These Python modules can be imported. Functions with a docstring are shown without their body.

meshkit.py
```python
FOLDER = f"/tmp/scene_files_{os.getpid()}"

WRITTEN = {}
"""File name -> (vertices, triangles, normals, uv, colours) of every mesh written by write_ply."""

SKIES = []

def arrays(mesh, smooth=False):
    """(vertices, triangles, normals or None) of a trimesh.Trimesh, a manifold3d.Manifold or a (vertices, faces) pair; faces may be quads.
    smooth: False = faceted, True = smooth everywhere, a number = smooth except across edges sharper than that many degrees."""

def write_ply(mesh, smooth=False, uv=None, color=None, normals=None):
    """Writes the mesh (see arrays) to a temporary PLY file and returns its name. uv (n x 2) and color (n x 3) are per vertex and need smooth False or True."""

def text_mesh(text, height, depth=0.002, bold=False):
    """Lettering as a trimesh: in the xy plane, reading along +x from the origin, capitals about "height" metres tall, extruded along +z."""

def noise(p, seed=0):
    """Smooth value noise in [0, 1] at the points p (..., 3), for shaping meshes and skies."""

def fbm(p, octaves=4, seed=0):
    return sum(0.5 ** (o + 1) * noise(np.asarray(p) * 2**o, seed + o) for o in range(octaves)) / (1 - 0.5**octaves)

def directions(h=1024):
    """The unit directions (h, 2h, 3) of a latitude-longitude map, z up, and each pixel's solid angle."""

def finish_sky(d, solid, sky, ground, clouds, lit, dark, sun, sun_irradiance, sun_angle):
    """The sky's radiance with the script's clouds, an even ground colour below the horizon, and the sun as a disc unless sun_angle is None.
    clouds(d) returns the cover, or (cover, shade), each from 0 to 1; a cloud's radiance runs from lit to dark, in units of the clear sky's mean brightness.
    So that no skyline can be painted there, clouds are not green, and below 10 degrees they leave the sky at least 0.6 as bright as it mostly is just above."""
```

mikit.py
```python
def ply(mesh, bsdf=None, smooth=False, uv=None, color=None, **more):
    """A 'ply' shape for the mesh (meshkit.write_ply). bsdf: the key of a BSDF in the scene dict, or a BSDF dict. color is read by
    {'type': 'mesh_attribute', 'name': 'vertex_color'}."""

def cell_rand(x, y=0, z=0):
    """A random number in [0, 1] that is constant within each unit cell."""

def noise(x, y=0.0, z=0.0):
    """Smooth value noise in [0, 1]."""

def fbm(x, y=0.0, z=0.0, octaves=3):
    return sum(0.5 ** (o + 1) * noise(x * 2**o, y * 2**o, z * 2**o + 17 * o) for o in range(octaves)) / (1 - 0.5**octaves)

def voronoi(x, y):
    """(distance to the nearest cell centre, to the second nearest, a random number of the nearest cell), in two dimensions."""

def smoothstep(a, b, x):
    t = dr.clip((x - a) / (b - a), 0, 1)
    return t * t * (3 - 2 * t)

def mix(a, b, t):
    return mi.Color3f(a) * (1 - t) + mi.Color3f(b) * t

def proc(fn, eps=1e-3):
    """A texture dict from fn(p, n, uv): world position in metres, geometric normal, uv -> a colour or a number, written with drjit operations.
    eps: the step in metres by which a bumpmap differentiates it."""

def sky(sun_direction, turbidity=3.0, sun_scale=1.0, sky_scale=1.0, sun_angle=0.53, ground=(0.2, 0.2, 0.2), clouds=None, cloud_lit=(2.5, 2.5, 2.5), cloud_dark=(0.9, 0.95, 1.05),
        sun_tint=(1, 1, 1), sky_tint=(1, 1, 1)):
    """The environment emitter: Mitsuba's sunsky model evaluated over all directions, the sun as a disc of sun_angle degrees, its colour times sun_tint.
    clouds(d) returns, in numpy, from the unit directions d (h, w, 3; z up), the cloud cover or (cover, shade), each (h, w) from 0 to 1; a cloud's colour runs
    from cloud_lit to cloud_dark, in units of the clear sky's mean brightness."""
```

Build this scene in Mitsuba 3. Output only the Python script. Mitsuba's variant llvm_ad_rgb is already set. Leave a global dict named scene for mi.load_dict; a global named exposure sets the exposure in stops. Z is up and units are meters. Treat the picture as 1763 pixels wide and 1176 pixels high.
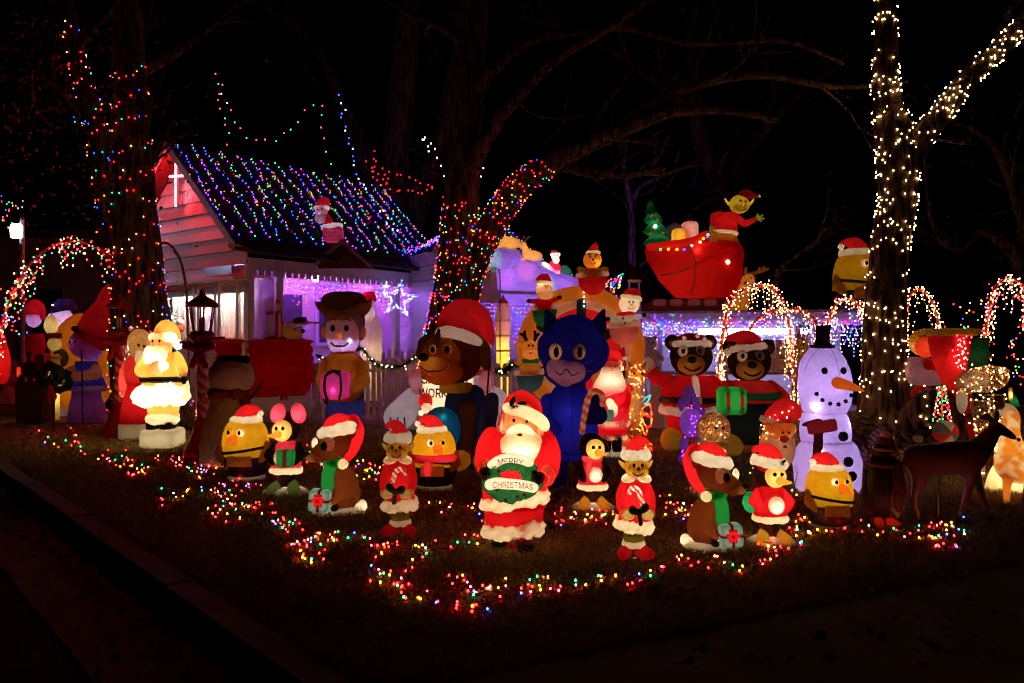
import math, random
import numpy as np, trimesh, manifold3d
import mitsuba as mi, mikit, meshkit
from scipy.interpolate import PchipInterpolator
from shapely.geometry import Polygon
T = mi.ScalarTransform4f
rng = np.random.default_rng(7)
scene, labels = {}, {}
# ------------------------------------------------------------------ camera, sky, exposure
F, CX, HY, CAMH = 1307.0, 881.5, 588.0, 1.5          # lens in pixels of the 1763-wide photograph, eye height
scene['camera'] = {'type': 'thinlens', 'fov': 2 * math.degrees(math.atan(CX / F)), 'fov_axis': 'x', 'aperture_radius': 0.0035,
                   'focus_distance': 6.2, 'to_world': T().look_at([0, 0, CAMH], [0, 10, CAMH], [0, 0, 1]), 'near_clip': 0.05, 'far_clip': 600.0}
scene['sky'] = {**mikit.sky((0.3, -0.3, 0.25), sun_scale=0.0, sky_scale=0.0005, sky_tint=(1.0, 0.72, 0.55)), 'sampling_weight': 2.0}
exposure = 0.0
# ------------------------------------------------------------------ materials (base colours are vertex colours)
VC = {'type': 'mesh_attribute', 'name': 'vertex_color'}
scene['shell'] = {'type': 'principledthin', 'base_color': VC, 'diff_trans': 1.0, 'roughness': 0.35, 'spec_trans': 0.0, 'eta': 1.4}
scene['fabric'] = {'type': 'principledthin', 'base_color': VC, 'diff_trans': 0.8, 'roughness': 0.6, 'spec_trans': 0.0, 'eta': 1.3}
scene['paint'] = {'type': 'twosided', 'b': {'type': 'principled', 'base_color': VC, 'roughness': 0.45, 'specular': 0.4}}
scene['matte'] = {'type': 'twosided', 'b': {'type': 'diffuse', 'reflectance': VC}}
scene['metal'] = {'type': 'twosided', 'b': {'type': 'principled', 'base_color': VC, 'roughness': 0.35, 'metallic': 0.8}}
scene['core'] = {'type': 'twosided', 'b': {'type': 'diffuse', 'reflectance': {'type': 'rgb', 'value': [.04, .04, .04]}}}
scene['pane'] = {'type': 'thindielectric'}
def lawn_fn(p, n, uv):
    a = mikit.fbm(p.x * 3, p.y * 3, 0, 4); b = mikit.fbm(p.x * 40, p.y * 40, 1, 2)
    return mikit.mix((.30, .20, .09), (.14, .10, .045), a) * (0.5 + b)
def road_fn(p, n, uv):
    a = mikit.fbm(p.x * 1.2, p.y * 1.2, 0, 4); b = mikit.noise(p.x * 150, p.y * 150)
    return mikit.mix((.09, .075, .065), (.05, .042, .038), a) * (0.7 + .6 * b)
def conc_fn(p, n, uv):
    a = mikit.fbm(p.x * 2, p.y * 2, 3, 4); b = mikit.noise(p.x * 120, p.y * 120)
    return mikit.mix((.25, .22, .19), (.14, .12, .10), a) * (0.75 + .5 * b)
def bark_fn(p, n, uv):
    a = mikit.fbm(p.x * 22, p.y * 22, p.z * 3, 3)
    return mikit.mix((.022, .016, .012), (.15, .11, .08), mikit.smoothstep(.3, .7, a))
def bark_h(p, n, uv):
    return mikit.fbm(p.x * 22, p.y * 22, p.z * 3, 3) * .03
for k_, fn in (('lawn_mat', lawn_fn), ('road_mat', road_fn), ('concrete_mat', conc_fn)):
    scene[k_] = {'type': 'twosided', 'b': {'type': 'diffuse', 'reflectance': mikit.proc(fn)}}
scene['bark'] = {'type': 'twosided', 'b': {'type': 'bumpmap', 'arbitrary': mikit.proc(bark_h), 'scale': 1.0,
                 'bsdf': {'type': 'diffuse', 'reflectance': mikit.proc(bark_fn)}}}
RED, WHITE, YEL, GOLD = (.72, .015, .025), (.86, .83, .76), (.86, .58, .02), (.62, .42, .03)
GREEN, BLACK, BROWN, ORANGE = (.015, .26, .05), (.012, .011, .012), (.22, .065, .02), (.75, .24, .02)
PINK, BLUE, SKIN, LILAC = (.85, .10, .22), (.02, .035, .42), (.86, .62, .38), (.66, .56, .86)
WARM, COOL, NEUT = (1., .80, .50), (.62, .55, 1.), (1., .93, .82)
# ------------------------------------------------------------------ bookkeeping
def fresh(name):
    if name not in labels and name not in scene: return name
    i = 1
    while f'{name}_{i:03d}' in labels or f'{name}_{i:03d}' in scene: i += 1
    return f'{name}_{i:03d}'
def tag(key, label=None, cat=None, group=None, kind=None):
    d = labels.setdefault(key, {})
    for a, b in (('label', label), ('category', cat), ('group', group), ('kind', kind)):
        if b: d[a] = b
def ground(u, v, z=0.0):
    d = (CAMH - z) * F / (v - HY)
    return np.array([(u - CX) * d / F, d, z])
def at(u, v, d):
    return np.array([(u - CX) * d / F, d, CAMH - (v - HY) * d / F])
def colours(v, col, mott=.10, scale=9.):
    c = np.asarray(col(v) if callable(col) else np.tile(np.asarray(col, float), (len(v), 1)), float)
    if mott: c = c * (1 + mott * 2.6 * (meshkit.fbm(v * scale, 3)[:, None] - .5) + mott * 1.6 * (meshkit.fbm(v * scale * 5, 2, 4)[:, None] - .5))
    return np.clip(c, 0.004, .95)
def put(key, mesh, col, mat='paint', smooth=True, mott=.10, **more):
    v = np.asarray(mesh.vertices); f = np.asarray(mesh.faces)
    if smooth is not True:                      # flat faces: split vertices so that colours stay per vertex
        v = v[f].reshape(-1, 3); f = np.arange(len(v)).reshape(-1, 3)
        mesh = trimesh.Trimesh(v, f, process=False)
    scene[key] = mikit.ply(mesh, mat, smooth is True, color=colours(v, col, mott), **more)
    return key
def put_plain(key, mesh, mat, smooth=False):
    scene[key] = mikit.ply(mesh, mat, smooth); return key
def cat_m(ms): return trimesh.util.concatenate(ms)
# ------------------------------------------------------------------ shapes
_ICO = {k: trimesh.creation.icosphere(k, 1.0) for k in (0, 1, 2, 3)}
def ball(c, r, sub=3):
    m = _ICO[sub].copy(); m.vertices = m.vertices * np.broadcast_to(np.asarray(r, float), 3) + np.asarray(c, float); return m
def rot_y(m, deg, c):
    a = math.radians(deg); R = np.array([[math.cos(a), 0, math.sin(a)], [0, 1, 0], [-math.sin(a), 0, math.cos(a)]])
    m.vertices = (m.vertices - c) @ R.T + c; return m
def grid_tube(rings):
    """closed tube through rings (n, k, 3), its ends capped by fans"""
    n, k, _ = rings.shape
    v = np.vstack([rings.reshape(-1, 3), rings[0].mean(0), rings[-1].mean(0)])
    i = np.arange(k); j = (i + 1) % k; f = []
    for a in range(n - 1):
        b, c = a * k, (a + 1) * k
        f += [np.stack([b + i, b + j, c + j], 1), np.stack([b + i, c + j, c + i], 1)]
    f += [np.stack([j, i, np.full(k, n * k)], 1), np.stack([(n - 1) * k + i, (n - 1) * k + j, np.full(k, n * k + 1)], 1)]
    m = trimesh.Trimesh(v, np.vstack(f), process=False)
    if m.volume < 0: m.invert()
    return m
def tube3(pts, rad, seg=12, n=None, smooth=True, flat=1.0):
    """tube through 3-D points with radii"""
    p = np.asarray(pts, float); r = np.broadcast_to(np.asarray(rad, float), len(p)).copy()
    if smooth and len(p) > 2:
        t = np.r_[0, np.cumsum(np.linalg.norm(np.diff(p, axis=0), axis=1) + 1e-9)]
        n = n or max(8, 5 * len(p)); s = np.linspace(0, t[-1], n)
        p, r = np.stack([PchipInterpolator(t, p[:, q])(s) for q in range(3)], 1), PchipInterpolator(t, r)(s)
    # round ends
    for e in (0, -1):
        d = p[e] - p[1 if e == 0 else -2]; d = d / (np.linalg.norm(d) + 1e-9); ex = [(d * r[e] * .6, .8), (d * r[e] * .95, .3)]
        for off, sc in ex:
            q, rr = p[e] if off is ex[0][0] else base, r[e] if off is ex[0][0] else baser
            if off is ex[0][0]: base, baser = q, rr
            if e == 0: p, r = np.vstack([base + off, p]), np.r_[baser * sc, r]
            else: p, r = np.vstack([p, base + off]), np.r_[r, baser * sc]
    tg = np.gradient(p, axis=0); tg /= np.linalg.norm(tg, axis=1, keepdims=True) + 1e-12
    up = np.array([0, 1., 0]) if abs(tg[0][1]) < .8 else np.array([1., 0, 0]); rings = []
    a = np.arange(seg) * 2 * np.pi / seg
    for q in range(len(p)):
        x = np.cross(up, tg[q]); x /= np.linalg.norm(x) + 1e-12; y = np.cross(tg[q], x); up = y
        rings.append(p[q] + r[q] * (np.cos(a)[:, None] * x + flat * np.sin(a)[:, None] * y))
    return grid_tube(np.array(rings))
def wire3(pts, r, seg=5):
    return tube3(pts, r, seg, n=len(pts), smooth=False)
def lathe3(prof, dr=.85, seg=32, n=None, sharp=False, y=0.):
    """silhouette lathe: prof = (x, z, half width[, depth y]) from one end to the other; elliptical rings"""
    p = np.array([q if len(q) == 4 else (*q, y) for q in prof], float)
    if not sharp and len(p) > 2:
        t = np.r_[0, np.cumsum(np.hypot(np.diff(p[:, 1]), np.diff(p[:, 2])) + 1e-6)]
        n = n or 6 * len(p); s = np.linspace(0, t[-1], n)
        p = np.stack([PchipInterpolator(t, p[:, q])(s) for q in range(4)], 1)
    a = np.arange(seg) * 2 * np.pi / seg
    rings = np.array([np.stack([x + h * np.cos(a), yy + dr * h * np.sin(a), np.full(seg, z)], 1) for x, z, h, yy in p])
    return grid_tube(rings)
def ring3(c, rx, ry, r, tilt=0, seg=64, k=14, fluff=0.):
    a = np.linspace(0, 2 * np.pi, seg, endpoint=False); b = np.arange(k) * 2 * np.pi / k
    A, B = np.meshgrid(a, b, indexing='ij')
    rr = r * (1 + (fluff * (meshkit.noise(np.stack([np.cos(A) * 4, np.sin(A) * 4, B], -1)) - .5) + fluff * .5 * (meshkit.noise(np.stack([np.cos(A) * 11, np.sin(A) * 11, B * 2.2], -1)) - .5) if fluff else 0))
    v = np.stack([np.cos(A) * (rx + rr * np.cos(B)), np.sin(A) * (ry + rr * np.cos(B)), rr * np.sin(B) * 1.15], -1).reshape(-1, 3)
    i, j = np.meshgrid(np.arange(seg), np.arange(k), indexing='ij'); i2, j2 = (i + 1) % seg, (j + 1) % k
    q = lambda x, y: (x * k + y).ravel()
    f = np.vstack([np.stack([q(i, j), q(i2, j), q(i2, j2)], 1), np.stack([q(i, j), q(i2, j2), q(i, j2)], 1)])
    m = trimesh.Trimesh(v, f, process=False)
    if m.volume < 0: m.invert()
    rot_y(m, -tilt, np.zeros(3)); m.vertices = m.vertices + np.asarray(c, float); return m
def sbox3(c, r, power=5, sub=3):
    """rounded box (superellipsoid)"""
    m = _ICO[sub].copy(); v = m.vertices; m.vertices = v / (np.abs(v) ** power).sum(1, keepdims=True) ** (1 / power) * np.asarray(r, float) + np.asarray(c, float); return m
def box3(lo, hi):
    lo, hi = np.asarray(lo, float), np.asarray(hi, float)
    return trimesh.creation.box(extents=hi - lo, transform=trimesh.transformations.translation_matrix((lo + hi) / 2))
def slab3(pts, y, t):
    """polygon (x, z) extruded along y from y-t/2 to y+t/2"""
    m = trimesh.creation.extrude_polygon(Polygon(pts).buffer(0), t, engine='earcut')
    v = m.vertices; m.vertices = np.stack([v[:, 0], y - t / 2 + v[:, 2], v[:, 1]], 1); m.invert(); 
    if m.volume < 0: m.invert()
    return m
def blob3(bones, edge=None, it=12):
    """one continuous surface from bones ((p, r), (q, s)[, ...]): union of hulls of spheres, refined and smoothed"""
    parts = []
    for bone in bones:
        pts = np.vstack([_ICO[1].vertices * np.broadcast_to(np.asarray(r, float), 3) + np.asarray(p, float) for p, r in bone])
        parts.append(manifold3d.Manifold.hull_points(pts.astype(np.float32)))
    m = manifold3d.Manifold.batch_boolean(parts, manifold3d.OpType.Add)
    ext = np.array(m.bounding_box()); size = (ext[3:] - ext[:3]).max()
    m = m.refine_to_length(edge or size / 38).to_mesh()
    t = trimesh.Trimesh(m.vert_properties[:, :3], m.tri_verts, process=True)
    trimesh.smoothing.filter_taubin(t, .5, -.52, it); return t
# ------------------------------------------------------------------ figures: authored in pixels of the photograph (ab=True) or in hundredths of their height
FIGS = []
class Fig:
    def __init__(s, name, label, cat, u, v, h=None, d=None, z=0., flip=1, group=None, rot=0., lamp=WARM, ab=False, mat='shell', sx=1., lean=0.):
        s.sx, s.lean = sx, math.radians(lean)
        s.key = fresh(name); tag(s.key, label, cat, group); s.u, s.v, s.flip, s.ab, s.lamp, s.mat = u, v, flip, ab, lamp, mat
        s.d = d or (CAMH - z) * F / (v - HY); px = s.d / F; s.k = px if ab else h * px / 100.
        s.o = at(u, v, s.d); s.rot = math.radians(rot); s.cores = {}; FIGS.append(s)
    def c(s, a, b, y=0.): return (a - s.u, y, s.v - b) if s.ab else (a * s.flip, y, b)
    def W(s, m):
        v = np.asarray(m.vertices) * s.k * [s.sx, 1, 1]; v = np.stack([v[:, 0] + v[:, 2] * math.tan(s.lean), v[:, 1], v[:, 2]], 1); ca, sa = math.cos(s.rot), math.sin(s.rot)
        m = m.copy(); m.vertices = np.stack([v[:, 0] * ca - v[:, 1] * sa, v[:, 0] * sa + v[:, 1] * ca, v[:, 2]], 1) + s.o; return m
    def add(s, name, m, col, mat=None, L=None, under=None, label=None, smooth=True, fill=.6, squash=None, lamp=None, mott=.10, kind=None):
        key = fresh((under or s.key) + '__' + name)
        if smooth is True and len(m.vertices) > 300 and (mat or s.mat) in ('shell', 'fabric'):      # hand-moulded and sagging surfaces are never perfectly even
            m = m.copy(); e = np.ptp(m.vertices, axis=0).max(); amp = .020 if (mat or s.mat) == 'fabric' else .010
            m.vertices = m.vertices + m.vertex_normals * ((meshkit.fbm(m.vertices * (6. / e) + 3.1, 4, len(name)) - .5) * 2 * amp * e)[:, None]
        if callable(col):
            raw = np.asarray(m.vertices); w = s.W(m); fn = col
            vv, ff = raw, np.asarray(m.faces)
            if smooth is not True: raw2 = vv[ff].reshape(-1, 3)
            else: raw2 = vv
            cc = np.asarray(fn(raw2), float); put(key, w, lambda q: cc, mat or s.mat, smooth, mott)
        else: put(key, s.W(m), col, mat or s.mat, smooth, mott)
        if label or kind: tag(key, label, kind=kind)
        if L:
            q = m.copy(); q.merge_vertices(); a0 = q.area; v, nn = q.vertices, q.vertex_normals
            d = v[:, None] - v[None, np.linspace(0, len(v) - 1, min(len(v), 260)).astype(int)]                  # inscribed ball at every vertex
            h = np.einsum('ijk,ik->ij', d, nn); e = (d ** 2).sum(2); rho = np.where(h > 1e-3 * np.sqrt(e) + 1e-9, e / (2 * np.maximum(h, 1e-9)), 1e9).min(1)
            q.vertices = v - nn * (np.minimum(rho, np.median(rho) * 1.6) * fill)[:, None]
            if squash:                                                          # a bulb in the hollow middle, not a lining
                c = q.vertices.mean(0); q.vertices = c + (q.vertices - c) * squash + (v.max(0) - v.min(0)) * [0, .03, -.05]
            L = 1.1 * L * min(13., max(1., a0 / q.area)) ** .9; L = 1.2 ** round(math.log(L) / math.log(1.2))     # a smaller lamp burns brighter
            s.cores.setdefault((round(L, 3), tuple(lamp or s.lamp)), []).append(s.W(q))
        return key
    def led(s, a, b, y, r, L, col):
        s.cores.setdefault((round(L, 3), tuple(col)), []).append(s.W(ball(s.c(a, b, y), r, 2)))
    # shapes
    def ell(s, name, a, b, ra, rb, col, y=0., ry=None, tilt=0, sub=3, **q):
        c = s.c(a, b, y); m = ball(c, (ra, ry if ry is not None else min(ra, rb), rb), sub)
        if tilt: rot_y(m, -tilt * s.flip, np.array(c))
        return s.add(name, m, col, **{'squash': (.66, .66, .58), **q})
    def tube(s, name, pts, col, seg=14, flat=1., **q):
        P = [s.c(p[0], p[1], p[2]) for p in pts]; return s.add(name, tube3(P, [p[3] for p in pts], seg, flat=flat), col, **q)
    def lathe(s, name, prof, col, dr=.85, sharp=False, y=0., seg=32, **q):
        P = []
        for p in prof:
            c = s.c(p[0], p[1]); P.append((c[0], c[2], p[2], p[3] if len(p) > 3 else y))
        return s.add(name, lathe3(P, dr, seg, sharp=sharp), col, **{'squash': (.72, .72, .5), **q})
    def ring(s, name, a, b, rx, r, col, ry=None, y=0., tilt=0, fluff=.5, **q):
        return s.add(name, ring3(s.c(a, b, y), rx, ry if ry is not None else rx * .85, r, tilt * s.flip, fluff=fluff), col, **q)
    def sbox(s, name, a, b, ra, rb, col, y=0., ry=None, power=5, tilt=0, **q):
        c = s.c(a, b, y); m = sbox3(c, (ra, ry if ry is not None else ra, rb), power)
        if tilt: rot_y(m, -tilt * s.flip, np.array(c))
        return s.add(name, m, col, **q)
    def slab(s, name, pts, col, y=0., t=2., **q):
        return s.add(name, slab3([(s.c(*p)[0], s.c(*p)[2]) for p in pts], y, t), col, smooth=False, **q)
    def blob(s, name, bones, col, it=12, edge=None, **q):
        return s.add(name, blob3([[(s.c(p[0], p[1], p[2]), p[3]) for p in b] for b in bones], edge, it), col, **q)
    def dots(s, pts, r, col=BLACK, name='eye', ry=None, mat='paint', **q):
        for a, b, y in pts: s.ell(name, a, b, r, r * 1.15, col, y=y, ry=ry or r * .7, sub=2, mat=mat, mott=0, **q)
    def text(s, name, txt, a, b, hgt, col, y, tilt=0, arc=0., under=None, squeeze=1., mat='paint', bold=True):
        m = meshkit.text_mesh(txt, hgt, depth=max(.5, hgt * .06), bold=bold); v = np.array(m.vertices); v[:, 0] = (v[:, 0] - (v[:, 0].max() + v[:, 0].min()) / 2) * squeeze
        X, Z, D = v[:, 0], v[:, 1], v[:, 2]
        if arc: Z = Z - (X ** 2) * arc
        if tilt:
            t = math.radians(tilt); X, Z = X * math.cos(t) - Z * math.sin(t), X * math.sin(t) + Z * math.cos(t)
        c = s.c(a, b, y); m.vertices = np.stack([c[0] + X, c[1] - D, c[2] + Z], 1)
        if m.volume < 0: m.invert()
        return s.add(name, m, col, mat=mat, smooth=False, mott=0, under=under)
def flush_lamps():
    for s in FIGS:
        for (L, col), ms in s.cores.items():
            scene[fresh(s.key + '__lamp')] = mikit.ply(cat_m(ms), 'core', True, emitter={'type': 'area', 'sampling_weight': .12, 'radiance': {'type': 'rgb', 'value': [L * q for q in col]}}); tag(list(scene)[-1], kind='stuff' if len(ms) > 1 else None)
def santa_hat(f, a, b, r, h=None, side=1, L=None, trim=None, col=RED, tcol=WHITE, drop=.3, mat=None, tilt=0, y=0., tr=None, dr=.85):
    """knitted hat: bent cone, fur trim, pompom. (a, b) is the middle of the brim"""
    h = h or r * 1.1; up = -1 if f.ab else 1; sg = side
    st = [(0, 0, 1.), (.02, .35, .93), (.08, .65, .75), (.25, .88, .5), (.55, .95, .32), (.85, .82, .2)]
    pts = [(a + sg * x * r * 1.25, b + up * z * h, y, w * r) for x, z, w in st]
    P = [f.c(p[0], p[1], p[2]) for p in pts]; m = tube3(P, [p[3] for p in pts], 20, n=26, flat=dr)
    f.add('hat', m, col, mat=mat, L=L)
    f.ring('hat_trim', a, b, r * .98, tr or r * .2, tcol, y=y, tilt=tilt, mat=mat, L=L, ry=r * dr)
    e = pts[-1]
    if drop is not None: f.ell('pompom', e[0] + sg * r * .12, e[1] - up * drop * r * .4, r * .24, r * .24, tcol, y=y - r * .1, mat=mat, L=L, sub=2)
# ------------------------------------------------------------------ strings of lights
BULB = {'red': (20, .12, .10), 'green': (.06, 6., 1.1), 'blue': (.2, .6, 14), 'amber': (16, 3.2, .12), 'pink': (18, .5, .8), 'warm': (11, 6., 2.2),
        'cool': (4.5, 5.2, 9), 'teal': (.2, 4.6, 3.2), 'violet': (3.2, .35, 11), 'dimred': (4, .06, .05)}
MULTI = [('red', 4), ('pink', 3), ('green', 2), ('blue', 2), ('amber', 3), ('warm', 1), ('teal', 1)]
LAWN = [('red', 8), ('pink', 2), ('amber', 4), ('green', 2), ('blue', 1), ('warm', .6)]
def bulbs_mesh(p, r):
    m = _ICO[0]; n = len(p); s = np.array([1, 1, 1.25]) * r
    R = rng.normal(size=(n, 3)); 
    v = (m.vertices[None] * s + p[:, None]).reshape(-1, 3); f = (m.faces[None] + (np.arange(n) * len(m.vertices))[:, None, None]).reshape(-1, 3)
    return trimesh.Trimesh(v, f, process=False)
def emit_bulbs(key, pts, pal, r, gain=1., weight=.12):
    pts = np.asarray(pts, float); names = [a for a, _ in pal]; w = np.array([b for _, b in pal], float)
    pick = rng.choice(len(names), len(pts), p=w / w.sum())
    for i, nm in enumerate(names):
        sel = pts[pick == i]
        if not len(sel): continue
        rr = r if np.isscalar(r) else np.asarray(r)[pick == i].mean()
        k = fresh(key + '__bulb'); scene[k] = mikit.ply(bulbs_mesh(sel, rr), 'core', False, emitter={'type': 'area', 'sampling_weight': weight, 'radiance': {'type': 'rgb', 'value': [gain * c for c in BULB[nm]]}})
        tag(k, nm.replace('dimred', 'red').replace('warm', 'warm white').replace('cool', 'cool white') + ' bulbs', kind='stuff')
def light_string(name, label, path, pal=MULTI, r=.008, wire=(.01, .03, .015), group=None, gain=1., wr=.0025, cat='light string', extra=None, wires=None, weight=.12):
    key = fresh(name); tag(key, label, cat, group)
    ws = wires if wires is not None else [np.asarray(path)]
    put(key + '__wire', cat_m([wire3(w, wr, 4) for w in ws if len(w) > 1]), wire, 'matte', mott=0)
    tag(key + '__wire', kind='stuff'); emit_bulbs(key, path if extra is None else extra, pal, r, gain, weight); return key
def resample(p, step):
    p = np.asarray(p, float); t = np.r_[0, np.cumsum(np.linalg.norm(np.diff(p, axis=0), axis=1))]; s = np.arange(0, t[-1], step)
    return np.stack([np.interp(s, t, p[:, q]) for q in range(p.shape[1])], 1)
# ------------------------------------------------------------------ THE SETTING
def flat_poly(pts, z, thick, key, mat):
    m = trimesh.creation.extrude_polygon(Polygon(pts), thick, engine='earcut'); m.apply_translation([0, 0, z - thick])
    put_plain(key, m, mat); tag(key, kind='structure')
big = trimesh.Trimesh([[-300, -60, -.13], [300, -60, -.13], [300, 400, -.13], [-300, 400, -.13]], [[0, 1, 2], [0, 2, 3]], process=False)
put_plain('street', big, 'road_mat'); tag('street', kind='structure')
gA, gB, gC, gD = (ground(*q)[:2] for q in ((0, 790), (560, 1150), (1063, 1120), (1763, 975)))
e1 = (gB - gA) / np.linalg.norm(gB - gA); e2 = (gD - gC) / np.linalg.norm(gD - gC)
s_ = np.linalg.solve(np.stack([e1, -e2], 1), gC - gA); corner = gA + e1 * s_[0]
n1 = np.array([e1[1], -e1[0]]); n1 = n1 if n1[1] < 0 else -n1                # towards the street
farl, farr = gA - e1 * 60, gC + e2 * 60
flat_poly([corner, farr, (80, 300), (-80, 300), farl], 0, .3, 'lawn', 'lawn_mat')
for i in range(9):
    k0, k1 = corner - e1 * (i * 2.4 + .012 - .3), corner - e1 * (i * 2.4 + 2.388 - .3)
    if i == 8: k1 = farl
    flat_poly([k0, k0 + n1 * .16, k1 + n1 * .16, k1], .015 + .006 * (i % 3), .3, fresh('kerb'), 'concrete_mat')
flat_poly([farl + n1 * .16, corner + n1 * .16 + e1 * 3, corner + n1 * .75 + e1 * 3, farl + n1 * .75], -.115, .1, 'gutter', 'concrete_mat')
perp = np.array([e2[1], -e2[0]]); pe = perp if perp[1] < 0 else -perp
slabs = []
for i in range(6):
    a0, a1 = corner + e2 * (i * 1.5 + .006 - .1), corner + e2 * (i * 1.5 + 1.494 - .1)
    flat_poly([a0, a1, a1 + pe * 1.55, a0 + pe * 1.55], .012 - .004 * (i % 2), .2, fresh('pavement_slab'), 'concrete_mat')
    a0, a1 = a0 + pe * 1.56, a1 + pe * 1.56
    flat_poly([a0, a1, a1 + pe * 1.55, a0 + pe * 1.55], .008 - .004 * ((i + 1) % 2), .2, fresh('pavement_slab'), 'concrete_mat')
# grass: short tangled dormant blades over the visible lawn
def make_grass():
    n = 330000
    u = rng.uniform(-60, 1830, n); d = 3.3 * (13.5 / 3.3) ** (rng.uniform(0, 1, n) ** .8)
    x = (u - CX) * d / F; P = np.stack([x, d, np.zeros(n)], 1); q = P[:, :2]
    keep = (((q - gA) @ -n1) > .02) & (((q - gC) @ -pe) > .02 + .05 * (rng.uniform(0, 1, n) - .5)); P = P[keep]; n = len(P)
    h = rng.uniform(.018, .06, n) * (.6 + .8 * meshkit.noise(P * 2.5)); a = rng.uniform(0, 2 * np.pi, n); lean = rng.uniform(.3, 1.5, n)
    dv = np.stack([np.cos(a), np.sin(a), 0 * a], 1); sd = np.stack([-np.sin(a), np.cos(a), 0 * a], 1) * (rng.uniform(.0012, .0028, n) * (1 + P[:, 1] * .10))[:, None]
    m_ = P + dv * (h * lean * .4)[:, None] + np.array([0, 0, 1]) * (h * .7)[:, None]; t_ = P + dv * (h * lean * 1.1)[:, None] + np.array([0, 0, 1]) * (h * rng.uniform(.5, 1.05, n))[:, None]
    v = np.stack([P - sd, P + sd, m_ - sd * .7, m_ + sd * .7, t_], 1).reshape(-1, 3)
    b = (np.arange(n) * 5)[:, None, None]; f = (np.array([[0, 1, 3], [0, 3, 2], [2, 3, 4]])[None] + b).reshape(-1, 3)
    c0 = np.array([.52, .35, .15]); c1 = np.array([.22, .18, .065]); w = np.clip(meshkit.fbm(P * 1.3, 3) + rng.normal(0, .22, n), 0, 1)[:, None]
    col = np.repeat((c0 * w + c1 * (1 - w)) * rng.uniform(.6, 1.3, (n, 1)), 5, 0)
    scene['grass'] = mikit.ply(trimesh.Trimesh(v, f, process=False), 'matte', False, color=np.clip(col, .004, .9)); tag('grass', 'short dry brown lawn grass with some green', 'grass', kind='stuff')
make_grass()
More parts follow.
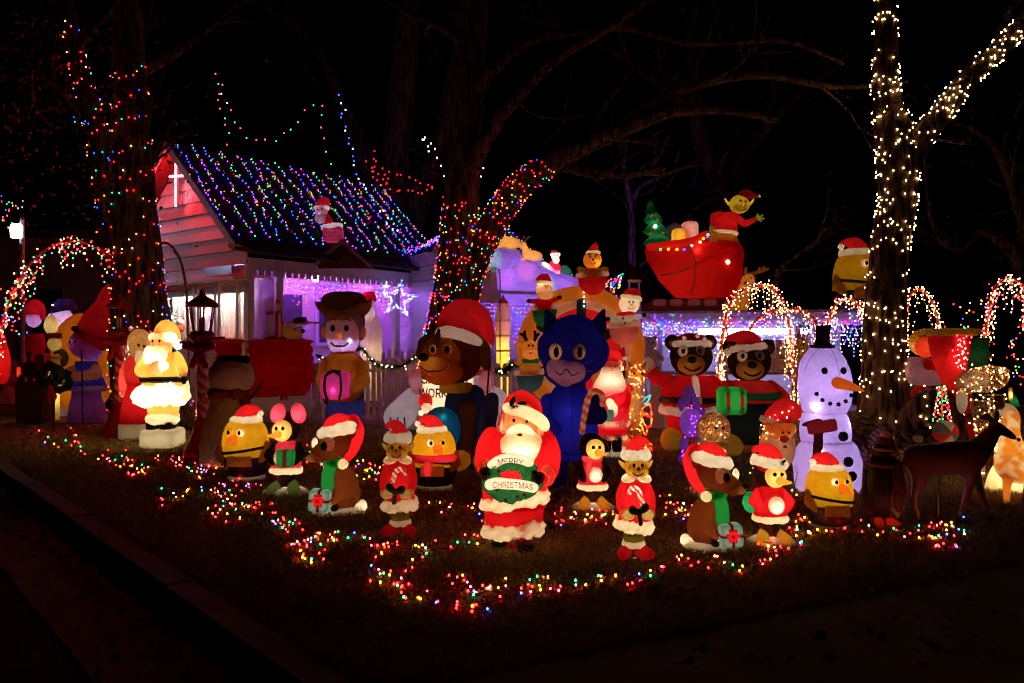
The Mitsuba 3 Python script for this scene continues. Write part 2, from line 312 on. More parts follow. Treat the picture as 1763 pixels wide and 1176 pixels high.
def make_leaves():
    n = 900; u = rng.uniform(0, 1763, n); d = 3.4 * (12 / 3.4) ** rng.uniform(0, 1, n)
    P = np.stack([(u - CX) * d / F, d, np.full(n, .03)], 1); P[((P[:, :2] - gA) @ -n1) < 0, 2] = -.1
    a = rng.uniform(0, 6.28, n); s = rng.uniform(.02, .045, n)[:, None]; t = rng.normal(0, .5, (n, 2))
    e = np.stack([np.cos(a), np.sin(a), t[:, 0] * .6], 1) * s; g = np.stack([-np.sin(a), np.cos(a), t[:, 1] * .6], 1) * s * .6
    v = np.stack([P - e, P + g - e * .2, P + e, P - g - e * .2], 1).reshape(-1, 3); v[:, 2] = np.maximum(v[:, 2], -.12); b = (np.arange(n) * 4)[:, None, None]
    f = (np.array([[0, 1, 2], [0, 2, 3]])[None] + b).reshape(-1, 3); col = np.repeat(np.array([.2, .09, .03]) * rng.uniform(.4, 1.4, (n, 1)), 4, 0)
    k = 700; tt = rng.uniform(.3, 16, k); off = rng.normal(.38, .16, k); Q = np.stack([corner[0] - e1[0] * tt + n1[0] * off, corner[1] - e1[1] * tt + n1[1] * off, np.full(k, -.09)], 1); b2 = rng.uniform(0, 6.28, k); s2 = rng.uniform(.02, .045, k)[:, None]; E_ = np.stack([np.cos(b2), np.sin(b2), rng.normal(0, .3, k)], 1) * s2; G_ = np.stack([-np.sin(b2), np.cos(b2), rng.normal(0, .3, k)], 1) * s2 * .6
    v2 = np.stack([Q - E_, Q + G_ - E_ * .2, Q + E_, Q - G_ - E_ * .2], 1).reshape(-1, 3); v2[:, 2] = np.maximum(v2[:, 2], -.11); f = np.vstack([f, (np.array([[0, 1, 2], [0, 2, 3]])[None] + (np.arange(k) * 4)[:, None, None]).reshape(-1, 3) + len(v)]); v = np.vstack([v, v2]); col = np.vstack([col, np.repeat(np.array([.2, .09, .03]) * rng.uniform(.4, 1.4, (k, 1)), 4, 0)])
    scene['fallen_leaves'] = mikit.ply(trimesh.Trimesh(v, f, process=False), 'matte', False, color=col); tag('fallen_leaves', 'dry brown leaves fallen over lawn and gutter', 'leaves', kind='stuff')
make_leaves()
# ------------------------------------------------------------------ THE HOUSE
R0, rdir, pdir = np.array([-6.5, 15.0]), np.array([.612, .79]), np.array([.79, -.612])
def H(s, q, z): return np.array([*(R0 + rdir * s + pdir * q), z])
def hbox(s0, s1, q0, q1, z0, z1):
    m = box3((s0, q0, z0), (s1, q1, z1)); v = m.vertices
    m.vertices = np.c_[R0 + v[:, :1] * rdir + v[:, 1:2] * pdir, v[:, 2]]
    if m.volume < 0: m.invert()
    return m
def prism3(a, b, c, d, t):
    """slab on the quad a b c d, thickness t against its normal"""
    q = np.array([a, b, c, d], float); n = np.cross(q[1] - q[0], q[3] - q[0]); n /= np.linalg.norm(n)
    if abs(n[2]) > .3: n = n * np.sign(n[2])
    elif abs(n[1]) > .2: n = -n * np.sign(n[1])
    v = np.vstack([q, q - n * t]); f = [[0, 1, 2], [0, 2, 3], [4, 6, 5], [4, 7, 6]] + [x for i in range(4) for x in ([i, 4 + i, 4 + (i + 1) % 4], [i, 4 + (i + 1) % 4, (i + 1) % 4])]
    m = trimesh.Trimesh(v, f, process=False)
    if m.volume < 0: m.invert()
    return m
WALL, TRIM, DARK = (.55, .53, .52), (.62, .60, .58), (.03, .028, .028)
HS = 'house'; tag(HS, 'old white board house with dark gabled roof and a purple lit porch', 'house')
ZR, ZE, QE = 5.36, 3.34, 2.19
# gable wall of separate boards (facing the camera's left)
nb = 20; zb = np.linspace(.05, ZR - .12, nb + 1)
for i in range(nb):
    z0, z1 = zb[i], zb[i + 1] - .012
    w = lambda z: QE * min(1., (ZR - .05 - z) / (ZR - ZE))
    lo0, lo1 = w(z0), w(z1)
    q = [(-lo0, z0), (lo0, z0), (lo1, z1), (-lo1, z1)]
    if z1 < 2.62: q = [(-lo0, z0), (-.75, z0), (-.75, z1), (-lo1, z1)] if z0 > 1.3 else q      # below: the glazed room's opening
    P = [H(.0 - (.03 if j < 2 else .0), a, z) for j, (a, z) in enumerate(q)]
    put(fresh(HS + '__siding_board'), prism3(*P, .03), tuple(np.array(WALL) * rng.uniform(.6, 1.1)), 'matte', False, mott=.55)
put(HS + '__wall', cat_m([hbox(.05, 5.2, -QE, -QE + .1, 0, ZE), hbox(5.1, 5.2, -QE, QE, 0, ZE), hbox(.04, 5.2, .55, .62, 0, ZE - .3), hbox(.06, .12, -QE + .1, -.75, 0, ZE)]), WALL, 'matte', False, mott=.2)
g0 = [H(.07, -QE, ZE), H(.07, QE, ZE), H(.07, 0, ZR - .03)]
put(HS + '__wall_001', trimesh.Trimesh(np.array(g0), [[0, 1, 2]], process=False), WALL, 'matte', False)
ov = .32
rf = cat_m([prism3(H(-ov, 0, ZR), H(5.4, 0, ZR), H(5.4, QE + .05, ZE - .05), H(-ov, QE + .05, ZE - .05), .09), prism3(H(-ov, 0, ZR), H(-ov, -QE - .3, ZE - .3), H(5.4, -QE - .3, ZE - .3), H(5.4, 0, ZR), .09)])
put(HS + '__roof', rf, (.035, .033, .035), 'matte', False, mott=.5)
put(HS + '__porch_roof', prism3(H(-.12, QE - .1, ZE - .02), H(5.4, QE - .1, ZE - .02), H(5.4, QE + .42, ZE - .26), H(-.12, QE + .42, ZE - .26), .05), (.06, .055, .055), 'matte', False, mott=.4)
for sgn in (1, -1):
    a, b = H(-ov - .02, 0, ZR + .02), H(-ov - .02, sgn * (QE + .1), ZE - .08); c, d = b - np.array([0, 0, .16]), a - np.array([0, 0, .17])
    put(fresh(HS + '__rake_board'), prism3(a, b, c, d, .035 * sgn), (.40, .38, .37), 'matte', False, mott=.4)
# soffit strip with old bare boards at the eave corner
put(HS + '__soffit', prism3(H(-ov, QE - .1, ZE - .12), H(.9, QE - .1, ZE - .12), H(.9, QE + .03, ZE - .22), H(-ov, QE + .03, ZE - .22), .02), (.35, .2, .1), 'matte', False, mott=.4)
# glazed room below the gable, lit inside
put(HS + '__ledge', hbox(-.28, .03, -1.7, QE + .02, 2.60, 2.66), TRIM, 'matte', False, mott=.3)
put(HS + '__wall_002', hbox(-.05, .0, -.75, QE, .05, 1.50), TRIM, 'matte', False, mott=.3)
for i, (q0, q1) in enumerate(((-.72, .52), (.62, 1.28), (1.34, 2.0))):
    fr = cat_m([hbox(-.06, .0, q0, q0 + .07, 1.5, 2.6), hbox(-.06, .0, q1 - .07, q1, 1.5, 2.6), hbox(-.06, 0, q0 + .07, q1 - .07, 1.5, 1.56), hbox(-.06, 0, q0 + .07, q1 - .07, 2.52, 2.6)])
    k_ = put(fresh(HS + '__window'), fr, TRIM, 'matte', False)
    scene[k_ + '__pane'] = mikit.ply(prism3(H(-.03, q0 + .07, 1.56), H(-.03, q1 - .07, 1.56), H(-.03, q1 - .07, 2.52), H(-.03, q0 + .07, 2.52), .003), 'pane')
put(HS + '__curtain', cat_m([hbox(.16 + .02 * (j % 2), .2, -.7 + j * .09, -.62 + j * .09, 1.4, 2.6) for j in range(14)] + [hbox(.16 + .02 * (j % 2), .2, .95 + j * .09, 1.03 + j * .09, 1.4, 2.6) for j in range(12)]), WHITE, 'matte', False)
put(HS + '__lining', cat_m([hbox(.5, .54, -QE + .1, .55, 0, 3), hbox(.02, .54, -.8, QE, 2.66, 2.7)]), WHITE, 'matte', False)
m = hbox(.02, .1, -.5, 1.9, 2.52, 2.58); scene[HS + '__ceiling_lamp'] = mikit.ply(m, 'core', emitter={'type': 'area', 'sampling_weight': 25., 'radiance': {'type': 'rgb', 'value': [110, 92, 62]}})
# things seen in the lit room
for (q_, zz, rr, c_, lb) in ((-.45, 1.75, .12, (.05, .2, .12), 'small green plush toy in the bright window'), (-.1, 1.68, .11, (.6, .05, .05), 'small red plush toy in the bright window')):
    f = Fig('plush_toy', lb, 'toy', CX + F * H(-.0, q_, 0)[0] / H(0, q_, 0)[1], HY + (CAMH - zz) * F / H(.1, q_, 0)[1], h=26, d=H(.1, q_, 0)[1], group=None)
    f.ell('body', 0, 28, 26, 28, c_, mat='matte'); f.ell('head', 0, 72, 22, 22, WHITE, mat='matte'); f.ell('ear', -18, 92, 8, 8, c_, mat='matte', sub=2); f.ell('ear', 18, 92, 8, 8, c_, mat='matte', sub=2)
put(HS + '__board', cat_m([hbox(-.16, -.1, 1.05, 1.95, 2.72, 2.88)]), (.3, .32, .36), 'metal', False)
# porch front: beam, posts, floor, ceiling, door, rail
put(HS + '__porch_beam', hbox(.0, 5.2, QE - .08, QE + .04, 2.80, 3.02), (.60, .56, .62), 'matte', False, mott=.2)
sc_ = [hbox(s0, s0 + .11, QE + .04, QE + .065, 2.70, 2.80) for s0 in np.arange(.05, 5.1, .15)]
put(HS + '__fascia_trim', cat_m(sc_), (.6, .57, .6), 'matte', False)
for s0 in (.0, .62, 3.62, 5.1):
    put(fresh(HS + '__porch_post'), hbox(s0, s0 + .13, QE - .1, QE + .03, .0, 2.8), (.6, .58, .6), 'matte', False, mott=.2)
put(HS + '__porch_floor', hbox(.05, 5.2, .62, QE + .05, .0, .25), (.2, .18, .17), 'matte', False)
put(HS + '__porch_ceiling', hbox(.06, 5.2, .62, QE - .08, 2.96, 3.0), (.6, .58, .6), 'matte', False)
k_ = put(HS + '__door', hbox(1.55, 2.3, .66, .72, .25, 2.5), (.025, .022, .03), 'paint', False); put(k_ + '__handle', tube3([H(2.2, .74, 1.3), H(2.2, .8, 1.3)], .03, 8, smooth=False), (.5, .4, .2), 'metal')
k_ = put(fresh(HS + '__window'), hbox(2.7, 4.4, .64, .68, 1.4, 2.55), (.5, .5, .55), 'matte', False); put(k_ + '__pane', hbox(2.78, 4.32, .68, .685, 1.48, 2.48), (.03, .03, .05), 'paint', False)
put(HS + '__glass_screen', hbox(.15, .6, QE - .04, QE - .03, .3, 2.78), (.74, .58, .9), 'shell', False)
put(HS + '__rail', hbox(.72, 1.7, QE - .06, QE - .02, 1.85, 1.89), (.5, .3, .15), 'matte', False)
# purple lamps on the porch ceiling
for s0 in (.4, 2.2, 4.2):
    f = Fig('porch_lamp', ('leftmost', 'middle', 'rightmost')[int(s0 > 1) + int(s0 > 3)] + ' purple lamp under the porch ceiling', 'lamp', CX, HY, h=20, d=10, group=None); FIGS.remove(f)
    c_ = H(s0, 1.3, 2.88); put(f.key + '__cap', tube3([c_ + [0, 0, .08], c_ + [0, 0, .02]], .04, 10, smooth=False), (.1, .1, .1), 'paint')
    scene[f.key + '__bulb'] = mikit.ply(ball(c_ - [0, 0, .05], .08, 2), 'core', True, emitter={'type': 'area', 'sampling_weight': 20., 'radiance': {'type': 'rgb', 'value': [130, 20, 360]}})
# roof lights: rows down the slope facing the street
def roofp(s, q): return H(s, q, ZR - (ZR - ZE + .0) * q / QE + .05)
tagk = fresh('roof_light_net'); tag(tagk, 'rows of coloured lights running down the dark house roof', 'light string')
rows, wires = [], []
for i in range(17):
    s0 = -.25 + i * .335; n_ = 27; q = np.linspace(.03, QE * .985, n_) + rng.normal(0, .022, n_); s1 = s0 + .05 * np.sin(q * 3 + i * 1.7) + rng.normal(0, .026, n_) + .05
    w = np.array([roofp(a, b) for a, b in zip(s1, q)]); wires.append(w[::3]); rows.append(w + rng.normal(0, .012, w.shape) * [1, 1, .3])
rows = np.vstack(rows); rows[:, 2] += .01
put(tagk + '__wire', cat_m([wire3(w, .003, 4) for w in wires]), (.01, .02, .012), 'matte', mott=0)
emit_bulbs(tagk, rows, [('violet', 6), ('teal', 5), ('blue', 6)], .0135, .6)
sm = np.array([roofp(a, b) for a, b in zip(np.repeat(-.25 + np.arange(17) * .335 + .05, 22) + rng.normal(0, .05, 374), rng.uniform(.03, QE * .97, 374))]); emit_bulbs(tagk, sm + [0, 0, .01], [('amber', 3), ('dimred', 2)], .0085, .5)
# red neon cross on the gable
f = Fig('neon_cross', 'glowing red cross hung high on the white gable', 'cross', 303, 355, d=14.75, ab=True)
for nm, pts in (('upright', [(303, 354), (303, 274)]), ('crossbar', [(293, 304), (314, 303)])):
    key = f.key + '__' + nm
    p0, p1 = (np.array(f.c(*q)) * f.k + f.o for q in pts)
    put(key, tube3([p0 + [0, .05, 0], p1 + [0, .05, 0]], .03, 8, smooth=False), (.5, .05, .05), 'paint')
    ps = np.array([p0 + (p1 - p0) * t for t in np.linspace(0, 1, 22 if nm == 'upright' else 7)])
    scene[key + '__bulb'] = mikit.ply(bulbs_mesh(ps + [0, -.01, 0], .021), 'core', emitter={'type': 'area', 'sampling_weight': 55., 'radiance': {'type': 'rgb', 'value': [620, 5., 7.]}}); tag(key + '__bulb', kind='stuff')
# porch gable ornament
f = Fig('porch_gable', 'small brown snow-edged gable standing on the porch eave', 'gable', 590, 462, d=14.9, ab=True, mat='matte')
f.slab('board', [(535, 462), (590, 418), (640, 462)], (.10, .03, .03), t=8); f.slab('edge', [(533, 462), (590, 412), (645, 462), (638, 462), (590, 420), (542, 462)], (.3, .22, .22), t=14, y=-2)
# ------------------------------------------------------------------ the wing with the star door
KL, KC = at(690, 445, 17.2), at(757, 425, 15.9); KA, KR = at(800, 392, 16.1), at(1064, 522, 17.2)
WG = 'house_wing'; tag(WG, 'white wing of the house with purple washed gable wall right of the star', 'house')
def down(p, z): return np.array([p[0], p[1], z])
nbw = 11; zt = KL[2]; lv = np.linspace(0, 1, nbw + 1)
for i in range(nbw):
    a0, a1 = lv[i], lv[i + 1] - .006
    P = [down(KL, KL[2] * a0), down(KC, KC[2] * a0), down(KC, KC[2] * a1), down(KL, KL[2] * a1)]
    P[0][1] -= .02; P[1][0] -= .0; P[1][1] -= .02
    put(fresh(WG + '__siding_board'), prism3(*P, .03), tuple(np.array((.5, .52, .55)) * rng.uniform(.8, 1.1)), 'matte', False, mott=.25)
zb_ = 2.48
fw = np.array([down(KC, zb_), down(KR, zb_ - .05), KR, KA, KC]); 
put(WG + '__wall', trimesh.Trimesh(fw, [[0, 1, 2], [0, 2, 3], [0, 3, 4]], process=False), (.55, .54, .56), 'matte', False, mott=.1)
hw = np.array([0, 1.1, 0])
put(WG + '__wall_001', cat_m([prism3(down(KC, 0) + hw, down(KR, 0) + hw, down(KR, 2.6) + hw, down(KC, 2.6) + hw, .05)]), (.5, .48, .52), 'matte', False)
RB = KA + np.array([-1.2, 4, .1]); 
put(WG + '__roof', cat_m([prism3(KA + [0, -.2, .06], RB, KL + [-.4, 2, .0], KC + [-.1, -.2, -.02], .07), prism3(KA + [0, -.2, .06], KR + [.3, -.2, -.06], KR + [.3, 4, 0], RB, .07)]), (.04, .04, .045), 'matte', False, mott=.4)
put(WG + '__rake_board', prism3(KA + [0, -.22, .05], KR + [.3, -.22, -.07], KR + [.3, -.22, -.2], KA + [0, -.22, -.09], .03), (.35, .34, .36), 'matte', False)
put(WG + '__rake_board_001', prism3(KC + [-.1, -.22, -.02], KA + [0, -.22, .05], KA + [0, -.22, -.09], KC + [-.1, -.22, -.16], .03), (.35, .34, .36), 'matte', False)
bm = prism3(down(KC, zb_ + .05) + [0, -.25, 0], down(KR, zb_ + .0) + [0, -.25, 0], down(KR, zb_ - .2) + [0, -.25, 0], down(KC, zb_ - .15) + [0, -.25, 0], .12)
put(WG + '__porch_beam', bm, (.5, .48, .54), 'matte', False)
for t in (.18, .52, .9):
    q = down(KC, 0) * (1 - t) + down(KR, 0) * t; put(fresh(WG + '__porch_post'), box3(q + [-.07, -.24, 0], q + [.07, -.1, zb_ - .1]), (.5, .48, .55), 'matte', False)
dq = lambda t, z: down(KL * (1 - t) + KC * t, z) + np.array([-.03, -.03, 0])
k_ = put(WG + '__door', prism3(dq(.38, .3), dq(.86, .3), dq(.86, 2.55), dq(.38, 2.55), .04), (.55, .6, .66), 'paint', False); put(k_ + '__handle', ball(dq(.45, 1.3) + [-.03, -.03, 0], .035, 2), (.5, .5, .5), 'metal')
# lights outlining the wing's roof
ws = [resample(np.array([a, b]), .06) for a, b in ((KA + [0, -.25, .12], KR + [.2, -.25, 0]), (KC + [-.1, -.25, .05], KA + [0, -.25, .12]), (KL + [-.2, 0, .08], KC + [-.1, -.25, .08]))]
ps = np.vstack([w + rng.normal(0, .03, w.shape) for w in ws])
light_string('eave_lights', 'violet and teal lights along the edges of the wing roof', None, [('violet', 5), ('teal', 3), ('blue', 3), ('pink', 2)], .011, wires=[w[::4] for w in ws], extra=ps, gain=.6)
w = resample(np.array([at(852, 376, 17.4), at(935, 452, 16.9)]), .05); put(WG + '__verge', tube3([at(848, 374, 17.45), at(938, 456, 16.95)], .05, 6, smooth=False), (.3, .28, .32), 'matte')
light_string('eave_lights', 'violet lights along the steep verge above the lit roof reindeer', None, [('violet', 5), ('teal', 2), ('pink', 2)], .011, wires=[w[::4]], extra=w + rng.normal(0, .03, w.shape), gain=.6)
pr = []
for i in range(9):
    a = KC * (1 - i / 9) + KA * (i / 9) + [-.05, 0, .1]; b = KL * (1 - i / 9) + RB * (i / 9) + [0, 0, .08]; w = resample(np.array([a, b]), .17); pr.append(w)
light_string('roof_light_net', 'short rows of blue lights on the wing roof behind the trunks', None, [('violet', 4), ('blue', 4), ('teal', 2), ('amber', 1)], .013, wires=[w[::3] for w in pr], extra=np.vstack(pr) + rng.normal(0, .02, (sum(map(len, pr)), 3)), gain=.6)
# icicle lights: strands hanging from a line
def icicles(name, label, a, b, n, drop, pal, r=.010, gain=.6, step=.09, group=None, seed=0, y=0.):
    R = np.random.default_rng(seed); a, b = np.asarray(a, float), np.asarray(b, float); wires = [np.array([a, (a + b) / 2, b])]; ps = []
    for t in np.linspace(0, 1, n):
        o = a + (b - a) * t; L_ = drop * R.uniform(.3, 1.); zz = np.arange(0, L_, step); w = o + np.stack([R.normal(0, .015, len(zz)), R.normal(0, .03, len(zz)) + y, -zz], 1)
        if len(w) > 1: wires.append(w)
        ps.append(w + R.normal(0, .012, w.shape))
    return light_string(name, label, None, pal, r, wires=wires, extra=np.vstack(ps), gain=gain, group=group, wr=.0018, wire=(.3, .3, .3))
PUR = [('violet', 6), ('blue', 2), ('teal', 2), ('pink', 2), ('amber', 1), ('cool', 1)]
icicles('icicle_lights', 'coloured icicle lights hanging inside the house porch', H(.3, QE - .25, 2.75), H(4.9, QE - .25, 2.75), 52, .75, PUR, .0115, .7, seed=1)
icicles('icicle_lights', 'violet icicle lights hanging under the wing porch beam', down(KC, zb_ - .15) + [0, -.05, 0], down(KR, zb_ - .2) + [0, -.05, 0], 70, 1.0, [('violet', 7), ('blue', 4), ('teal', 2), ('pink', 2)], .012, .75, seed=2)
# purple flood lamp on the lawn that washes the wing (its own fixture)
for i, (pos, tgt, col, I, ang, lb) in enumerate((((.3, 12.3, 1.12), KA * .42 + KR * .58 + [0, 0, -.45], (.32, .13, 1.), 80, 25, 'black flood lamp on a stake aimed at the purple wing wall'),)):
    k_ = fresh('flood_lamp'); tag(k_, lb, 'lamp'); pos, tgt = np.array(pos), np.array(tgt)
    put(k_ + '__housing', tube3([pos + [0, -.12, 0], pos + [0, .0, .03]], .07, 14, smooth=False), BLACK, 'paint'); put(k_ + '__stake', tube3([pos + [0, -.05, -1.14], pos + [0, -.05, 0]], .012, 6, smooth=False), BLACK, 'paint')
    scene[k_ + '__beam'] = {'type': 'spot', 'sampling_weight': 60., 'to_world': T().look_at((pos + [0, .12, .06]).tolist(), tgt.tolist(), [0, 0, 1]), 'intensity': {'type': 'rgb', 'value': [I * c for c in col]}, 'cutoff_angle': ang, 'beam_width': ang * .6}
# narrow coloured beams of a party projector
k_ = fresh('light_projector'); tag(k_, 'small black projector throwing coloured spots onto the wing wall', 'projector'); pp = np.array([.9, 12.3, 1.15])
put(k_ + '__case', sbox3(pp + [0, -.1, -.05], (.09, .09, .08)), BLACK, 'paint'); put(k_ + '__stake', tube3([pp + [0, -.1, -1.15], pp + [0, -.1, -.1]], .012, 6, smooth=False), BLACK, 'paint')
R_ = np.random.default_rng(5)
for i in range(6):
    t_, c_ = (.28, .36, .47, .58, .7, .82)[i], [(.1, 1., .75), (.7, .1, 1.), (1., .12, .2), (.1, .9, .8), (.6, .15, 1.)][i % 5]
    tg = KC * (1 - t_) + KR * t_; tg = np.array([tg[0], tg[1], (3.25, 2.85, 3.05, 2.72, 2.85, 2.68)[i]])
    scene[fresh(k_ + '__beam')] = {'type': 'spot', 'sampling_weight': 30., 'to_world': T().look_at(pp.tolist(), tg.tolist(), [0, 0, 1]), 'intensity': {'type': 'rgb', 'value': [45 * c for c in c_]}, 'cutoff_angle': 3.2, 'beam_width': 1.4}
# star of cool white lights on the wing's left wall
f = Fig('light_star', 'large five pointed star of white lights beside the door', 'star', 688, 512, d=15.9, ab=True)
pts = [(686 + (33 if i % 2 == 0 else 14) * math.sin(i * math.pi / 5 + .15), 515 - (33 if i % 2 == 0 else 14) * math.cos(i * math.pi / 5 + .15)) for i in range(11)]
P3 = np.array([np.array(f.c(a, b)) * f.k + f.o for a, b in pts]); put(f.key + '__frame', cat_m([wire3(P3[i:i + 2], .008, 5) for i in range(10)]), (.6, .6, .65), 'metal')
sp = np.vstack([P3[i] + (P3[i + 1] - P3[i]) * np.linspace(0, 1, 9)[:, None] for i in range(10)]); cen = P3[:-1].mean(0)
emit_bulbs(f.key, np.vstack([cen + (sp - cen) * s for s in (1., .88, .74)]) + rng.normal(0, .012, (270, 3)) , [('cool', 2), ('blue', 1)], .0095, .6)
# ------------------------------------------------------------------ the flat-roofed porch on the right
PW = 'porch'; tag(PW, 'white flat roofed side porch glowing with violet and white lights', 'porch')
a0, a1 = at(1075, 545, 16.5), at(1510, 545, 15.2)
up = lambda p, z: np.array([p[0], p[1], z]); bk = np.array([.4, 2.6, 0.])
put(PW + '__roof', prism3(up(a0, 2.15) + [-.1, -.1, 0], up(a1, 2.15) + [.1, -.1, 0], up(a1, 2.2) + bk * 1.4, up(a0, 2.2) + bk * 1.4, .05), (.3, .3, .32), 'matte', False)
put(PW + '__porch_beam', prism3(up(a0, 2.10), up(a1, 2.10), up(a1, 1.84), up(a0, 1.84), .1), (.62, .60, .66), 'matte', False, mott=.15)
put(PW + '__wall', prism3(up(a0, 0) + bk, up(a1, 0) + bk, up(a1, 2.1) + bk, up(a0, 2.1) + bk, .05), (.7, .68, .74), 'matte', False)
put(PW + '__floor', prism3(up(a0, .1), up(a1, .1), up(a1, .1) + bk, up(a0, .1) + bk, .1), (.3, .28, .28), 'matte', False)
for t in (.01, .15, .42, .70, .97):
    q = up(a0 * (1 - t) + a1 * t, 0); put(fresh(PW + '__porch_post'), box3(q + [-.05, -.02, 0], q + [.05, .08, 1.84]), (.6, .58, .64), 'matte', False)
m = prism3(up(a0 * .66 + a1 * .34, 1.78) + [0, .6, 0], up(a0 * .2 + a1 * .8, 1.78) + [0, .6, 0], up(a0 * .2 + a1 * .8, 1.66) + [0, .6, 0], up(a0 * .66 + a1 * .34, 1.66) + [0, .6, 0], .06)
scene[PW + '__tube_lamp'] = mikit.ply(m, 'core', emitter={'type': 'area', 'sampling_weight': 30., 'radiance': {'type': 'rgb', 'value': [16, 14, 26]}})
icicles('icicle_lights', 'dense violet and white icicle lights along the flat porch front', up(a0, 1.9) + [0, -.03, 0], up(a1, 1.9) + [0, -.03, 0], 120, .55, [('violet', 7), ('cool', 4), ('teal', 2), ('blue', 3), ('pink', 2)], .0115, .75, .07, seed=3)
icicles('icicle_lights', 'white icicle lights deeper inside the flat roofed porch', up(a0, 1.9) + [.1, 1.2, 0], up(a1, 1.9) + [.1, 1.2, 0], 70, .9, [('cool', 6), ('violet', 4), ('blue', 2)], .0125, .8, .09, seed=4)
R_ = np.random.default_rng(11); ps = np.array([up(a0 * (1 - t) + a1 * t, z) + [0, -.03, 0] for t, z in zip(R_.uniform(0, 1, 70), R_.uniform(1.85, 2.1, 70))])
light_string('beam_lights', 'scattered violet and teal lights along the flat porch beam', None, [('violet', 5), ('teal', 2), ('blue', 2)], .012, wires=[np.array([up(a0, 2.0) + [0, -.02, 0], up(a1, 2.0) + [0, -.02, 0]])], extra=ps, gain=.5)
# ------------------------------------------------------------------ buildings behind
NB = 'neighbour_house'; tag(NB, 'dark grey neighbouring gable house with louvred vent, behind the sleigh', 'house')
n0, nA, n1_ = at(1020, 560, 27), at(1072, 425, 27), at(1150, 520, 27)
put(NB + '__wall', slab3([(n0[0], 0), (n1_[0], 0), (n1_[0], n1_[2]), (nA[0], nA[2]), (n0[0], n0[2] + 1.2)], 27, .2), (.25, .26, .28), 'matte', False)
put(NB + '__roof', prism3(nA + [0, -.3, .1], n1_ + [.4, -.3, -.1], n1_ + [.4, 6, -.1], nA + [0, 6, .1], .12), DARK, 'matte', False)
for i in range(6): put(fresh(NB + '__louvre'), box3((nA[0] - .1, 26.82, 3.2 + i * .11), (nA[0] + .45, 26.9, 3.27 + i * .11)), (.15, .16, .17), 'matte', False)
GR = 'garage'; tag(GR, 'pale garage with a dark doorway behind the left arch', 'garage')
GD = 20.; b0, b1 = at(-60, 400, GD), at(215, 415, GD); gz = lambda v: at(0, v, GD)[2]; gx = lambda u: at(u, 0, GD)[0]
put(GR + '__wall', cat_m([slab3([(b0[0], gz(497)), (b1[0], gz(497)), (b1[0], gz(412)), (b0[0], gz(398))], GD, .2), box3((gx(112), GD - .1, 0), (b1[0], GD + .1, gz(497))), box3((b0[0], GD - .1, 0), (gx(52), GD + .1, gz(497)))]), (.46, .38, .34), 'matte', False, mott=.2)
put(GR + '__doorway', box3((gx(52), GD + .6, 0), (gx(112), GD + .7, gz(497))), (.02, .018, .018), 'matte', False)
put(GR + '__roof', box3((b0[0] - .2, GD - .25, gz(412) + .02), (b1[0] + .2, GD + 4, gz(398))), (.2, .18, .18), 'matte', False)
f = Fig('flood_lamp', 'bright white flood lamp on a post at far left', 'lamp', 28, 400, d=14, ab=True, lamp=(.75, .85, 1.))
f.sbox('housing', 28, 398, 9, 13, (.8, .85, .9), ry=5, L=26); f.tube('post', [(33, 728, 8, 4), (33, 375, 8, 4)], (.25, .25, .27), mat='matte')
p_ = at(40, 398, 13.8); scene[f.key + '__beam'] = {'type': 'spot', 'sampling_weight': 60., 'to_world': T().look_at(p_.tolist(), H(0, .2, 3.3).tolist(), [0, 0, 1]), 'intensity': {'type': 'rgb', 'value': [3.0, 2.8, 4.2]}, 'cutoff_angle': 48, 'beam_width': 30}
# ------------------------------------------------------------------ TREES
def limb3(pts, d):
    """limb through (u, v, half width in px[, dy]) at distance d -> points, radii"""
    P = np.array([at(p[0], p[1], d + (p[3] if len(p) > 3 else 0)) for p in pts]); return P, np.array([p[2] * d / F for p in pts])
def limb_mesh(P, r, seg=18, rough=.10, n=None):
    m = tube3(P, r, seg, n=n or 10 * len(P)); v = m.vertices; nn = m.vertex_normals
    m.vertices = v + nn * ((meshkit.fbm(v * [5, 5, 1.6], 3, 3) - .5) * rough * 2 * np.mean(r))[:, None]; return m
def dense(P, r, n=120):
    t = np.r_[0, np.cumsum(np.linalg.norm(np.diff(P, axis=0), axis=1))]; s = np.linspace(0, t[-1], n)
    return np.stack([PchipInterpolator(t, P[:, q])(s) for q in range(3)], 1), PchipInterpolator(t, r)(s)
def twigs(P, r, R, depth=3, n=4, L0=1.6, up=.35):
    """random forks off a limb, as thin tubes"""
    out = []
    D, rr = dense(P, r, 40)
    for _ in range(n):
        i = R.integers(12, 39); p = D[i]; t = D[min(i + 1, 39)] - D[i - 1]; t /= np.linalg.norm(t)
        q = t + R.normal(0, .65, 3) + [0, 0, up * .5]; q /= np.linalg.norm(q); L = L0 * R.uniform(.5, 1.2); k = 6; pts = [p]
        for j in range(k):
            q = q + R.normal(0, .16, 3) + [0, 0, .03]; q /= np.linalg.norm(q); pts.append(pts[-1] + q * L / k)
        pts = np.array(pts); r0 = min(rr[i] * .55, .014 * L0 * depth); rad = np.linspace(r0, r0 * .35, k + 1)
        out.append(tube3(pts, rad, 5 if depth < 3 else 7, n=9))
        if depth > 1: out += twigs(pts, rad, R, depth - 1, 3 if depth > 2 else 4, L0 * .6, up)
    return out
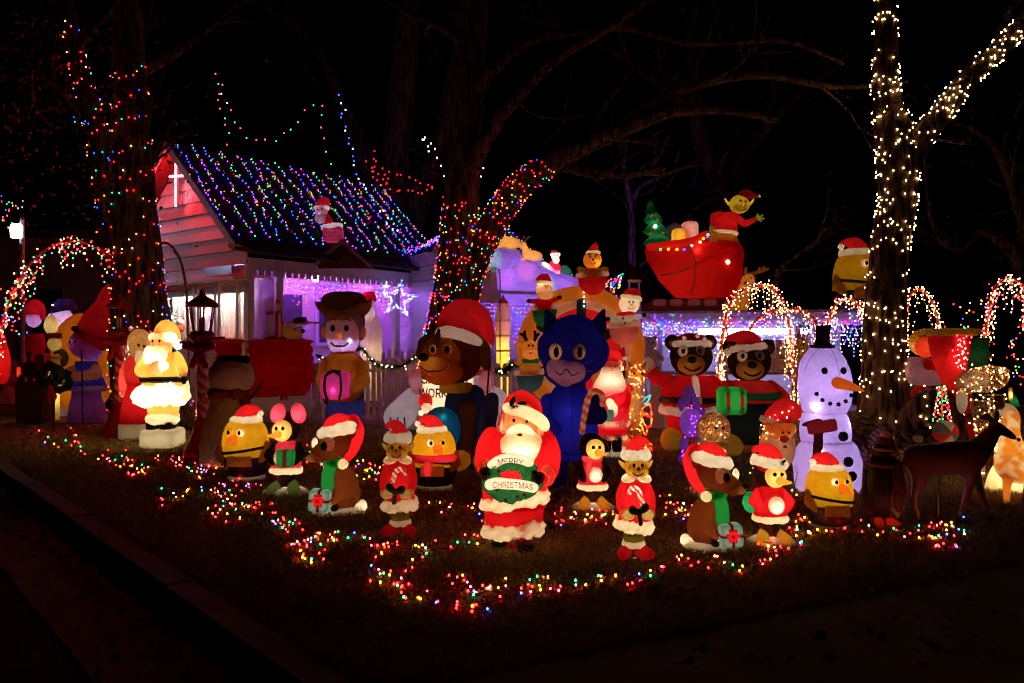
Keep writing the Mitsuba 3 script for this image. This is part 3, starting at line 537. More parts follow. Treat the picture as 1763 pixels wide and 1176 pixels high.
def tree(name, label, d, limbs, R=None, tw=3, cat='tree', base=None, twL=1.6, depth=3, skip=()):
    key = fresh(name); tag(key, label, cat); LP = []
    for i, l in enumerate(limbs):
        P, r = limb3(l, d); LP.append((P, r)); put_plain(fresh(key + ('__trunk' if i == 0 else '__limb')), limb_mesh(P, r), 'bark', True)
    if tw:
        ms = []
        for P, r in [x for i, x in enumerate(LP) if i not in skip]: ms += twigs(P, r, R, depth, tw, twL)
        k = fresh(key + '__twigs'); put_plain(k, cat_m(ms), 'bark', True); tag(k, kind='stuff')
    return key, LP
def wind(LP, turns, v0, v1, n, off=.014, jit=.05):
    """points of a string wound round a limb, between fractions v0 and v1 of its length"""
    P, r = LP; D, rr = dense(P, r, 200); t = np.linspace(v0, v1, n) * 199; i = t.astype(int).clip(0, 198); w = (t - i)[:, None]
    c = D[i] * (1 - w) + D[i + 1] * w; rad = rr[i] + off; tg = D[i + 1] - D[i]; tg /= np.linalg.norm(tg, axis=1, keepdims=True)
    x = np.cross([0, 1., 0], tg); x /= np.linalg.norm(x, axis=1, keepdims=True); y = np.cross(tg, x); a = np.linspace(0, turns * 2 * np.pi, n) + rng.normal(0, .08, n); wob = meshkit.fbm(np.stack([a * .45, turns + 0 * a, 0 * a], 1), 3) - .5
    return c + rad[:, None] * (np.cos(a)[:, None] * x + np.sin(a)[:, None] * y) + tg * (rng.normal(0, jit, n) + wob * .75)[:, None]
R = np.random.default_rng(21)
# big left tree
dL = 12.9
kL, LL = tree('broad_tree', 'big dark tree wound with multicoloured lights, at left before the gable', dL,
   [[(262, 742, 78), (258, 700, 62), (248, 620, 54), (240, 520, 46), (232, 400, 40), (226, 250, 32), (222, 120, 27), (218, -30, 23)],
    [(222, 470, 40), (200, 380, 30), (180, 290, 22, -.3), (160, 200, 17, -.5), (135, 110, 14, -.6), (120, 40, 11, -.6), (110, -40, 9, -.6)],
    [(235, 320, 22), (190, 250, 17, .3), (120, 180, 12, .5), (60, 110, 9, .7), (10, 70, 7, .9)], [(225, 130, 14), (300, 90, 9, .5), (370, 40, 6, .9), (430, -20, 5, 1.2)]], R, 5, twL=1.4)
ps = np.vstack([wind(LL[0], 13, .01, .80, 230), wind(LL[1], 11, .12, .80, 130), wind(LL[2], 5, .08, .42, 40)])
def tree_lights(label, sets, pal, r, gain=1., step=3):
    light_string('tree_lights', label, None, pal, r, wires=[w for w in sets], extra=np.vstack(sets), gain=gain, wr=.003)
tree_lights('multicoloured lights wound loosely round the big left tree', [wind(LL[0], 13, .01, .82, 250), wind(LL[1], 11, .12, .82, 140), wind(LL[2], 5, .08, .45, 45), wind(LL[0], 7, .02, .40, 110)],
            [('pink', 3), ('red', 4), ('teal', 2), ('blue', 2), ('amber', 2), ('warm', 2)], .0105, .8)
# leaves still on the left tree
n_ = 1500; i_ = R.integers(0, 3, n_); c_ = np.stack([R.normal(110, 120, n_), R.normal(170, 110, n_)], 1); dd = dL + R.normal(0, 1.0, n_)
lp = np.array([at(a, b, q) for (a, b), q in zip(c_, dd)]); e_ = R.normal(0, 1, (n_, 3)); e_ /= np.linalg.norm(e_, axis=1, keepdims=True); g_ = np.cross(e_, R.normal(0, 1, (n_, 3))); g_ /= np.linalg.norm(g_, axis=1, keepdims=True); s1 = R.uniform(.03, .06, n_)[:, None]
v_ = np.stack([lp - e_ * s1, lp + g_ * s1 * .6, lp + e_ * s1, lp - g_ * s1 * .6], 1).reshape(-1, 3); b_ = (np.arange(n_) * 4)[:, None, None]
scene[kL + '__crown'] = mikit.ply(trimesh.Trimesh(v_, (np.array([[0, 1, 2], [0, 2, 3]])[None] + b_).reshape(-1, 3), process=False), 'matte', False, color=np.repeat(np.array([.10, .07, .025]) * R.uniform(.5, 1.3, (n_, 1)), 4, 0)); tag(kL + '__crown', kind='stuff')
# middle tree
kM, LM = tree('broad_tree', 'forked dark tree wound with multicoloured lights, between puppy and wing', 13.0,
   [[(768, 705, 52), (766, 640, 44), (772, 560, 38), (782, 480, 34), (790, 400, 32), (796, 300, 30), (806, 180, 27), (818, 60, 23), (826, -40, 20)],
    [(790, 520, 34), (812, 450, 30), (850, 385, 25, -.2), (890, 325, 22, -.4), (960, 275, 18, -.6), (1050, 232, 14, -.8), (1180, 190, 9, -1), (1330, 205, 5, -1.2)],
    [(800, 320, 20), (830, 250, 14, -.3), (880, 180, 11, -.5), (960, 100, 9, -.6), (1060, 40, 7, -.8), (1150, -30, 5, -1)], [(806, 190, 14), (850, 120, 10, -.3), (940, 62, 8, -.5), (1060, 48, 6, -.7), (1200, 75, 5, -.8), (1330, 70, 4, -.9), (1450, 110, 3, -1)], [(1050, 232, 10, -.8), (1160, 160, 8, -.9), (1300, 130, 6, -1), (1450, 150, 4, -1), (1560, 140, 3, -1)], [(812, 100, 10), (780, 60, 8, .3), (700, 20, 6, .5), (640, -20, 5, .6)],
    [(960, 278, 12, -.6), (1040, 300, 8, -.4), (1140, 290, 5, -.2)]], R, 3, twL=1.5, depth=2)
tree_lights('dense multicoloured lights wound round the forked middle tree', [wind(LM[0], 19, .10, .47, 330), wind(LM[1], 17, .03, .42, 250), wind(LM[0], 14, .05, .34, 260), wind(LM[1], 9, .05, .38, 120)],
            [('red', 6), ('pink', 3), ('teal', 2), ('blue', 2), ('amber', 3), ('warm', 1)], .0095, .75)
# tree behind, in front of the porch end
kB, LB = tree('broad_tree', 'dark unlit many stemmed tree rising behind the porch end', 19.6,
   [[(690, 650, 34), (682, 560, 34), (676, 460, 38), (672, 390, 36), (676, 300, 30), (690, 180, 26), (700, 60, 22), (704, -40, 20)], [(668, 400, 26), (650, 330, 18), (625, 260, 14), (585, 170, 11), (560, 110, 9), (500, 40, 7), (420, 0, 5)],
    [(690, 420, 28), (720, 350, 22), (752, 260, 16), (775, 160, 13), (790, 60, 10), (800, -30, 9)]], R, 5, twL=1.8)
# hanging strings on that tree
def px_path(pts, d): return np.array([at(p[0], p[1], d + (p[2] if len(p) > 2 else 0)) for p in pts])
for lb, pal, pts, st, rr in (('blue white lights hanging in a curve down the unlit tree', [('cool', 3), ('blue', 2)], [(588, 165), (590, 205), (602, 245), (612, 290), (632, 330), (650, 360), (668, 375), (672, 400), (690, 395)], .12, .017),
                     ('blue white lights in a small bunch high on the unlit tree', [('cool', 1)], [(728, 240), (738, 250), (735, 262), (726, 238), (742, 238), (762, 300), (832, 285), (828, 300), (822, 312)], .17, .017),
                     ('dim red lights strung across the stems of the unlit tree', [('dimred', 1)], [(642, 258), (645, 275), (640, 300), (650, 315), (662, 325), (690, 330), (722, 332), (750, 324), (684, 298), (660, 292), (668, 320), (630, 280)], .11, .017),
                     ('pale lights looping from the roof ridge up to a branch', [('teal', 2), ('pink', 1), ('cool', 1)], [(372, 128), (378, 155), (390, 180), (402, 200), (425, 235), (452, 246), (480, 240), (505, 215), (530, 190), (550, 172)], .2, .014),
                     ('pink and teal lights dangling on a thin branch above the gable', [('teal', 1), ('pink', 1)], [(380, 145), (376, 168), (380, 190), (388, 210), (392, 232), (395, 250)], .17, .014),
                     ('pale lights hanging straight down left of the unlit tree', [('teal', 2), ('pink', 1)], [(552, 180), (554, 205), (556, 230), (560, 262), (566, 290)], .24, .014)):
    w = resample(px_path(pts, 15.0), st); light_string('hanging_lights', lb, w + rng.normal(0, .025, w.shape), pal, rr, gain=.55)
# right tree with warm white lights
kR, LR = tree('broad_tree', 'thick ridged tree wound with warm white lights, behind the snowman', 11.0,
   [[(1535, 775, 88), (1530, 735, 58), (1522, 680, 41), (1522, 600, 35), (1525, 500, 33), (1533, 420, 31), (1545, 340, 31), (1546, 280, 34), (1540, 235, 32), (1530, 190, 24), (1524, 120, 21), (1524, 40, 18), (1530, -40, 16)],
    [(1552, 300, 26), (1578, 250, 22, -.1), (1620, 195, 19, -.2), (1672, 130, 17, -.3), (1720, 85, 16, -.4), (1763, 40, 14, -.5), (1830, -30, 12, -.6)],
    [(1530, 752, 46), (1585, 715, 30, -.5), (1612, 690, 24, -.8), (1650, 768, 16, -1.1)], [(1500, 745, 44), (1475, 765, 20, -.6), (1462, 790, 10, -.8)], [(1720, 90, 10, -.4), (1735, 30, 8), (1763, -30, 6)]], R, 2, twL=1.4, skip=(0, 2, 3))
m_ = ball(at(1507, 500, 10.72), (.085, .06, .16), 2); put_plain(kR + '__knot', m_, 'bark', True)
def clump(p): return p[(meshkit.noise(np.stack([np.arange(len(p)) * .21, 0 * p[:, 0], 0 * p[:, 0]], 1)) + rng.uniform(-.3, .3, len(p))) > .36]
tree_lights('warm white lights wound round the thick right tree', [clump(wind(LR[0], 21, .10, .97, 470, jit=.03)), clump(wind(LR[1], 13, .12, .80, 240, jit=.03)), clump(wind(LR[2], 5, .05, .9, 60)), wind(LR[0], 5, .02, .30, 80), clump(wind(LR[0], 11, .42, .80, 230))], [('warm', 1)], .0115, 1.5)
# thin trees and branches behind
kT, LT = tree('bare_tree', 'thin pale bare tree standing left of the sleigh', 19.5, [[(1082, 620, 8), (1086, 520, 8), (1089, 440, 7), (1088, 360, 6), (1100, 325, 4), (1150, 300, 3), (1240, 260, 2)], [(1088, 370, 5), (1080, 320, 4), (1072, 270, 3), (1068, 200, 2)], [(1180, 380, 5), (1210, 350, 4), (1250, 335, 3), (1310, 320, 2)]], R, 4, twL=1.6)
kT2, LT2 = tree('bare_tree', 'bare dark tree reaching over from the far right', 16.0, [[(1800, 700, 20), (1780, 520, 17), (1740, 430, 12), (1690, 400, 9), (1650, 430, 7), (1610, 400, 5), (1600, 350, 4)], [(1780, 520, 10), (1745, 330, 8), (1700, 240, 6), (1640, 210, 4)], [(1330, 540, 6), (1340, 470, 5), (1370, 440, 4), (1400, 420, 3), (1420, 390, 2)]], R, 6, twL=2.0)
kT3, LT3 = tree('bare_tree', 'tall bare tree dim against the night sky at upper right', 21.0, [[(1290, 700, 20), (1285, 500, 18), (1240, 330, 15), (1200, 200, 12), (1190, 80, 9), (1210, -40, 7)], [(1240, 330, 10), (1340, 200, 8), (1420, 120, 6), (1480, 30, 4)], [(1200, 200, 8), (1100, 120, 6), (1000, 60, 5), (900, 30, 4)]], R, 7, twL=2.6)
# ------------------------------------------------------------------ LIT ARCHES
def arch(label, pts, d, drop, n, pal, r=.0105, gain=.9, hoop=(.35, .03, .03), rep=1, seed=0, group=None, lights=True, spread=.06):
    key = fresh('light_arch'); tag(key, label, 'light arch', group); P = px_path(pts, d); D, _ = dense(P, np.ones(len(P)), 60)
    put(key + '__hoop', tube3(P, .022, 8, n=50), hoop, 'paint'); R_ = np.random.default_rng(seed); ps, ws = [], []
    for t in np.sort(R_.uniform(0, 59, n)):
        o = D[int(t)] + R_.normal(0, spread, 3) * [.4, 1, .4]; L_ = drop * R_.uniform(.15, 1); zz = np.arange(0, L_, .075)
        w = o + np.stack([np.cumsum(R_.normal(0, .018, len(zz))), R_.normal(0, .03, len(zz)), -zz], 1); ps.append(w + R_.normal(0, .01, w.shape))
        if len(w) > 1: ws.append(w)
    e = np.vstack([resample(D, .05)] * rep); ps.append(e + R_.normal(0, .03, e.shape)); ps = np.vstack(ps); ps = ps[ps[:, 2] > .05]
    put(key + '__wire', cat_m([wire3(w, .003, 4) for w in ws]), (.35, .22, .12), 'matte', mott=0); tag(key + '__wire', kind='stuff')
    if lights: emit_bulbs(key, ps, pal, r, gain)
WRM = [('warm', 9), ('amber', 1), ('red', .8), ('pink', .7)]
arch('left lit arch of red and warm lights with dangling strands, before the garage', [(-8, 640), (2, 560), (25, 500), (60, 445), (105, 418), (130, 414), (165, 425), (192, 445)], 10.6, .40, 60, [('warm', 6), ('red', 4), ('pink', 3), ('teal', 2), ('green', 1)], .0105, .8, seed=1)
arch('unlit bronze arch with bare strands, beside the gable wall', [(270, 425), (285, 418), (300, 430), (314, 460), (322, 520), (324, 600), (326, 690)], 12.5, .55, 14, WRM, lights=False, hoop=(.22, .08, .07), seed=2)
arch('widest arch of warm white lights, behind the black bears', [(1232, 720), (1238, 640), (1245, 570), (1262, 515), (1290, 495), (1318, 492), (1342, 510), (1358, 560), (1366, 640), (1372, 720)], 10.8, .40, 110, WRM, .0088, 1.1, rep=5, seed=3, spread=.09)
arch('second arch of warm white lights, overlapping the widest one', [(1272, 720), (1276, 620), (1295, 560), (1330, 535), (1372, 532), (1405, 555), (1418, 620), (1424, 720)], 11.6, .30, 60, WRM, .0088, 1., rep=3, seed=4, spread=.08)
arch('arch of warm white lights just left of the thick tree', [(1416, 720), (1418, 620), (1424, 560), (1442, 522), (1462, 514), (1480, 528), (1490, 570), (1493, 640), (1494, 720)], 11.8, .35, 80, WRM, .0088, 1.1, rep=4, spread=.09, seed=5)
arch('arch of warm white lights just right of the thick tree', [(1556, 700), (1557, 560), (1566, 510), (1580, 498), (1598, 508), (1614, 548), (1622, 620), (1624, 700)], 11.9, .35, 70, WRM, .0088, 1.1, rep=4, spread=.09, seed=6)
arch('rightmost arch of warm lights at the edge of the lawn', [(1694, 640), (1698, 560), (1708, 510), (1724, 484), (1744, 480), (1764, 500), (1775, 560), (1780, 640)], 10.8, .55, 70, [('warm', 6), ('pink', 2), ('red', 1)], .0105, .85, rep=2, seed=7)
for lb, pts, d, pal in (('multicoloured lights sagging between the two right arches', [(1650, 528), (1680, 524), (1694, 520), (1660, 545), (1650, 560), (1670, 565), (1690, 560), (1645, 585)], 11., MULTI), ('multicoloured lights low in the dark at the right edge', [(1735, 590), (1750, 600), (1735, 612), (1755, 620), (1745, 640), (1760, 660), (1740, 600), (1763, 580)], 12., MULTI),
        ('pale lights spread over the garage eave at far left', [(0, 335), (12, 350), (30, 355), (40, 352), (8, 360), (15, 372), (0, 378), (20, 380), (12, 395)], 13, MULTI), ('coloured lights wound round the dark post at far left', [(0, 500), (20, 505), (50, 500), (12, 520), (52, 512), (8, 540), (18, 560), (5, 545), (30, 570), (48, 575)], 10.5, MULTI)):
    w = resample(px_path(pts, d), .07); light_string('hanging_lights', lb, w + rng.normal(0, .05, w.shape), pal, .011, gain=.8)
icicles('icicle_lights', 'short row of coloured icicle lights left of the step ladder', at(1038, 490, 15), at(1072, 472, 15), 14, .28, MULTI, .012, .7, .06, seed=8)
# ------------------------------------------------------------------ strings lying on the lawn
def lawn_string(label, pts, n, pal=LAWN, jit=8., seed=0):
    n = int(n * .82); R_ = np.random.default_rng(seed); t = np.r_[0, np.cumsum(np.hypot(*np.diff(np.array(pts, float), axis=0).T))]; s = np.linspace(0, t[-1], n * 2); p = np.array(pts, float)
    u, v = np.interp(s, t, p[:, 0]) + R_.normal(0, jit, n * 2), np.interp(s, t, p[:, 1]) + R_.normal(0, jit * .75, n * 2)
    w = np.array([ground(a, b, z) for a, b, z in zip(u, v, R_.uniform(.015, .055, n * 2))]); light_string('lawn_lights', label, None, pal, .0054 + .00036 * w[0][1], wires=[w], extra=w[::2] + [0, 0, .012], gain=2.8, weight=1.6)
for i, (lb, n, pts) in enumerate((
    ('coloured lights lying on the lawn at far left', 46, [(70, 742), (85, 762), (90, 765), (130, 768), (125, 745), (150, 778), (178, 788), (200, 785), (225, 795), (190, 800), (215, 812), (240, 815)]),
    ('coloured lights on the lawn around the red lamp foot', 60, [(248, 805), (210, 812), (236, 815), (290, 785), (305, 782), (300, 795), (335, 790), (330, 805), (350, 815), (380, 805), (345, 808), (300, 808), (400, 805)]),
    ('coloured lights spread on the lawn before the left yellow bird', 78, [(272, 862), (290, 848), (320, 848), (345, 835), (380, 840), (400, 825), (440, 838), (370, 850), (395, 862), (420, 870), (365, 880), (390, 890), (450, 872)]),
    ('coloured lights trailing over the dark lawn below the left fawn', 72, [(430, 865), (455, 880), (480, 890), (500, 900), (470, 905), (520, 915), (540, 930), (500, 935), (525, 955), (535, 965), (560, 945), (590, 925), (530, 925)]),
    ('coloured lights on the lawn at the front left bend', 50, [(640, 950), (662, 930), (645, 975), (655, 1005), (640, 1000), (680, 985), (690, 1005), (685, 1020), (700, 1035), (690, 1010), (720, 970), (735, 945), (600, 925)]),
    ('coloured lights on the lawn in front of the big lit santa', 60, [(700, 1030), (740, 1032), (790, 1045), (840, 1042), (850, 1010), (815, 1025), (780, 985), (820, 1030), (870, 1000), (890, 1015), (940, 990), (920, 1025), (985, 1000)]),
    ('coloured lights on the lawn running right of the big lit santa', 44, [(1000, 1008), (1045, 995), (1080, 998), (1105, 1000), (1150, 975), (1175, 962), (1200, 975), (1240, 960), (1265, 985), (1300, 970), (1335, 955), (1320, 935)]),
    ('coloured lights on the lawn behind the left fawn', 60, [(530, 775), (545, 765), (560, 785), (590, 800), (600, 790), (615, 795), (640, 815), (655, 805), (630, 825), (660, 800), (545, 800), (520, 790), (680, 835)]),
    ('coloured lights on the lawn left of the big lit santa', 36, [(690, 880), (720, 865), (745, 880), (760, 872), (800, 880), (825, 875), (835, 860), (815, 930), (820, 945), (835, 930), (720, 945)]),
    ('coloured lights on the lawn between santa and the right elf', 36, [(955, 880), (985, 890), (1010, 900), (1040, 897), (1060, 880), (1000, 885), (960, 905), (1050, 888)]),
    ('coloured lights on the lawn between the elf and the right fawn', 44, [(1145, 862), (1165, 872), (1160, 855), (1180, 885), (1200, 880), (1175, 868), (1190, 895), (1150, 880), (1185, 900), (1245, 935), (1265, 920), (1280, 925)]),
    ('coloured lights on the lawn round the feet of the capped penguin', 56, [(1355, 832), (1375, 845), (1365, 870), (1385, 885), (1370, 895), (1400, 905), (1440, 895), (1365, 905), (1395, 920), (1340, 930), (1305, 945), (1330, 955), (1450, 905)]),
    ('coloured lights on the lawn below the dark deer', 52, [(1480, 905), (1510, 920), (1560, 925), (1600, 905), (1620, 900), (1605, 930), (1640, 940), (1660, 925), (1645, 910), (1625, 925), (1610, 945), (1655, 900), (1580, 925)]))):
    lawn_string(lb, pts, n, seed=30 + i)
# ------------------------------------------------------------------ LIT PLASTIC FIGURES ON THE FRONT LAWN
CREAM = (.88, .80, .62)
def big_santa():
    f = Fig('santa_figure', 'big lit plastic santa holding the merry christmas wreath, nearest the street', 'santa figure', 893, 948, ab=True, sx=.96, lean=-1.2); L = 2.3
    for x, z, y in ((858, 926, 4), (905, 938, -6)):
        f.sbox('boot', x, z, 15, 13, BLACK, y=y - 2, ry=22, mat='paint', power=4)
    f.lathe('trousers', [(884, 918, 44), (885, 906, 50), (886, 880, 53), (887, 860, 52)], RED, dr=.7, L=L * .8)
    f.ring('trouser_trim', 884, 908, 46, 12, CREAM, ry=30, tilt=6, L=L * .75, fluff=.9)
    f.lathe('coat', [(888, 872, 57), (888, 850, 58), (889, 820, 58), (892, 785, 60), (898, 760, 58), (902, 742, 46), (905, 730, 24)], RED, dr=.68, L=L, lamp=(1., .82, .55))
    f.ring('coat_trim', 888, 858, 54, 10.5, CREAM, ry=38, tilt=9, L=L, fluff=.9)
    f.lathe('beard', [(897, 800, 7), (898, 788, 23), (899, 770, 33), (901, 754, 36), (903, 744, 31), (904, 737, 18)], CREAM, dr=.34, y=-46, L=L * 1.05)
    f.ell('head', 903, 722, 31, 34, (.86, .60, .28), y=-22, ry=28, L=L * .95)
    for x in (873, 934): f.ell('side_hair', x, 738, 8, 30, CREAM, y=-14, ry=12, L=L)
    f.tube('moustache', [(878, 738, -54, 3), (888, 733, -57, 6), (900, 729, -59, 6), (912, 733, -57, 6), (922, 740, -53, 3)], WHITE, L=L)
    f.ell('nose', 899, 724, 5, 5, (.85, .5, .22), y=-53, sub=2, L=L * .8); f.ell('mouth', 899, 741, 5, 2.6, (.7, .2, .12), y=-62, sub=2, mat='paint')
    f.dots(((889, 719, -48.5), (911, 721, -48)), 2.6)
    f.tube('hat', [(911, 709, -6, 31), (906, 701, -5, 30), (900, 693, -2, 24), (890, 692, 4, 15), (876, 712, 4, 10), (866, 736, 2, 7)], RED, L=L * .9)
    f.add('hat_trim', tube3([f.c(*q[:3]) for q in ((878, 700, -26), (895, 703, -42), (915, 708, -46), (935, 720, -38), (944, 732, -18))], [9, 10.5, 11, 11, 9], 14), CREAM, L=L)
    f.ell('pompom', 864, 742, 10, 10, CREAM, y=-4, L=L)
    for a in (0, 120, 240): f.ell('holly_leaf', 893 + 11 * math.cos(math.radians(a)), 692 + 5 * math.sin(math.radians(a)), 9, 4, (.01, .12, .03), y=-42, tilt=a, sub=2, mat='paint')
    for dx in (-3, 3): f.ell('holly_berry', 893 + dx, 696 + abs(dx) * .6, 3, 3, (.6, .02, .02), y=-47, sub=2, mat='paint')
    # wreath
    def wr(v):
        n = meshkit.fbm(v * .16, 3)[:, None]; return np.array([.008, .10, .03]) * (1 - n) + np.array([.06, .38, .12]) * n
    f.ring('wreath', 884, 814, 29, 13, wr, ry=9, y=-44, fluff=.5)
    m = ring3((0, 0, 0), 27, 27, 12.5, fluff=.8); v = m.vertices.copy(); m.vertices = np.stack([v[:, 0] * 1.3, v[:, 2] * .7, v[:, 1]], 1) + np.array(f.c(884, 814, -52)); m.invert() if m.volume < 0 else 0
    key = [q for q in scene if q.startswith(f.key + '__wreath')][0]; del scene[key]
    f.add('wreath', m, wr, L=1.3)
    for a, b in ((862, 800), (872, 848), (892, 842), (905, 838), (858, 830)): f.ell('berry', a, b, 3.4, 3.4, (.5, .03, .03), y=-64, sub=2, mat='paint')
    def banner(pts, w, y): return tube3([f.c(*q) for q in pts], w, 14, flat=.35)
    f.add('banner', banner([(850, 792, -60), (862, 783, -65), (880, 778, -68), (898, 780, -68), (914, 786, -64)], 8.5, 0), WHITE, L=L)
    f.add('banner', banner([(846, 822, -67), (860, 819, -69), (882, 820, -71), (904, 823, -70), (920, 827, -67)], 9, 0), WHITE, L=L)
    b = [q for q in scene if q.startswith(f.key + '__banner')]
    f.text('lettering', 'MERRY', 882, 787, 9.5, (.65, .04, .03), -72, arc=.006, under=b[0], squeeze=1.0, bold=False); f.text('lettering', 'CHRISTMAS', 885, 825, 9.5, (.65, .04, .03), -77, arc=.002, tilt=-3, under=b[1], squeeze=.88, bold=False)
    for pts, cuff, mit in (([(848, 748, -4, 14), (836, 775, -14, 16), (834, 798, -26, 14), (838, 806, -40, 11)], (838, 802, -36), (836, 806, -54)),
                           ([(944, 752, -6, 16), (953, 780, -16, 18), (950, 806, -28, 16), (938, 816, -42, 12)], (946, 812, -38), (931, 812, -60))):
        f.tube('arm', pts, RED, L=L * .9); f.ell('cuff', cuff[0], cuff[1], 13, 18, CREAM, y=cuff[2], ry=12, L=L); f.blob('mitten', [[(mit[0], mit[1], mit[2] + 6, 10), (mit[0] + (4 if mit[0] < 890 else -4), mit[1] + 1, mit[2], 11)], [(mit[0], mit[1] - 4, mit[2] + 2, 5), (mit[0] + (10 if mit[0] < 890 else -10), mit[1] - 9, mit[2] - 2, 4.5)]], (.02, .025, .02), mat='paint')
big_santa()
def bird(label, u, v, h, flip, white=True, two=True, L=2.2, d=None, z=0., mat='shell', group=None, foot=WHITE):
    f = Fig('bird_figure', label, 'bird figure', u, v, h, flip=flip, d=d, z=z, mat=mat, group=group, lean=((u * 7) % 5 - 2) * .8); B = (.015, .016, .03)
    if white: f.lathe('foot', [(0, 0, 26), (0, 5, 25), (0, 8, 20)], foot, dr=.8, L=L * .35, sharp=True)
    f.lathe('trousers', [(0, 5, 18), (0, 10, 27), (0, 18, 30), (0, 30, 32.2), (0, 33, 32.2)], B, dr=.85, mat='paint')
    f.lathe('body', [(0, 32, 31.8), (0, 42, 32), (0, 55, 31), (0, 68, 28.5), (0, 78, 23), (0, 84, 14)], YEL, L=L)
    f.slab('bib', [(-16, 22), (16, 22), (16, 36), (-16, 36)], YEL, y=-27, t=3, mat='paint')
    f.ring('sash', 0, 42, 32.4, 1.7, B, tilt=8, fluff=0, mat='paint')
    santa_hat(f, 2, 82, 17, h=15, side=1, L=L * .8, tr=5, drop=.5)
    e = [(-14, 67, -20), (2, 67, -24.5)] if two else [(-6, 66, -29), (10, 66, -28)]
    f.tube('beak', [(-8, 58, -24, 6.5), (-11, 56, -32, 4), (-13, 54, -38, 1.5)], (.8, .22, .02), L=L * .7)
    for q in e: f.ell('eye_white', *q[:2], 5, 6, WHITE, y=q[2], ry=3, L=L * .9, sub=2); f.ell('pupil', q[0] - 1, q[1], 2.2, 2.8, BLACK, y=q[2] - 2.4, sub=2, ry=1.4, mat='paint')
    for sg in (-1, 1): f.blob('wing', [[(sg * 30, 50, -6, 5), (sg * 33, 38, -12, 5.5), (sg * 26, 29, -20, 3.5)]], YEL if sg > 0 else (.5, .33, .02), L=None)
    return f
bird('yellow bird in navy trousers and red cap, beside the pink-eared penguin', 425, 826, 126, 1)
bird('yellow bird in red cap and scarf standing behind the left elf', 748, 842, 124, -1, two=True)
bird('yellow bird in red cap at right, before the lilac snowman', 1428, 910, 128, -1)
def add_scarf(k, col, L):
    f = [x for x in FIGS if x.key == k][0]; f.ring('scarf', 0, 45, 31, 5, col, L=L, fluff=.2); f.sbox('scarf_end', 6, 33, 5, 10, col, y=-31, ry=2.5, L=L)
add_scarf('bird_figure_001', (.75, .03, .06), 1.6)
def elf(label, u, v, h, flip, L, dim=1.):
    f = Fig('elf_figure', label, 'elf figure', u, v, h, flip=flip, sx=.86, lean=flip * 1.5)
    for sg in (-1, 1): f.blob('shoe', [[(sg * 6, 5, 0, 5.5), (sg * 11, 5.5, -8, 6.5)], [(sg * 11, 5, -8, 6), (sg * 14, 7, -16, 4)]], RED, L=L * .35 * dim)
    f.lathe('stockings', [(0, 9, 9), (0, 18, 10), (0, 26, 16)], (.22, .22, .03), L=L * .35 * dim); f.ring('ankle_trim', 0, 12, 9, 2.4, CREAM, L=L * .5 * dim)
    f.lathe('coat', [(0, 27, 16), (0, 34, 15.5), (0, 46, 11.5), (0, 58, 11), (0, 66, 9.5), (0, 69, 7)], RED, dr=.75, L=L)
    f.ring('coat_trim', 0, 28, 15.5, 4.2, CREAM, tilt=-4, L=L, fluff=1.)
    for sg, el in ((-1, (-15, 47)), (1, (15, 47))):
        f.tube('sleeve', [(sg * 9.5, 64, 0, 3.6), (el[0], el[1] + 4, -4, 4.2), (sg * 13, 41, -13, 4)], RED, L=L * .7); f.ell('cuff', sg * 12.5, 40.5, 4.8, 4.2, CREAM, y=-15, L=L, sub=2)
        f.blob('mitten', [[(sg * 11, 40, -19, 4), (sg * 7, 40, -20, 3.6)], [(sg * 11, 42, -19, 2), (sg * 8, 44.5, -20, 1.8)]], (.78, .6, .2), L=L * .8)
    for a in (-7, 7): f.ell('collar', a, 68.5, 8, 4, CREAM, y=-6, ry=7, tilt=-a * 2, L=L)
    f.ell('head', 0, 78, 11, 11, (.62, .42, .06), y=-3, ry=10, L=L * .8)
    for a in (-6.5, 6.5): f.ell('cheek', a * .85, 74.5, 5.2, 5, (.66, .45, .08), y=-10, ry=4, L=L * .75, sub=2)
    for a in (-1, 1): f.tube('ear', [(a * 10, 77, -2, 2.6), (a * 13.5, 79, -1, 1.9), (a * 16.5, 82, 0, .6)], (.62, .42, .06), L=L * .7)
    f.dots(((-4, 80, -13.5), (4, 80, -13.5)), 1.5); f.ell('nose', 0, 77, 1.9, 1.9, (.6, .32, .06), y=-14.5, sub=2, mat='paint'); f.tube('smile', [(-5, 73.5, -13.6, .5), (0, 71.6, -15, .6), (5, 73.5, -13.6, .5)], (.25, .06, .02), mat='paint')
    santa_hat(f, 0, 87, 10.8, h=12, side=1, L=L, tr=4.2, drop=2.6)
    def cane(p): return np.where((np.sin((p[:, 0] + p[:, 2]) * 1.1) > 0)[:, None], np.array(RED), np.array(WHITE))
    f.tube('candy_cane', [(6, 44, -19, 2.2), (3, 52, -19, 2.3), (0, 60, -17, 2.4), (-5, 62, -17, 2.4), (-9, 58, -18, 2.4)], cane, L=L)
    f.blob('bow', [[(-6, 45, -22, 4), (0, 43, -23, 2)], [(6, 47, -22, 4), (0, 43, -23, 2)], [(0, 43, -23, 2), (2, 34, -22, 2.5)]], (.01, .13, .03), mat='paint'); return f
elf('lit elf in red coat at left, second from the left fawn', 690, 922, 194, -1, .85)
elf('brightly lit elf in red coat holding a candy cane, right of the big santa', 1090, 960, 204, 1, 2.1)
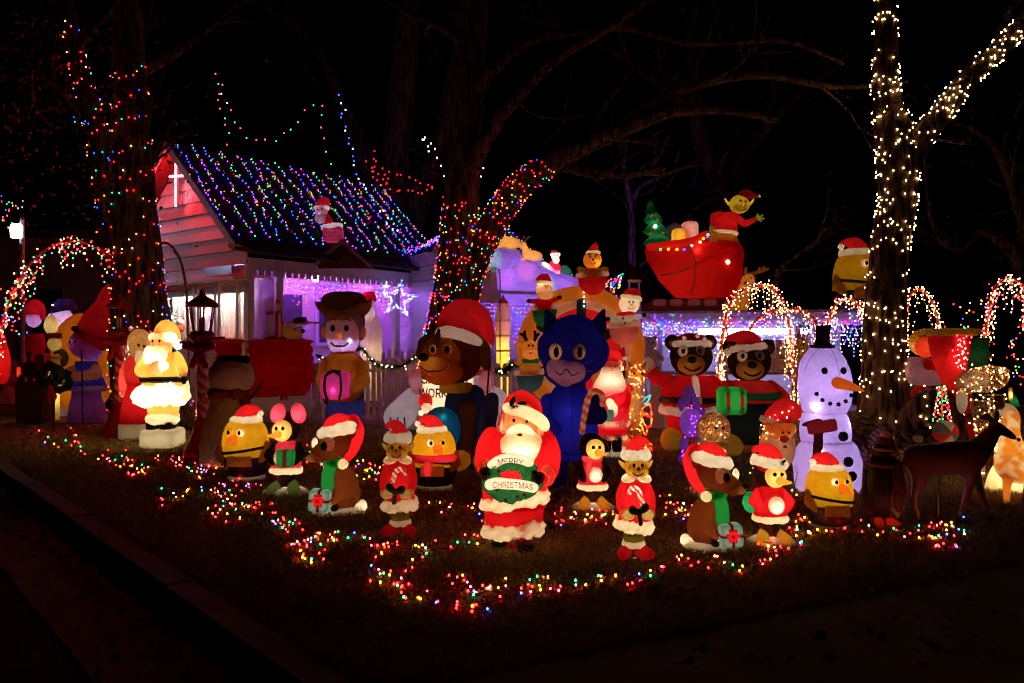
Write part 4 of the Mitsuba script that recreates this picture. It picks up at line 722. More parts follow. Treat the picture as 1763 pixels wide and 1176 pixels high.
def fawn(label, u, v, h, flip, L):
    f = Fig('fawn_figure', label, 'fawn figure', u, v, h, flip=flip, lean=-flip * 1.2); BR = (.20, .045, .012)
    f.lathe('snow_base', [(0, 0, 25), (0, 4, 27), (0, 8, 22)], WHITE, dr=.75, L=L * 1., sharp=True); f.ell('snow_heap', -24, 7, 5, 7, WHITE, L=L, sub=2)
    f.blob('body', [[(-10, 18, 6, 12), (-8, 34, 3, 10.5), (2, 50, 0, 7)], [(-10, 16, 4, 11), (8, 12, 6, 8)], [(3, 34, -6, 4.5), (9, 9, -10, 4)], [(-14, 12, -6, 6), (0, 8, -13, 4)]], BR, L=L * .55)
    for a, y in ((0, -15), (11, -14)): f.ell('hoof', a, 8.5, 4.2, 3.6, BLACK, y=y, ry=5, mat='paint', sub=2)
    f.blob('head', [[(5, 70, -3, 15), (1, 74, -1, 14)], [(12, 64, -9, 11), (21, 60.5, -13, 6.5)]], BR, L=L * .55)
    f.blob('muzzle', [[(18, 58, -13, 6), (25, 59, -16, 5)]], (.52, .24, .08), L=L * .6); f.ell('nose', 28, 62, 3.4, 3, (.05, .02, .015), y=-18, sub=2, mat='paint')
    f.ell('eye_white', 8, 71, 7.2, 8, WHITE, y=-15.5, ry=3.5, L=L, sub=3); f.ell('pupil', 11, 70, 3.6, 4.6, BLACK, y=-18, ry=2.4, mat='paint', sub=2); f.ell('eye_white', 23, 71, 3, 6, WHITE, y=-7, ry=4, L=L, sub=2)
    f.blob('ear', [[(-11, 80, 0, 5.5), (-15, 88, -1, 3.5)]], BR, L=L * .5)
    santa_hat(f, 2, 84, 15.5, h=10, side=-1, L=L, tilt=-14, tr=5.4, drop=None)
    f.tube('hat_tail', [(-12, 92, 4, 7), (-17, 80, 6, 6.5), (-15, 66, 2, 5), (-9, 56, -6, 4)], RED, L=L); f.ell('pompom', -6, 51, 5.2, 5.2, CREAM, y=-10, L=L)
    f.ring('scarf', 3, 51, 9.5, 4, GREEN, tilt=6, L=L * .8, fluff=.2); f.tube('scarf_end', [(6, 50, -10, 6), (8, 40, -12, 6.5), (8, 29, -13, 6.5)], GREEN, flat=.35, L=L * .8)
    f.sbox('gift', 14, 17, 10, 10.5, (.22, .50, .52), y=-17, ry=8, L=L * .6, power=9, tilt=4); f.sbox('ribbon', 14, 17, 1.5, 10.8, RED, y=-17, ry=8.4, L=L * .5, power=8, tilt=4); f.sbox('ribbon', 14, 17, 10.4, 1.3, RED, y=-17, ry=8.4, L=L * .5, power=8, tilt=4)
    for a in range(0, 360, 60): f.ell('bow_loop', 14 + 3.6 * math.cos(math.radians(a)), 18 + 3.6 * math.sin(math.radians(a)), 3.4, 1.9, RED, y=-26, ry=1.6, tilt=a, sub=2, L=L * .5)
    return f
fawn('seated brown fawn in santa hat with blue gift, left of the left elf', 582, 884, 172, -1, 2.1)
fawn('seated brown fawn in santa hat with blue gift, right of the bright elf', 1224, 944, 182, 1, 2.1)
def penguin(label, u, v, h, flip, L, coat, hat, feet, muffs=None, sack=False, scarf=None):
    f = Fig('penguin_figure', label, 'penguin figure', u, v, h, flip=flip, lean=1.2 if u < 900 else -1.)
    f.lathe('snow_base', [(0, 0, 26), (0, 4, 25), (0, 8, 18)], WHITE, dr=.7, L=L * .5, sharp=True)
    for sg in (-1, 1): f.blob('foot', [[(sg * 6, 13, 2, 5), (sg * 11, 7, -9, 7), (sg * 13, 6, -14, 5)]], feet, L=L * .45)
    f.lathe('legs', [(0, 10, 9), (0, 22, 10), (0, 30, 12)], BLACK, mat='paint')
    f.lathe('coat', [(0, 26, 15), (0, 32, 16), (0, 44, 15), (0, 54, 12), (0, 58, 8)], coat, dr=.8, L=L); f.ring('coat_trim', 0, 27, 15, 3, CREAM, L=L)
    f.ell('belly', 2, 42, 8, 9, WHITE, y=-13, ry=4, L=L)
    for sg in (-1, 1): f.blob('flipper', [[(sg * 12, 54, 0, 4), (sg * 19, 44, -5, 4.4), (sg * 11, 36, -12, 3.4)]], BLACK if not sack else coat, mat='paint' if not sack else None, L=None if not sack else L)
    f.ell('head', 0, 72, 15, 15, BLACK, y=4, ry=11, mat='paint'); f.ell('face', 3, 70, 10.5, 11.5, (.88, .66, .22), y=-9, ry=7, L=L)
    f.tube('beak', [(5, 67, -15, 4), (10, 66, -19, 2.6), (14, 66, -21, 1.)], (.85, .5, .08), L=L * .8)
    f.dots(((0, 73, -15.8), (7, 73, -15.4)), 1.8)
    if muffs:
        for sg in (-1, 1): f.ell('earmuff', sg * 11 - 2, 88, 8, 11, muffs, y=-4, ry=6, tilt=sg * 16, L=L)
        f.tube('muff_band', [(-14, 78, 0, 1.6), (0, 88, 0, 1.6), (14, 78, 0, 1.6)], BLACK, mat='paint')
    if hat:
        santa_hat(f, 0, 83, 14, h=14, side=-1, L=L, tilt=-8, tr=4.6, drop=2.)
        for a in (-20, 30): f.ell('holly_leaf', 8 + a * .05, 84 + a * .04, 3, 1.4, (.01, .2, .05), y=-13, tilt=a, sub=2, mat='paint')
    if scarf: f.ring('scarf', 0, 58, 9, 3, scarf, L=L * .8, fluff=.3); f.sbox('scarf_end', -5, 48, 3, 8, scarf, y=-13, ry=1.6, L=L * .8)
    if sack: f.ell('sack', -18, 42, 8, 11, (.02, .42, .16), y=4, L=L * .9)
    return f
p = penguin('small penguin with big pink earmuffs and pink coat, left of the left fawn', 492, 852, 160, -1, 2., (.80, .06, .14), False, (.12, .18, .05), PINK)
p.sbox('gift', -4, 42, 9, 9, (.02, .3, .08), y=-16, ry=5, L=1.4, power=8); p.sbox('ribbon', -4, 42, 2.4, 9.4, PINK, y=-16, ry=5.4, L=1.6, power=8)
penguin('small penguin in red jacket with orange feet, right of the big santa', 1021, 878, 152, 1, 2., (.78, .03, .06), False, (.75, .34, .03), scarf=(.8, .08, .1))
penguin('small capped penguin with a green sack, right of the right fawn', 1327, 938, 172, 1, 2.1, RED, True, (.75, .42, .05), sack=True)
# two tall lit santas at left, one very bright
def tall_santa(label, u, v, h, L, back, flip=1, d=None, pants=(.72, .42, .1)):
    f = Fig('santa_figure', label, 'santa figure', u, v, h, flip=flip, d=d, sx=.80, lean=1.)
    f.sbox('plinth', 0, 8, 18, 8, (.82, .78, .6), ry=14, L=L * .16, power=7)
    for sg in (-1, 1): f.sbox('boot', sg * 7, 18, 6, 5, BLACK, y=-3, ry=8, mat='paint', power=4)
    if back:
        f.lathe('skirt', [(0, 15, 21), (0, 30, 19), (0, 48, 14), (0, 54, 12)], RED, dr=.8, L=L); f.lathe('coat', [(0, 50, 14), (0, 62, 16), (0, 72, 12), (0, 76, 7)], (.78, .05, .05), L=L)
        f.tube('sleeve', [(-11, 70, 0, 5), (-16, 58, -2, 6), (-15, 46, -5, 5)], (.8, .12, .12), L=L * 1.2); f.ell('cuff', -15, 42, 5.5, 4, CREAM, y=-5, L=L, sub=2)
        f.ell('head', 0, 84, 12, 13, (.75, .55, .3), L=L * .7); f.ell('hair', -3, 88, 12, 12, CREAM, y=2, L=L * .7); f.dots(((4, 85, -11), (9, 84, -9)), 1.3)
        f.tube('beard', [(4, 78, -9, 4), (5, 73, -10, 5), (5, 68, -10, 3)], CREAM, L=L * .6)
    else:
        f.lathe('trousers', [(0, 20, 11), (0, 24, 13), (0, 34, 16), (0, 44, 17)], pants, dr=.75, L=L * .5); f.ring('trouser_trim', 0, 24, 12, 4, CREAM, L=L * .45)
        f.lathe('coat', [(0, 40, 22), (0, 48, 22), (0, 58, 20), (0, 68, 17), (0, 76, 12), (0, 79, 7)], pants, dr=.75, L=L * .5)
        f.ring('coat_trim', -1, 44, 19, 7.5, WHITE, tilt=4, L=L, fluff=.8); f.ring('belt', 0, 56.5, 20.4, 2.2, BLACK, mat='paint', fluff=0); f.sbox('buckle', -4, 56.5, 3.4, 2.6, (.5, .38, .06), y=-17, ry=1, mat='paint')
        f.tube('sleeve', [(-13, 74, -2, 5.5), (-18, 65, -9, 6), (-8, 64, -16, 5.5), (2, 66, -17, 5)], pants, L=L * .5); f.tube('sleeve', [(13, 74, 0, 5.5), (20, 66, -4, 5.5), (24, 62, -8, 4)], pants, L=L * .5)
        f.ell('cuff', 3, 66, 7, 6, WHITE, y=-18, L=L); f.ell('cuff', 24, 61, 4.5, 3.5, WHITE, y=-9, L=L, sub=2); f.blob('mitten', [[(8, 67, -19, 4), (12, 68, -19, 3.6)], [(9, 70, -19, 2), (10, 73, -19, 1.8)]], WHITE, L=L); f.blob('mitten', [[(25, 58, -9, 3), (26, 55, -10, 2.6)], [(24, 57, -11, 1.4), (23, 55, -12, 1.2)]], BLACK, mat='paint')
        f.ell('head', -1, 85, 10, 12, (.8, .5, .24), y=-3, L=L * .45); f.lathe('beard', [(-4, 66, 5), (-4, 72, 11), (-3, 80, 12), (-2, 84, 9)], WHITE, dr=.6, y=-9, L=L); f.ell('nose', -2, 85, 2, 2, (.8, .4, .2), y=-14, sub=2, L=L * .4); f.dots(((-5, 88, -12.5), (2, 88, -12.5)), 1.1)
        f.tube('hat', [(0, 92, 0, 11), (2, 98, 1, 8), (8, 97, 2, 5), (12, 90, 2, 3.5)], pants, L=L * .6); f.ring('hat_trim', 0, 91, 10.5, 3.6, WHITE, L=L); f.ell('pompom', 14, 85, 4.5, 4.5, WHITE, L=L, sub=2)
    return f
tall_santa('dim lit figure in long red gown standing left of the dazzling santa', 240, 756, 190, 1.5, True)
tall_santa('dazzling overlit white and orange santa standing on a pale plinth', 280, 770, 208, 6.5, False)
# lit santa behind the blue cat
f = Fig('santa_figure', 'lit santa with long white beard, standing right of the big blue cat', 'santa figure', 1052, 786, ab=True); L = 2.6
f.sbox('plinth', 1056, 778, 24, 9, WHITE, ry=16, L=.6, power=6); f.sbox('boot', 1060, 762, 8, 14, BLACK, y=-14, ry=8, mat='paint'); f.sbox('boot', 1042, 764, 8, 12, BLACK, y=-12, ry=8, mat='paint')
f.lathe('trousers', [(1053, 756, 24), (1053, 738, 27)], RED, L=L * .6); f.ring('coat_trim', 1053, 728, 26, 6, CREAM, L=L); f.ring('trouser_trim', 1054, 752, 22, 4.5, CREAM, L=L * .6)
f.lathe('coat', [(1053, 735, 29), (1053, 715, 30), (1052, 695, 31), (1051, 675, 29), (1050, 660, 18)], (.7, .02, .05), L=L * .7)
f.lathe('beard', [(1046, 690, 8), (1046, 680, 20), (1048, 665, 28), (1050, 645, 20), (1051, 632, 16)], WHITE, dr=.5, y=-14, L=L); f.ell('head', 1051, 632, 15, 17, (.85, .62, .45), y=-6, L=L * .7); f.dots(((1047, 631, -20), (1056, 631, -20)), 1.3); f.ell('nose', 1051, 636, 2.4, 2.4, (.8, .4, .3), y=-22, sub=2, L=L * .6)
f.tube('hat', [(1051, 626, -2, 17), (1052, 616, 0, 14), (1060, 612, 2, 9), (1068, 625, 3, 6)], RED, L=L * .7); f.ring('hat_trim', 1051, 625, 16, 4, CREAM, L=L); f.ell('pompom', 1070, 634, 5, 5, CREAM, L=L, sub=2)
f.blob('mittens', [[(1046, 690, -28, 7), (1052, 700, -30, 8)], [(1052, 700, -30, 8), (1050, 708, -30, 9)]], WHITE, L=L); f.sbox('gift', 1046, 712, 6, 10, (.3, .45, .5), y=-34, ry=5, L=.6)
for a in ((1026, 680), (1078, 682)): f.tube('sleeve', [(a[0], 668, 0, 8), (a[0] - 2, 690, -8, 9), (1052 + (a[0] - 1052) * .5, 704, -22, 7)], (.7, .02, .05), L=L * .7)
# ------------------------------------------------------------------ BIG INFLATABLES
def seams(f, pts_list, r=.5, col=(.05, .03, .08)):
    for pts in pts_list: f.tube('seam', [(*p, r) for p in pts], col, seg=5, mat='matte', mott=0)
# doll in a brown hat holding a pink present
f = Fig('inflatable_doll', 'tall inflatable doll with lilac face and brown hat holding a pink present', 'inflatable', 592, 742, ab=True, mat='fabric', sx=.9, lamp=(.66, .48, 1.1)); L = 4.0
for x in (577, 612): f.lathe('leg', [(x, 742, 13), (x, 715, 16), (x + 2, 680, 17), (x + 2, 660, 14)], (.07, .09, .28), L=.35, dr=.9)
f.lathe('jacket', [(594, 690, 33), (594, 670, 38), (592, 645, 40), (592, 620, 36), (592, 606, 22)], (.62, .24, .03), dr=.7, L=.45, lamp=WARM)
f.blob('arm', [[(560, 632, -4, 15), (556, 655, -10, 15)], [(556, 655, -10, 15), (574, 668, -32, 10)]], (.62, .24, .03), L=.4, lamp=WARM); f.blob('arm', [[(624, 632, -4, 15), (630, 655, -10, 15)], [(630, 655, -10, 15), (612, 668, -32, 10)]], (.62, .24, .03), L=.4, lamp=WARM)
f.blob('coat_tail', [[(556, 668, 6, 10), (560, 690, 8, 9)]], (.2, .05, .02))
f.led(610, 588, -25, 2.6, 20, (.8, .65, 1.)); f.ell('face', 591, 572, 33, 43, (.85, .76, .82), ry=30, L=L); f.lathe('hair', [(592, 586, 34), (592, 560, 38), (592, 540, 38), (592, 528, 30)], (.16, .06, .04), dr=.82, y=9, L=.2)
for sg in (-1, 1): f.ell('ear', 591 + sg * 36, 572, 7, 12, (.55, .2, .06), y=2, ry=8, L=.4, lamp=WARM)
f.ell('nose', 591, 578, 5, 6, (.7, .3, .1), y=-33, ry=6, sub=2, L=.8, lamp=WARM); f.dots(((578, 566, -28.5), (604, 566, -28.5)), 5)
f.tube('smile', [(575, 590, -27.5, 1.3), (585, 596, -30, 1.5), (597, 596, -30, 1.5), (608, 589, -27, 1.3)], (.05, .02, .05), mat='paint')
for sg in (-1, 1): f.tube('eyebrow', [(591 + sg * 20, 553, -25, 1.6), (591 + sg * 13, 550, -28, 2), (591 + sg * 7, 552, -29.5, 1.4)], (.12, .04, .03), mat='paint')
f.lathe('hat', [(593, 542, 41), (593, 528, 44), (593, 516, 42), (593, 508, 36), (593, 503, 18)], (.17, .06, .03), dr=.85, L=.12, lamp=WARM)
m_ = ring3(f.c(593, 538, 0), 46, 38, 7, fluff=.9); vv = m_.vertices; vv[:, 2] += np.abs(vv[:, 0]) ** 2 * .008 - 5; m_.vertices = vv; f.add('hat_brim', m_, (.24, .08, .03), L=.12, lamp=WARM)
f.lathe('collar', [(592, 612, 22), (591, 604, 20), (591, 598, 12)], (.6, .05, .03), L=.4, lamp=WARM)
f.sbox('gift', 588, 661, 25, 23, (.85, .07, .20), y=-42, ry=22, L=1.0, power=6); f.led(588, 668, -60, 3.5, 14, (.8, .35, 1.))
for sg in (-1, 1): f.tube('ribbon', [(588 + sg * 4, 640, -60, 2.4), (588 + sg * 13, 644, -65, 2.4), (588 + sg * 15, 662, -66, 2.4), (588 + sg * 11, 682, -62, 2.4)], (.015, .03, .03), mat='paint', flat=.6)
f.blob('bow', [[(578, 640, -58, 4), (588, 636, -60, 3)], [(598, 639, -58, 4), (588, 636, -60, 3)]], (.02, .06, .04), mat='paint')
f.dots(((592, 622, -27), (592, 634, -29)), 2.2, col=(.5, .35, .1), name='button'); seams(f, [[(560, 615, -18), (575, 640, -26), (580, 670, -26)], [(624, 615, -18), (612, 640, -26), (606, 670, -26)]], .4, (.25, .08, .02)); seams(f, [[(591, 532, -33), (591, 560, -33.2), (591, 614, -20)]], .35, (.5, .4, .6))
# puppy
f = Fig('inflatable_puppy', 'big inflatable brown and tan puppy in santa hat and blue sweater, sitting', 'inflatable', 790, 806, ab=True, mat='fabric', lamp=WARM); BRN, TAN = (.13, .04, .02), (.74, .30, .04); L = .95
f.lathe('body', [(795, 802, 40), (800, 770, 48), (803, 735, 45), (803, 700, 38), (800, 672, 30), (798, 664, 22)], (.03, .04, .17), dr=.8, y=14, L=.35)
f.blob('leg', [[(806, 702, -16, 17), (804, 780, -20, 14)]], BRN, L=.25); f.blob('leg', [[(846, 690, 14, 15), (834, 780, -6, 14)]], (.05, .04, .12), L=.2)
for x, y in ((797, -34), (834, -22)): f.blob('paw', [[(x, 786, y, 17), (x - 4, 789, y - 14, 15)]], TAN, L=.5)
f.ell('gift_ball', 762, 738, 33, 40, (.015, .20, .26), y=-24, ry=26, L=.55, lamp=COOL); f.led(766, 716, -40, 3, 10, (.6, .9, 1.))
for a, b in ((748, 712), (765, 704), (756, 748), (778, 742)): f.ell('print', a, b, 3.5, 3.5, (.4, .3, .05), y=-46, ry=2.5, sub=2, mat='matte')
f.lathe('neck_ring', [(785, 676, 27), (785, 667, 29), (785, 660, 27)], (.75, .5, .05), dr=.8, y=4, L=.5)
f.ell('head', 783, 606, 51, 54, BRN, ry=44, L=.3); f.ell('face', 768, 612, 40, 40, TAN, y=-16, ry=36, L=L); f.ell('muzzle', 764, 638, 36, 24, TAN, y=-30, ry=28, L=L * 1.05)
f.blob('snout', [[(766, 632, -36, 22), (742, 626, -52, 13)]], TAN, L=L * 1.05); f.ell('blaze', 757, 588, 5, 22, BRN, y=-44, ry=6, tilt=-8, L=.2); f.ell('nose', 736, 614, 9, 7, BLACK, y=-62, ry=7, mat='paint')
for x, y, r in ((751, -49, 7), (775, -48.5, 8.5)): f.ell('eye_white', x, 601, r * .95, r * 1.25, (.8, .5, .2), y=y + 1, ry=4, L=.6, sub=2); f.ell('pupil', x - 1, 602, r * .55, r * .75, (.04, .012, .01), y=y - 2.4, ry=3, sub=2, mat='paint')
f.tube('mouth', [(732, 629, -64, 1), (745, 637, -64, 1.1), (760, 637, -61, 1.1), (776, 627, -57, 1)], (.06, .02, .01), mat='paint'); f.ell('tongue', 746, 641, 7, 5, (.6, .12, .08), y=-61, ry=3, sub=2, L=.4)
f.blob('ear', [[(746, 580, -6, 9), (730, 588, -10, 9)], [(730, 588, -10, 9), (724, 612, -14, 7)]], BRN, L=.2); f.blob('ear', [[(822, 588, -10, 12), (834, 602, -14, 12)], [(834, 602, -14, 12), (838, 630, -16, 9)]], (.16, .05, .025), L=.25)
f.tube('hat', [(790, 575, 2, 41), (792, 555, 2, 39), (797, 540, 4, 30), (808, 534, 6, 20), (832, 550, 6, 15), (840, 575, 4, 12), (842, 590, 4, 9)], RED, L=.75); f.add('hat_trim', tube3([f.c(*q) for q in ((760, 573, -26), (775, 572, -40), (800, 578, -42), (824, 588, -28))], [9, 10, 10, 8], 14), (.75, .62, .66), L=.62)
f.ell('pompom', 839, 597, 8, 8, CREAM, y=-2, L=.7, sub=2); f.tube('pole', [(845, 620, -60, 1.6), (836, 745, -60, 1.6), (832, 820, -60, 1.6)], (.1, .07, .05), mat='matte')
# white bear behind the puppy
f = Fig('inflatable_bear', 'big white inflatable bear sitting behind the puppy, paws spread', 'inflatable', 775, 742, ab=True, mat='fabric', lamp=(1., .85, .95)); W2 = (.80, .74, .76); L = .75
f.lathe('body', [(775, 738, 75), (775, 710, 80), (777, 670, 66), (782, 630, 58), (790, 590, 46), (795, 570, 28)], W2, dr=.7, y=10, L=L)
for pts, c in (([(716, 690, -8, 26), (690, 716, -30, 26)], (690, 716)), ([(850, 690, -8, 26), (858, 720, -34, 26)], (858, 720))):
    f.blob('leg', [[pts[0], pts[1]]], W2, L=L)
    for q in (-9, 3, 14): f.tube('claw', [(c[0] + q, c[1] - 2, -55, 1.1), (c[0] + q + 1, c[1] + 14, -53, 1.1)], (.03, .02, .02), seg=6, mat='matte')
for x in (722, 838): f.ell('pad', x, 655, 13, 22, (.75, .35, .36), y=-38, ry=10, tilt=10 if x < 800 else -10, L=.4)
f.ring('collar', 795, 640, 50, 4, (.6, .03, .03), y=4, L=.5)
f.ell('head', 786, 570, 40, 32, W2, y=16, L=L)
# blue cat
f = Fig('inflatable_cat', 'big dark blue inflatable cat with pale muzzle, holding a candy cane', 'inflatable', 985, 838, ab=True, mat='fabric', lamp=(.55, .5, 1.)); L = .75; BL = (.03, .035, .40)
f.lathe('body', [(984, 790, 30), (984, 765, 44), (983, 735, 47), (982, 700, 42), (981, 672, 30), (981, 660, 20)], BL, dr=.75, L=.6); f.led(976, 706, -22, 4, 8, (.5, .6, 1.))
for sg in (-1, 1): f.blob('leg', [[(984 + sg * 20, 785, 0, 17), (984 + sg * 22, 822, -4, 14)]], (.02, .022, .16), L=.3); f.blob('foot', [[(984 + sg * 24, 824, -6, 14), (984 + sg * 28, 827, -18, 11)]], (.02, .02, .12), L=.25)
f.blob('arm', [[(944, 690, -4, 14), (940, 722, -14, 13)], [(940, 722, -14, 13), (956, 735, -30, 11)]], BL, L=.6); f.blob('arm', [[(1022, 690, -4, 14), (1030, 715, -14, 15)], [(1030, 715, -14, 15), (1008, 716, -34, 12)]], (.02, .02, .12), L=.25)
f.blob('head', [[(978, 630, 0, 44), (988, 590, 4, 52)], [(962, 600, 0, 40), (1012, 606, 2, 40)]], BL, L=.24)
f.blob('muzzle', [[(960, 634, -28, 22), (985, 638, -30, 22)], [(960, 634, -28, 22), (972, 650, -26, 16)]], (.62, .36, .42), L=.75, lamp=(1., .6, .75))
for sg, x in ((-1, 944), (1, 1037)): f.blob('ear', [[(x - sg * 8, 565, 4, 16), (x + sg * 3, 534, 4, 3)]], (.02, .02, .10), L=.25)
for x in (954, 993): f.ell('eye_white', x, 605, 11, 14, (.62, .38, .22), y=-41 if x < 980 else -43, ry=7, L=.7, lamp=WARM); f.ell('pupil', x + 1, 606, 4.5, 9, BLACK, y=-48 if x < 980 else -50, ry=3, mat='paint', sub=2)
f.ell('nose', 971, 624, 5, 3.6, (.35, .12, .18), y=-51, ry=4, sub=2, L=.5); f.tube('mouth', [(954, 638, -50, .8), (962, 643, -51, 1), (971, 634, -52, 1), (981, 644, -52, 1), (992, 639, -51, .8)], (.08, .02, .03), mat='paint')
for sg in (-1, 1):
    for q in (-3, 3): f.tube('whisker', [(972 + sg * 16, 634 + q, -50, .6), (972 + sg * 44, 628 + q * 3, -42, .4)], (.5, .5, .6), seg=5, mat='matte')
seams(f, [[(985, 548, -40), (984, 575, -52), (982, 600, -52)], [(983, 672, -24), (982, 700, -33), (983, 735, -37), (984, 765, -35)]], .4, (.01, .01, .06))
for a in (-14, 0, 14): f.tube('fold', [(968 + a, 772 + abs(a) * .3, -33, .5), (978 + a, 777, -35, .7), (990 + a, 773, -34, .5)], (.015, .015, .12), seg=5, mat='matte')
def cane(p): return np.where((np.sin((p[:, 2] + p[:, 0] * .4) * .42) > 0)[:, None], np.array((.75, .08, .03)), np.array((.75, .45, .38)))
f.tube('candy_cane', [(998, 738, -46, 5), (1004, 700, -46, 5), (1010, 678, -46, 5.2), (1020, 670, -46, 5.2), (1030, 676, -46, 5.2), (1032, 692, -46, 5)], cane, L=.55, lamp=WARM)
# two black bears in red
def bear(label, u, v, h, coat, hatk, flip=1):
    f = Fig('inflatable_bear', label, 'inflatable', u, v, h, flip=flip, mat='fabric'); BK = (.045, .027, .018); L = 1.1
    for sg in (-1, 1): f.blob('foot', [[(sg * 15, 9, 0, 11), (sg * 19, 8, -12, 10)]], (.62, .34, .04), L=.5)
    f.lathe('legs', [(0, 10, 19), (0, 26, 21), (0, 38, 24), (0, 44, 24)], (.03, .05, .045) if hatk == 'cap' else RED, L=.25 if hatk == 'cap' else .8)
    f.lathe('coat', [(0, 38, 25), (0, 46, 26), (0, 56, 22), (0, 62, 14)], coat, dr=.75, L=L)
    if hatk == 'cap': f.ring('stripe', 0, 50, 24.5, 2.8, (.02, .13, .06), ry=18.5, fluff=0, L=.3)
    else: f.ring('belt', 0, 42, 25.3, 2.4, BLACK, ry=19, mat='paint', fluff=0); f.sbox('buckle', 0, 42, 4, 3.2, (.6, .42, .04), y=-21, ry=1, L=.4); f.tube('placket', [(0, 60, -12, 3), (0, 52, -18, 3), (0, 45, -19.5, 3)], (.8, .72, .76), L=.6); f.ring('coat_trim', 0, 33, 24, 3.4, (.8, .7, .72), ry=19, L=.5)
    f.blob('arm', [[(18, 56, 0, 7), (26, 48, -4, 7)], [(26, 48, -4, 7), (22 if hatk == 'cap' else 32, 42, -12, 6)]], coat if hatk != 'cap' else coat, L=.6)
    if hatk == 'cap':
        f.blob('arm', [[(-18, 56, 0, 7), (-24, 49, -8, 7)], [(-24, 49, -8, 7), (-20, 45, -16, 6)]], coat, L=.6); f.sbox('gift', -22, 47, 11, 11, (.03, .5, .09), y=-24, ry=9, L=1.1, power=6)
        for q in (-5, 6): f.tube('ribbon', [(-22 + q, 58.5, -28, 1.4), (-22 + q, 47, -33.5, 1.4), (-22 + q, 36, -28, 1.4)], RED, L=.7, flat=.6)
    else:
        f.blob('arm', [[(-17, 56, 0, 7), (-30, 60, -4, 6)], [(-30, 60, -4, 6), (-36, 66, -6, 6)]], coat, L=.6); f.blob('paw', [[(-37, 68, -6, 6), (-38, 73, -7, 5)]], (.7, .55, .45), L=.5)
    f.ell('head', 0, 78, 18, 17, BK, ry=16, L=.15); f.ell('muzzle', -3, 72, 11.5, 9, (.70, .30, .07), y=-12, ry=9, L=.7); f.ell('nose', -4, 76, 4, 3, BLACK, y=-20.5, ry=2.4, sub=2, mat='paint')
    for a in (-10, 4): f.ell('eye_patch', a, 83, 4.4, 5, (.62, .45, .42), y=-13.5, ry=2.6, L=.5, sub=2); f.ell('pupil', a - .4, 83, 1.7, 2.2, BLACK, y=-16, ry=1, sub=2, mat='paint')
    f.tube('smile', [(-10, 70, -19.4, .7), (-4, 67, -21, .8), (3, 70, -19.8, .7)], (.1, .01, .01), mat='paint')
    for sg in (-1, 1): f.ell('ear', sg * 16, 90.5, 6.2, 6.6, BK, y=2, ry=4, L=.1); f.ell('inner_ear', sg * 16, 90, 3.6, 3.8, (.40, .2, .1), y=-.6, ry=2.6, L=.3, sub=2)
    if hatk == 'cap': santa_hat(f, -2, 90, 14, h=9, side=-1, L=.7, tcol=(.8, .62, .62), tilt=6, drop=2)
    else:
        f.lathe('knit_cap', [(0, 88, 15.5), (0, 92, 14), (0, 97, 8), (0, 98, 3)], (.6, .025, .03), L=.8); f.ring('cap_cuff', 0, 89, 15, 2.6, (.8, .7, .7), L=.6)
        for a, b in ((-8, 94), (3, 95.5), (9, 93)): f.ell('spot', a, b, 1.8, 1.8, (.8, .7, .7), y=-9.5, ry=2.5, sub=2, L=.6)
    return f
bear('black inflatable bear in belted red coat and spotted knit cap', 1190, 772, 202, RED, 'knit')
bear('black inflatable bear in santa cap hugging a green gift', 1290, 782, 204, (.7, .03, .03), 'cap')
# lilac snowman
f = Fig('inflatable_snowman', 'glowing lilac inflatable snowman with coal buttons and carrot nose', 'inflatable', 1425, 850, ab=True, mat='fabric', lamp=(.62, .46, 1.05)); SN = (.85, .78, .86); L = 2.1
f.lathe('body', [(1425, 850, 46), (1425, 835, 54), (1424, 800, 57), (1424, 775, 52), (1424, 757, 40)], SN, dr=.85, L=L); f.lathe('chest', [(1422, 764, 40), (1421, 745, 43), (1420, 722, 40), (1420, 706, 30)], SN, dr=.85, L=L)
f.lathe('head', [(1420, 714, 32), (1421, 690, 43), (1420, 655, 45), (1418, 625, 39), (1416, 602, 24), (1415, 592, 11)], SN, dr=.85, L=L * .95)
f.led(1390, 700, -32, 5, 18, (.8, .7, 1.)); f.led(1395, 772, -38, 5, 14, (.8, .7, 1.)); f.led(1452, 730, -14, 6, 10, (.7, .6, 1.)); f.led(1420, 835, -30, 6, 10, (.7, .6, 1.))
f.lathe('hat', [(1416, 596, 15), (1416, 584, 11.5), (1417, 570, 12), (1418, 560, 12.5)], (.06, .03, .05), L=.1); f.ring('hat_brim', 1416, 597, 18, 2.6, (.07, .035, .06), ry=18, fluff=0, L=.1)
f.tube('nose', [(1425, 657, -40, 10), (1438, 662, -62, 7), (1450, 668, -78, 2)], (.75, .18, .02), L=.9, lamp=WARM)
f.dots(((1404, 637, -38), (1436, 637, -37)), 5.2)
for a, b in ((1392, 676), (1401, 686), (1413, 692), (1427, 693), (1440, 688), (1450, 678)): f.ell('coal', a, b, 3.6, 3.6, BLACK, y=-39.5 + abs(a - 1421) * .16, ry=3, sub=2, mat='paint')
for a, b, y in ((1436, 747, -36), (1440, 788, -46), (1446, 812, -46)): f.ell('button', a, b, 8.5, 8.5, BLACK, y=y, ry=5, mat='paint')
f.blob('twig_arm', [[(1378, 730, -14, 4), (1392, 722, -40, 6)], [(1392, 724, -44, 8), (1390, 760, -46, 8)], [(1390, 760, -46, 8), (1383, 800, -46, 3)], [(1390, 765, -46, 5), (1379, 792, -46, 2)], [(1391, 770, -46, 5), (1388, 806, -46, 2)]], (.16, .03, .03), L=.2, it=6)
f.sbox('board', 1394, 729, 24, 10, (.40, .03, .05), y=-52, ry=4, L=.45, tilt=9, power=8, lamp=WARM)
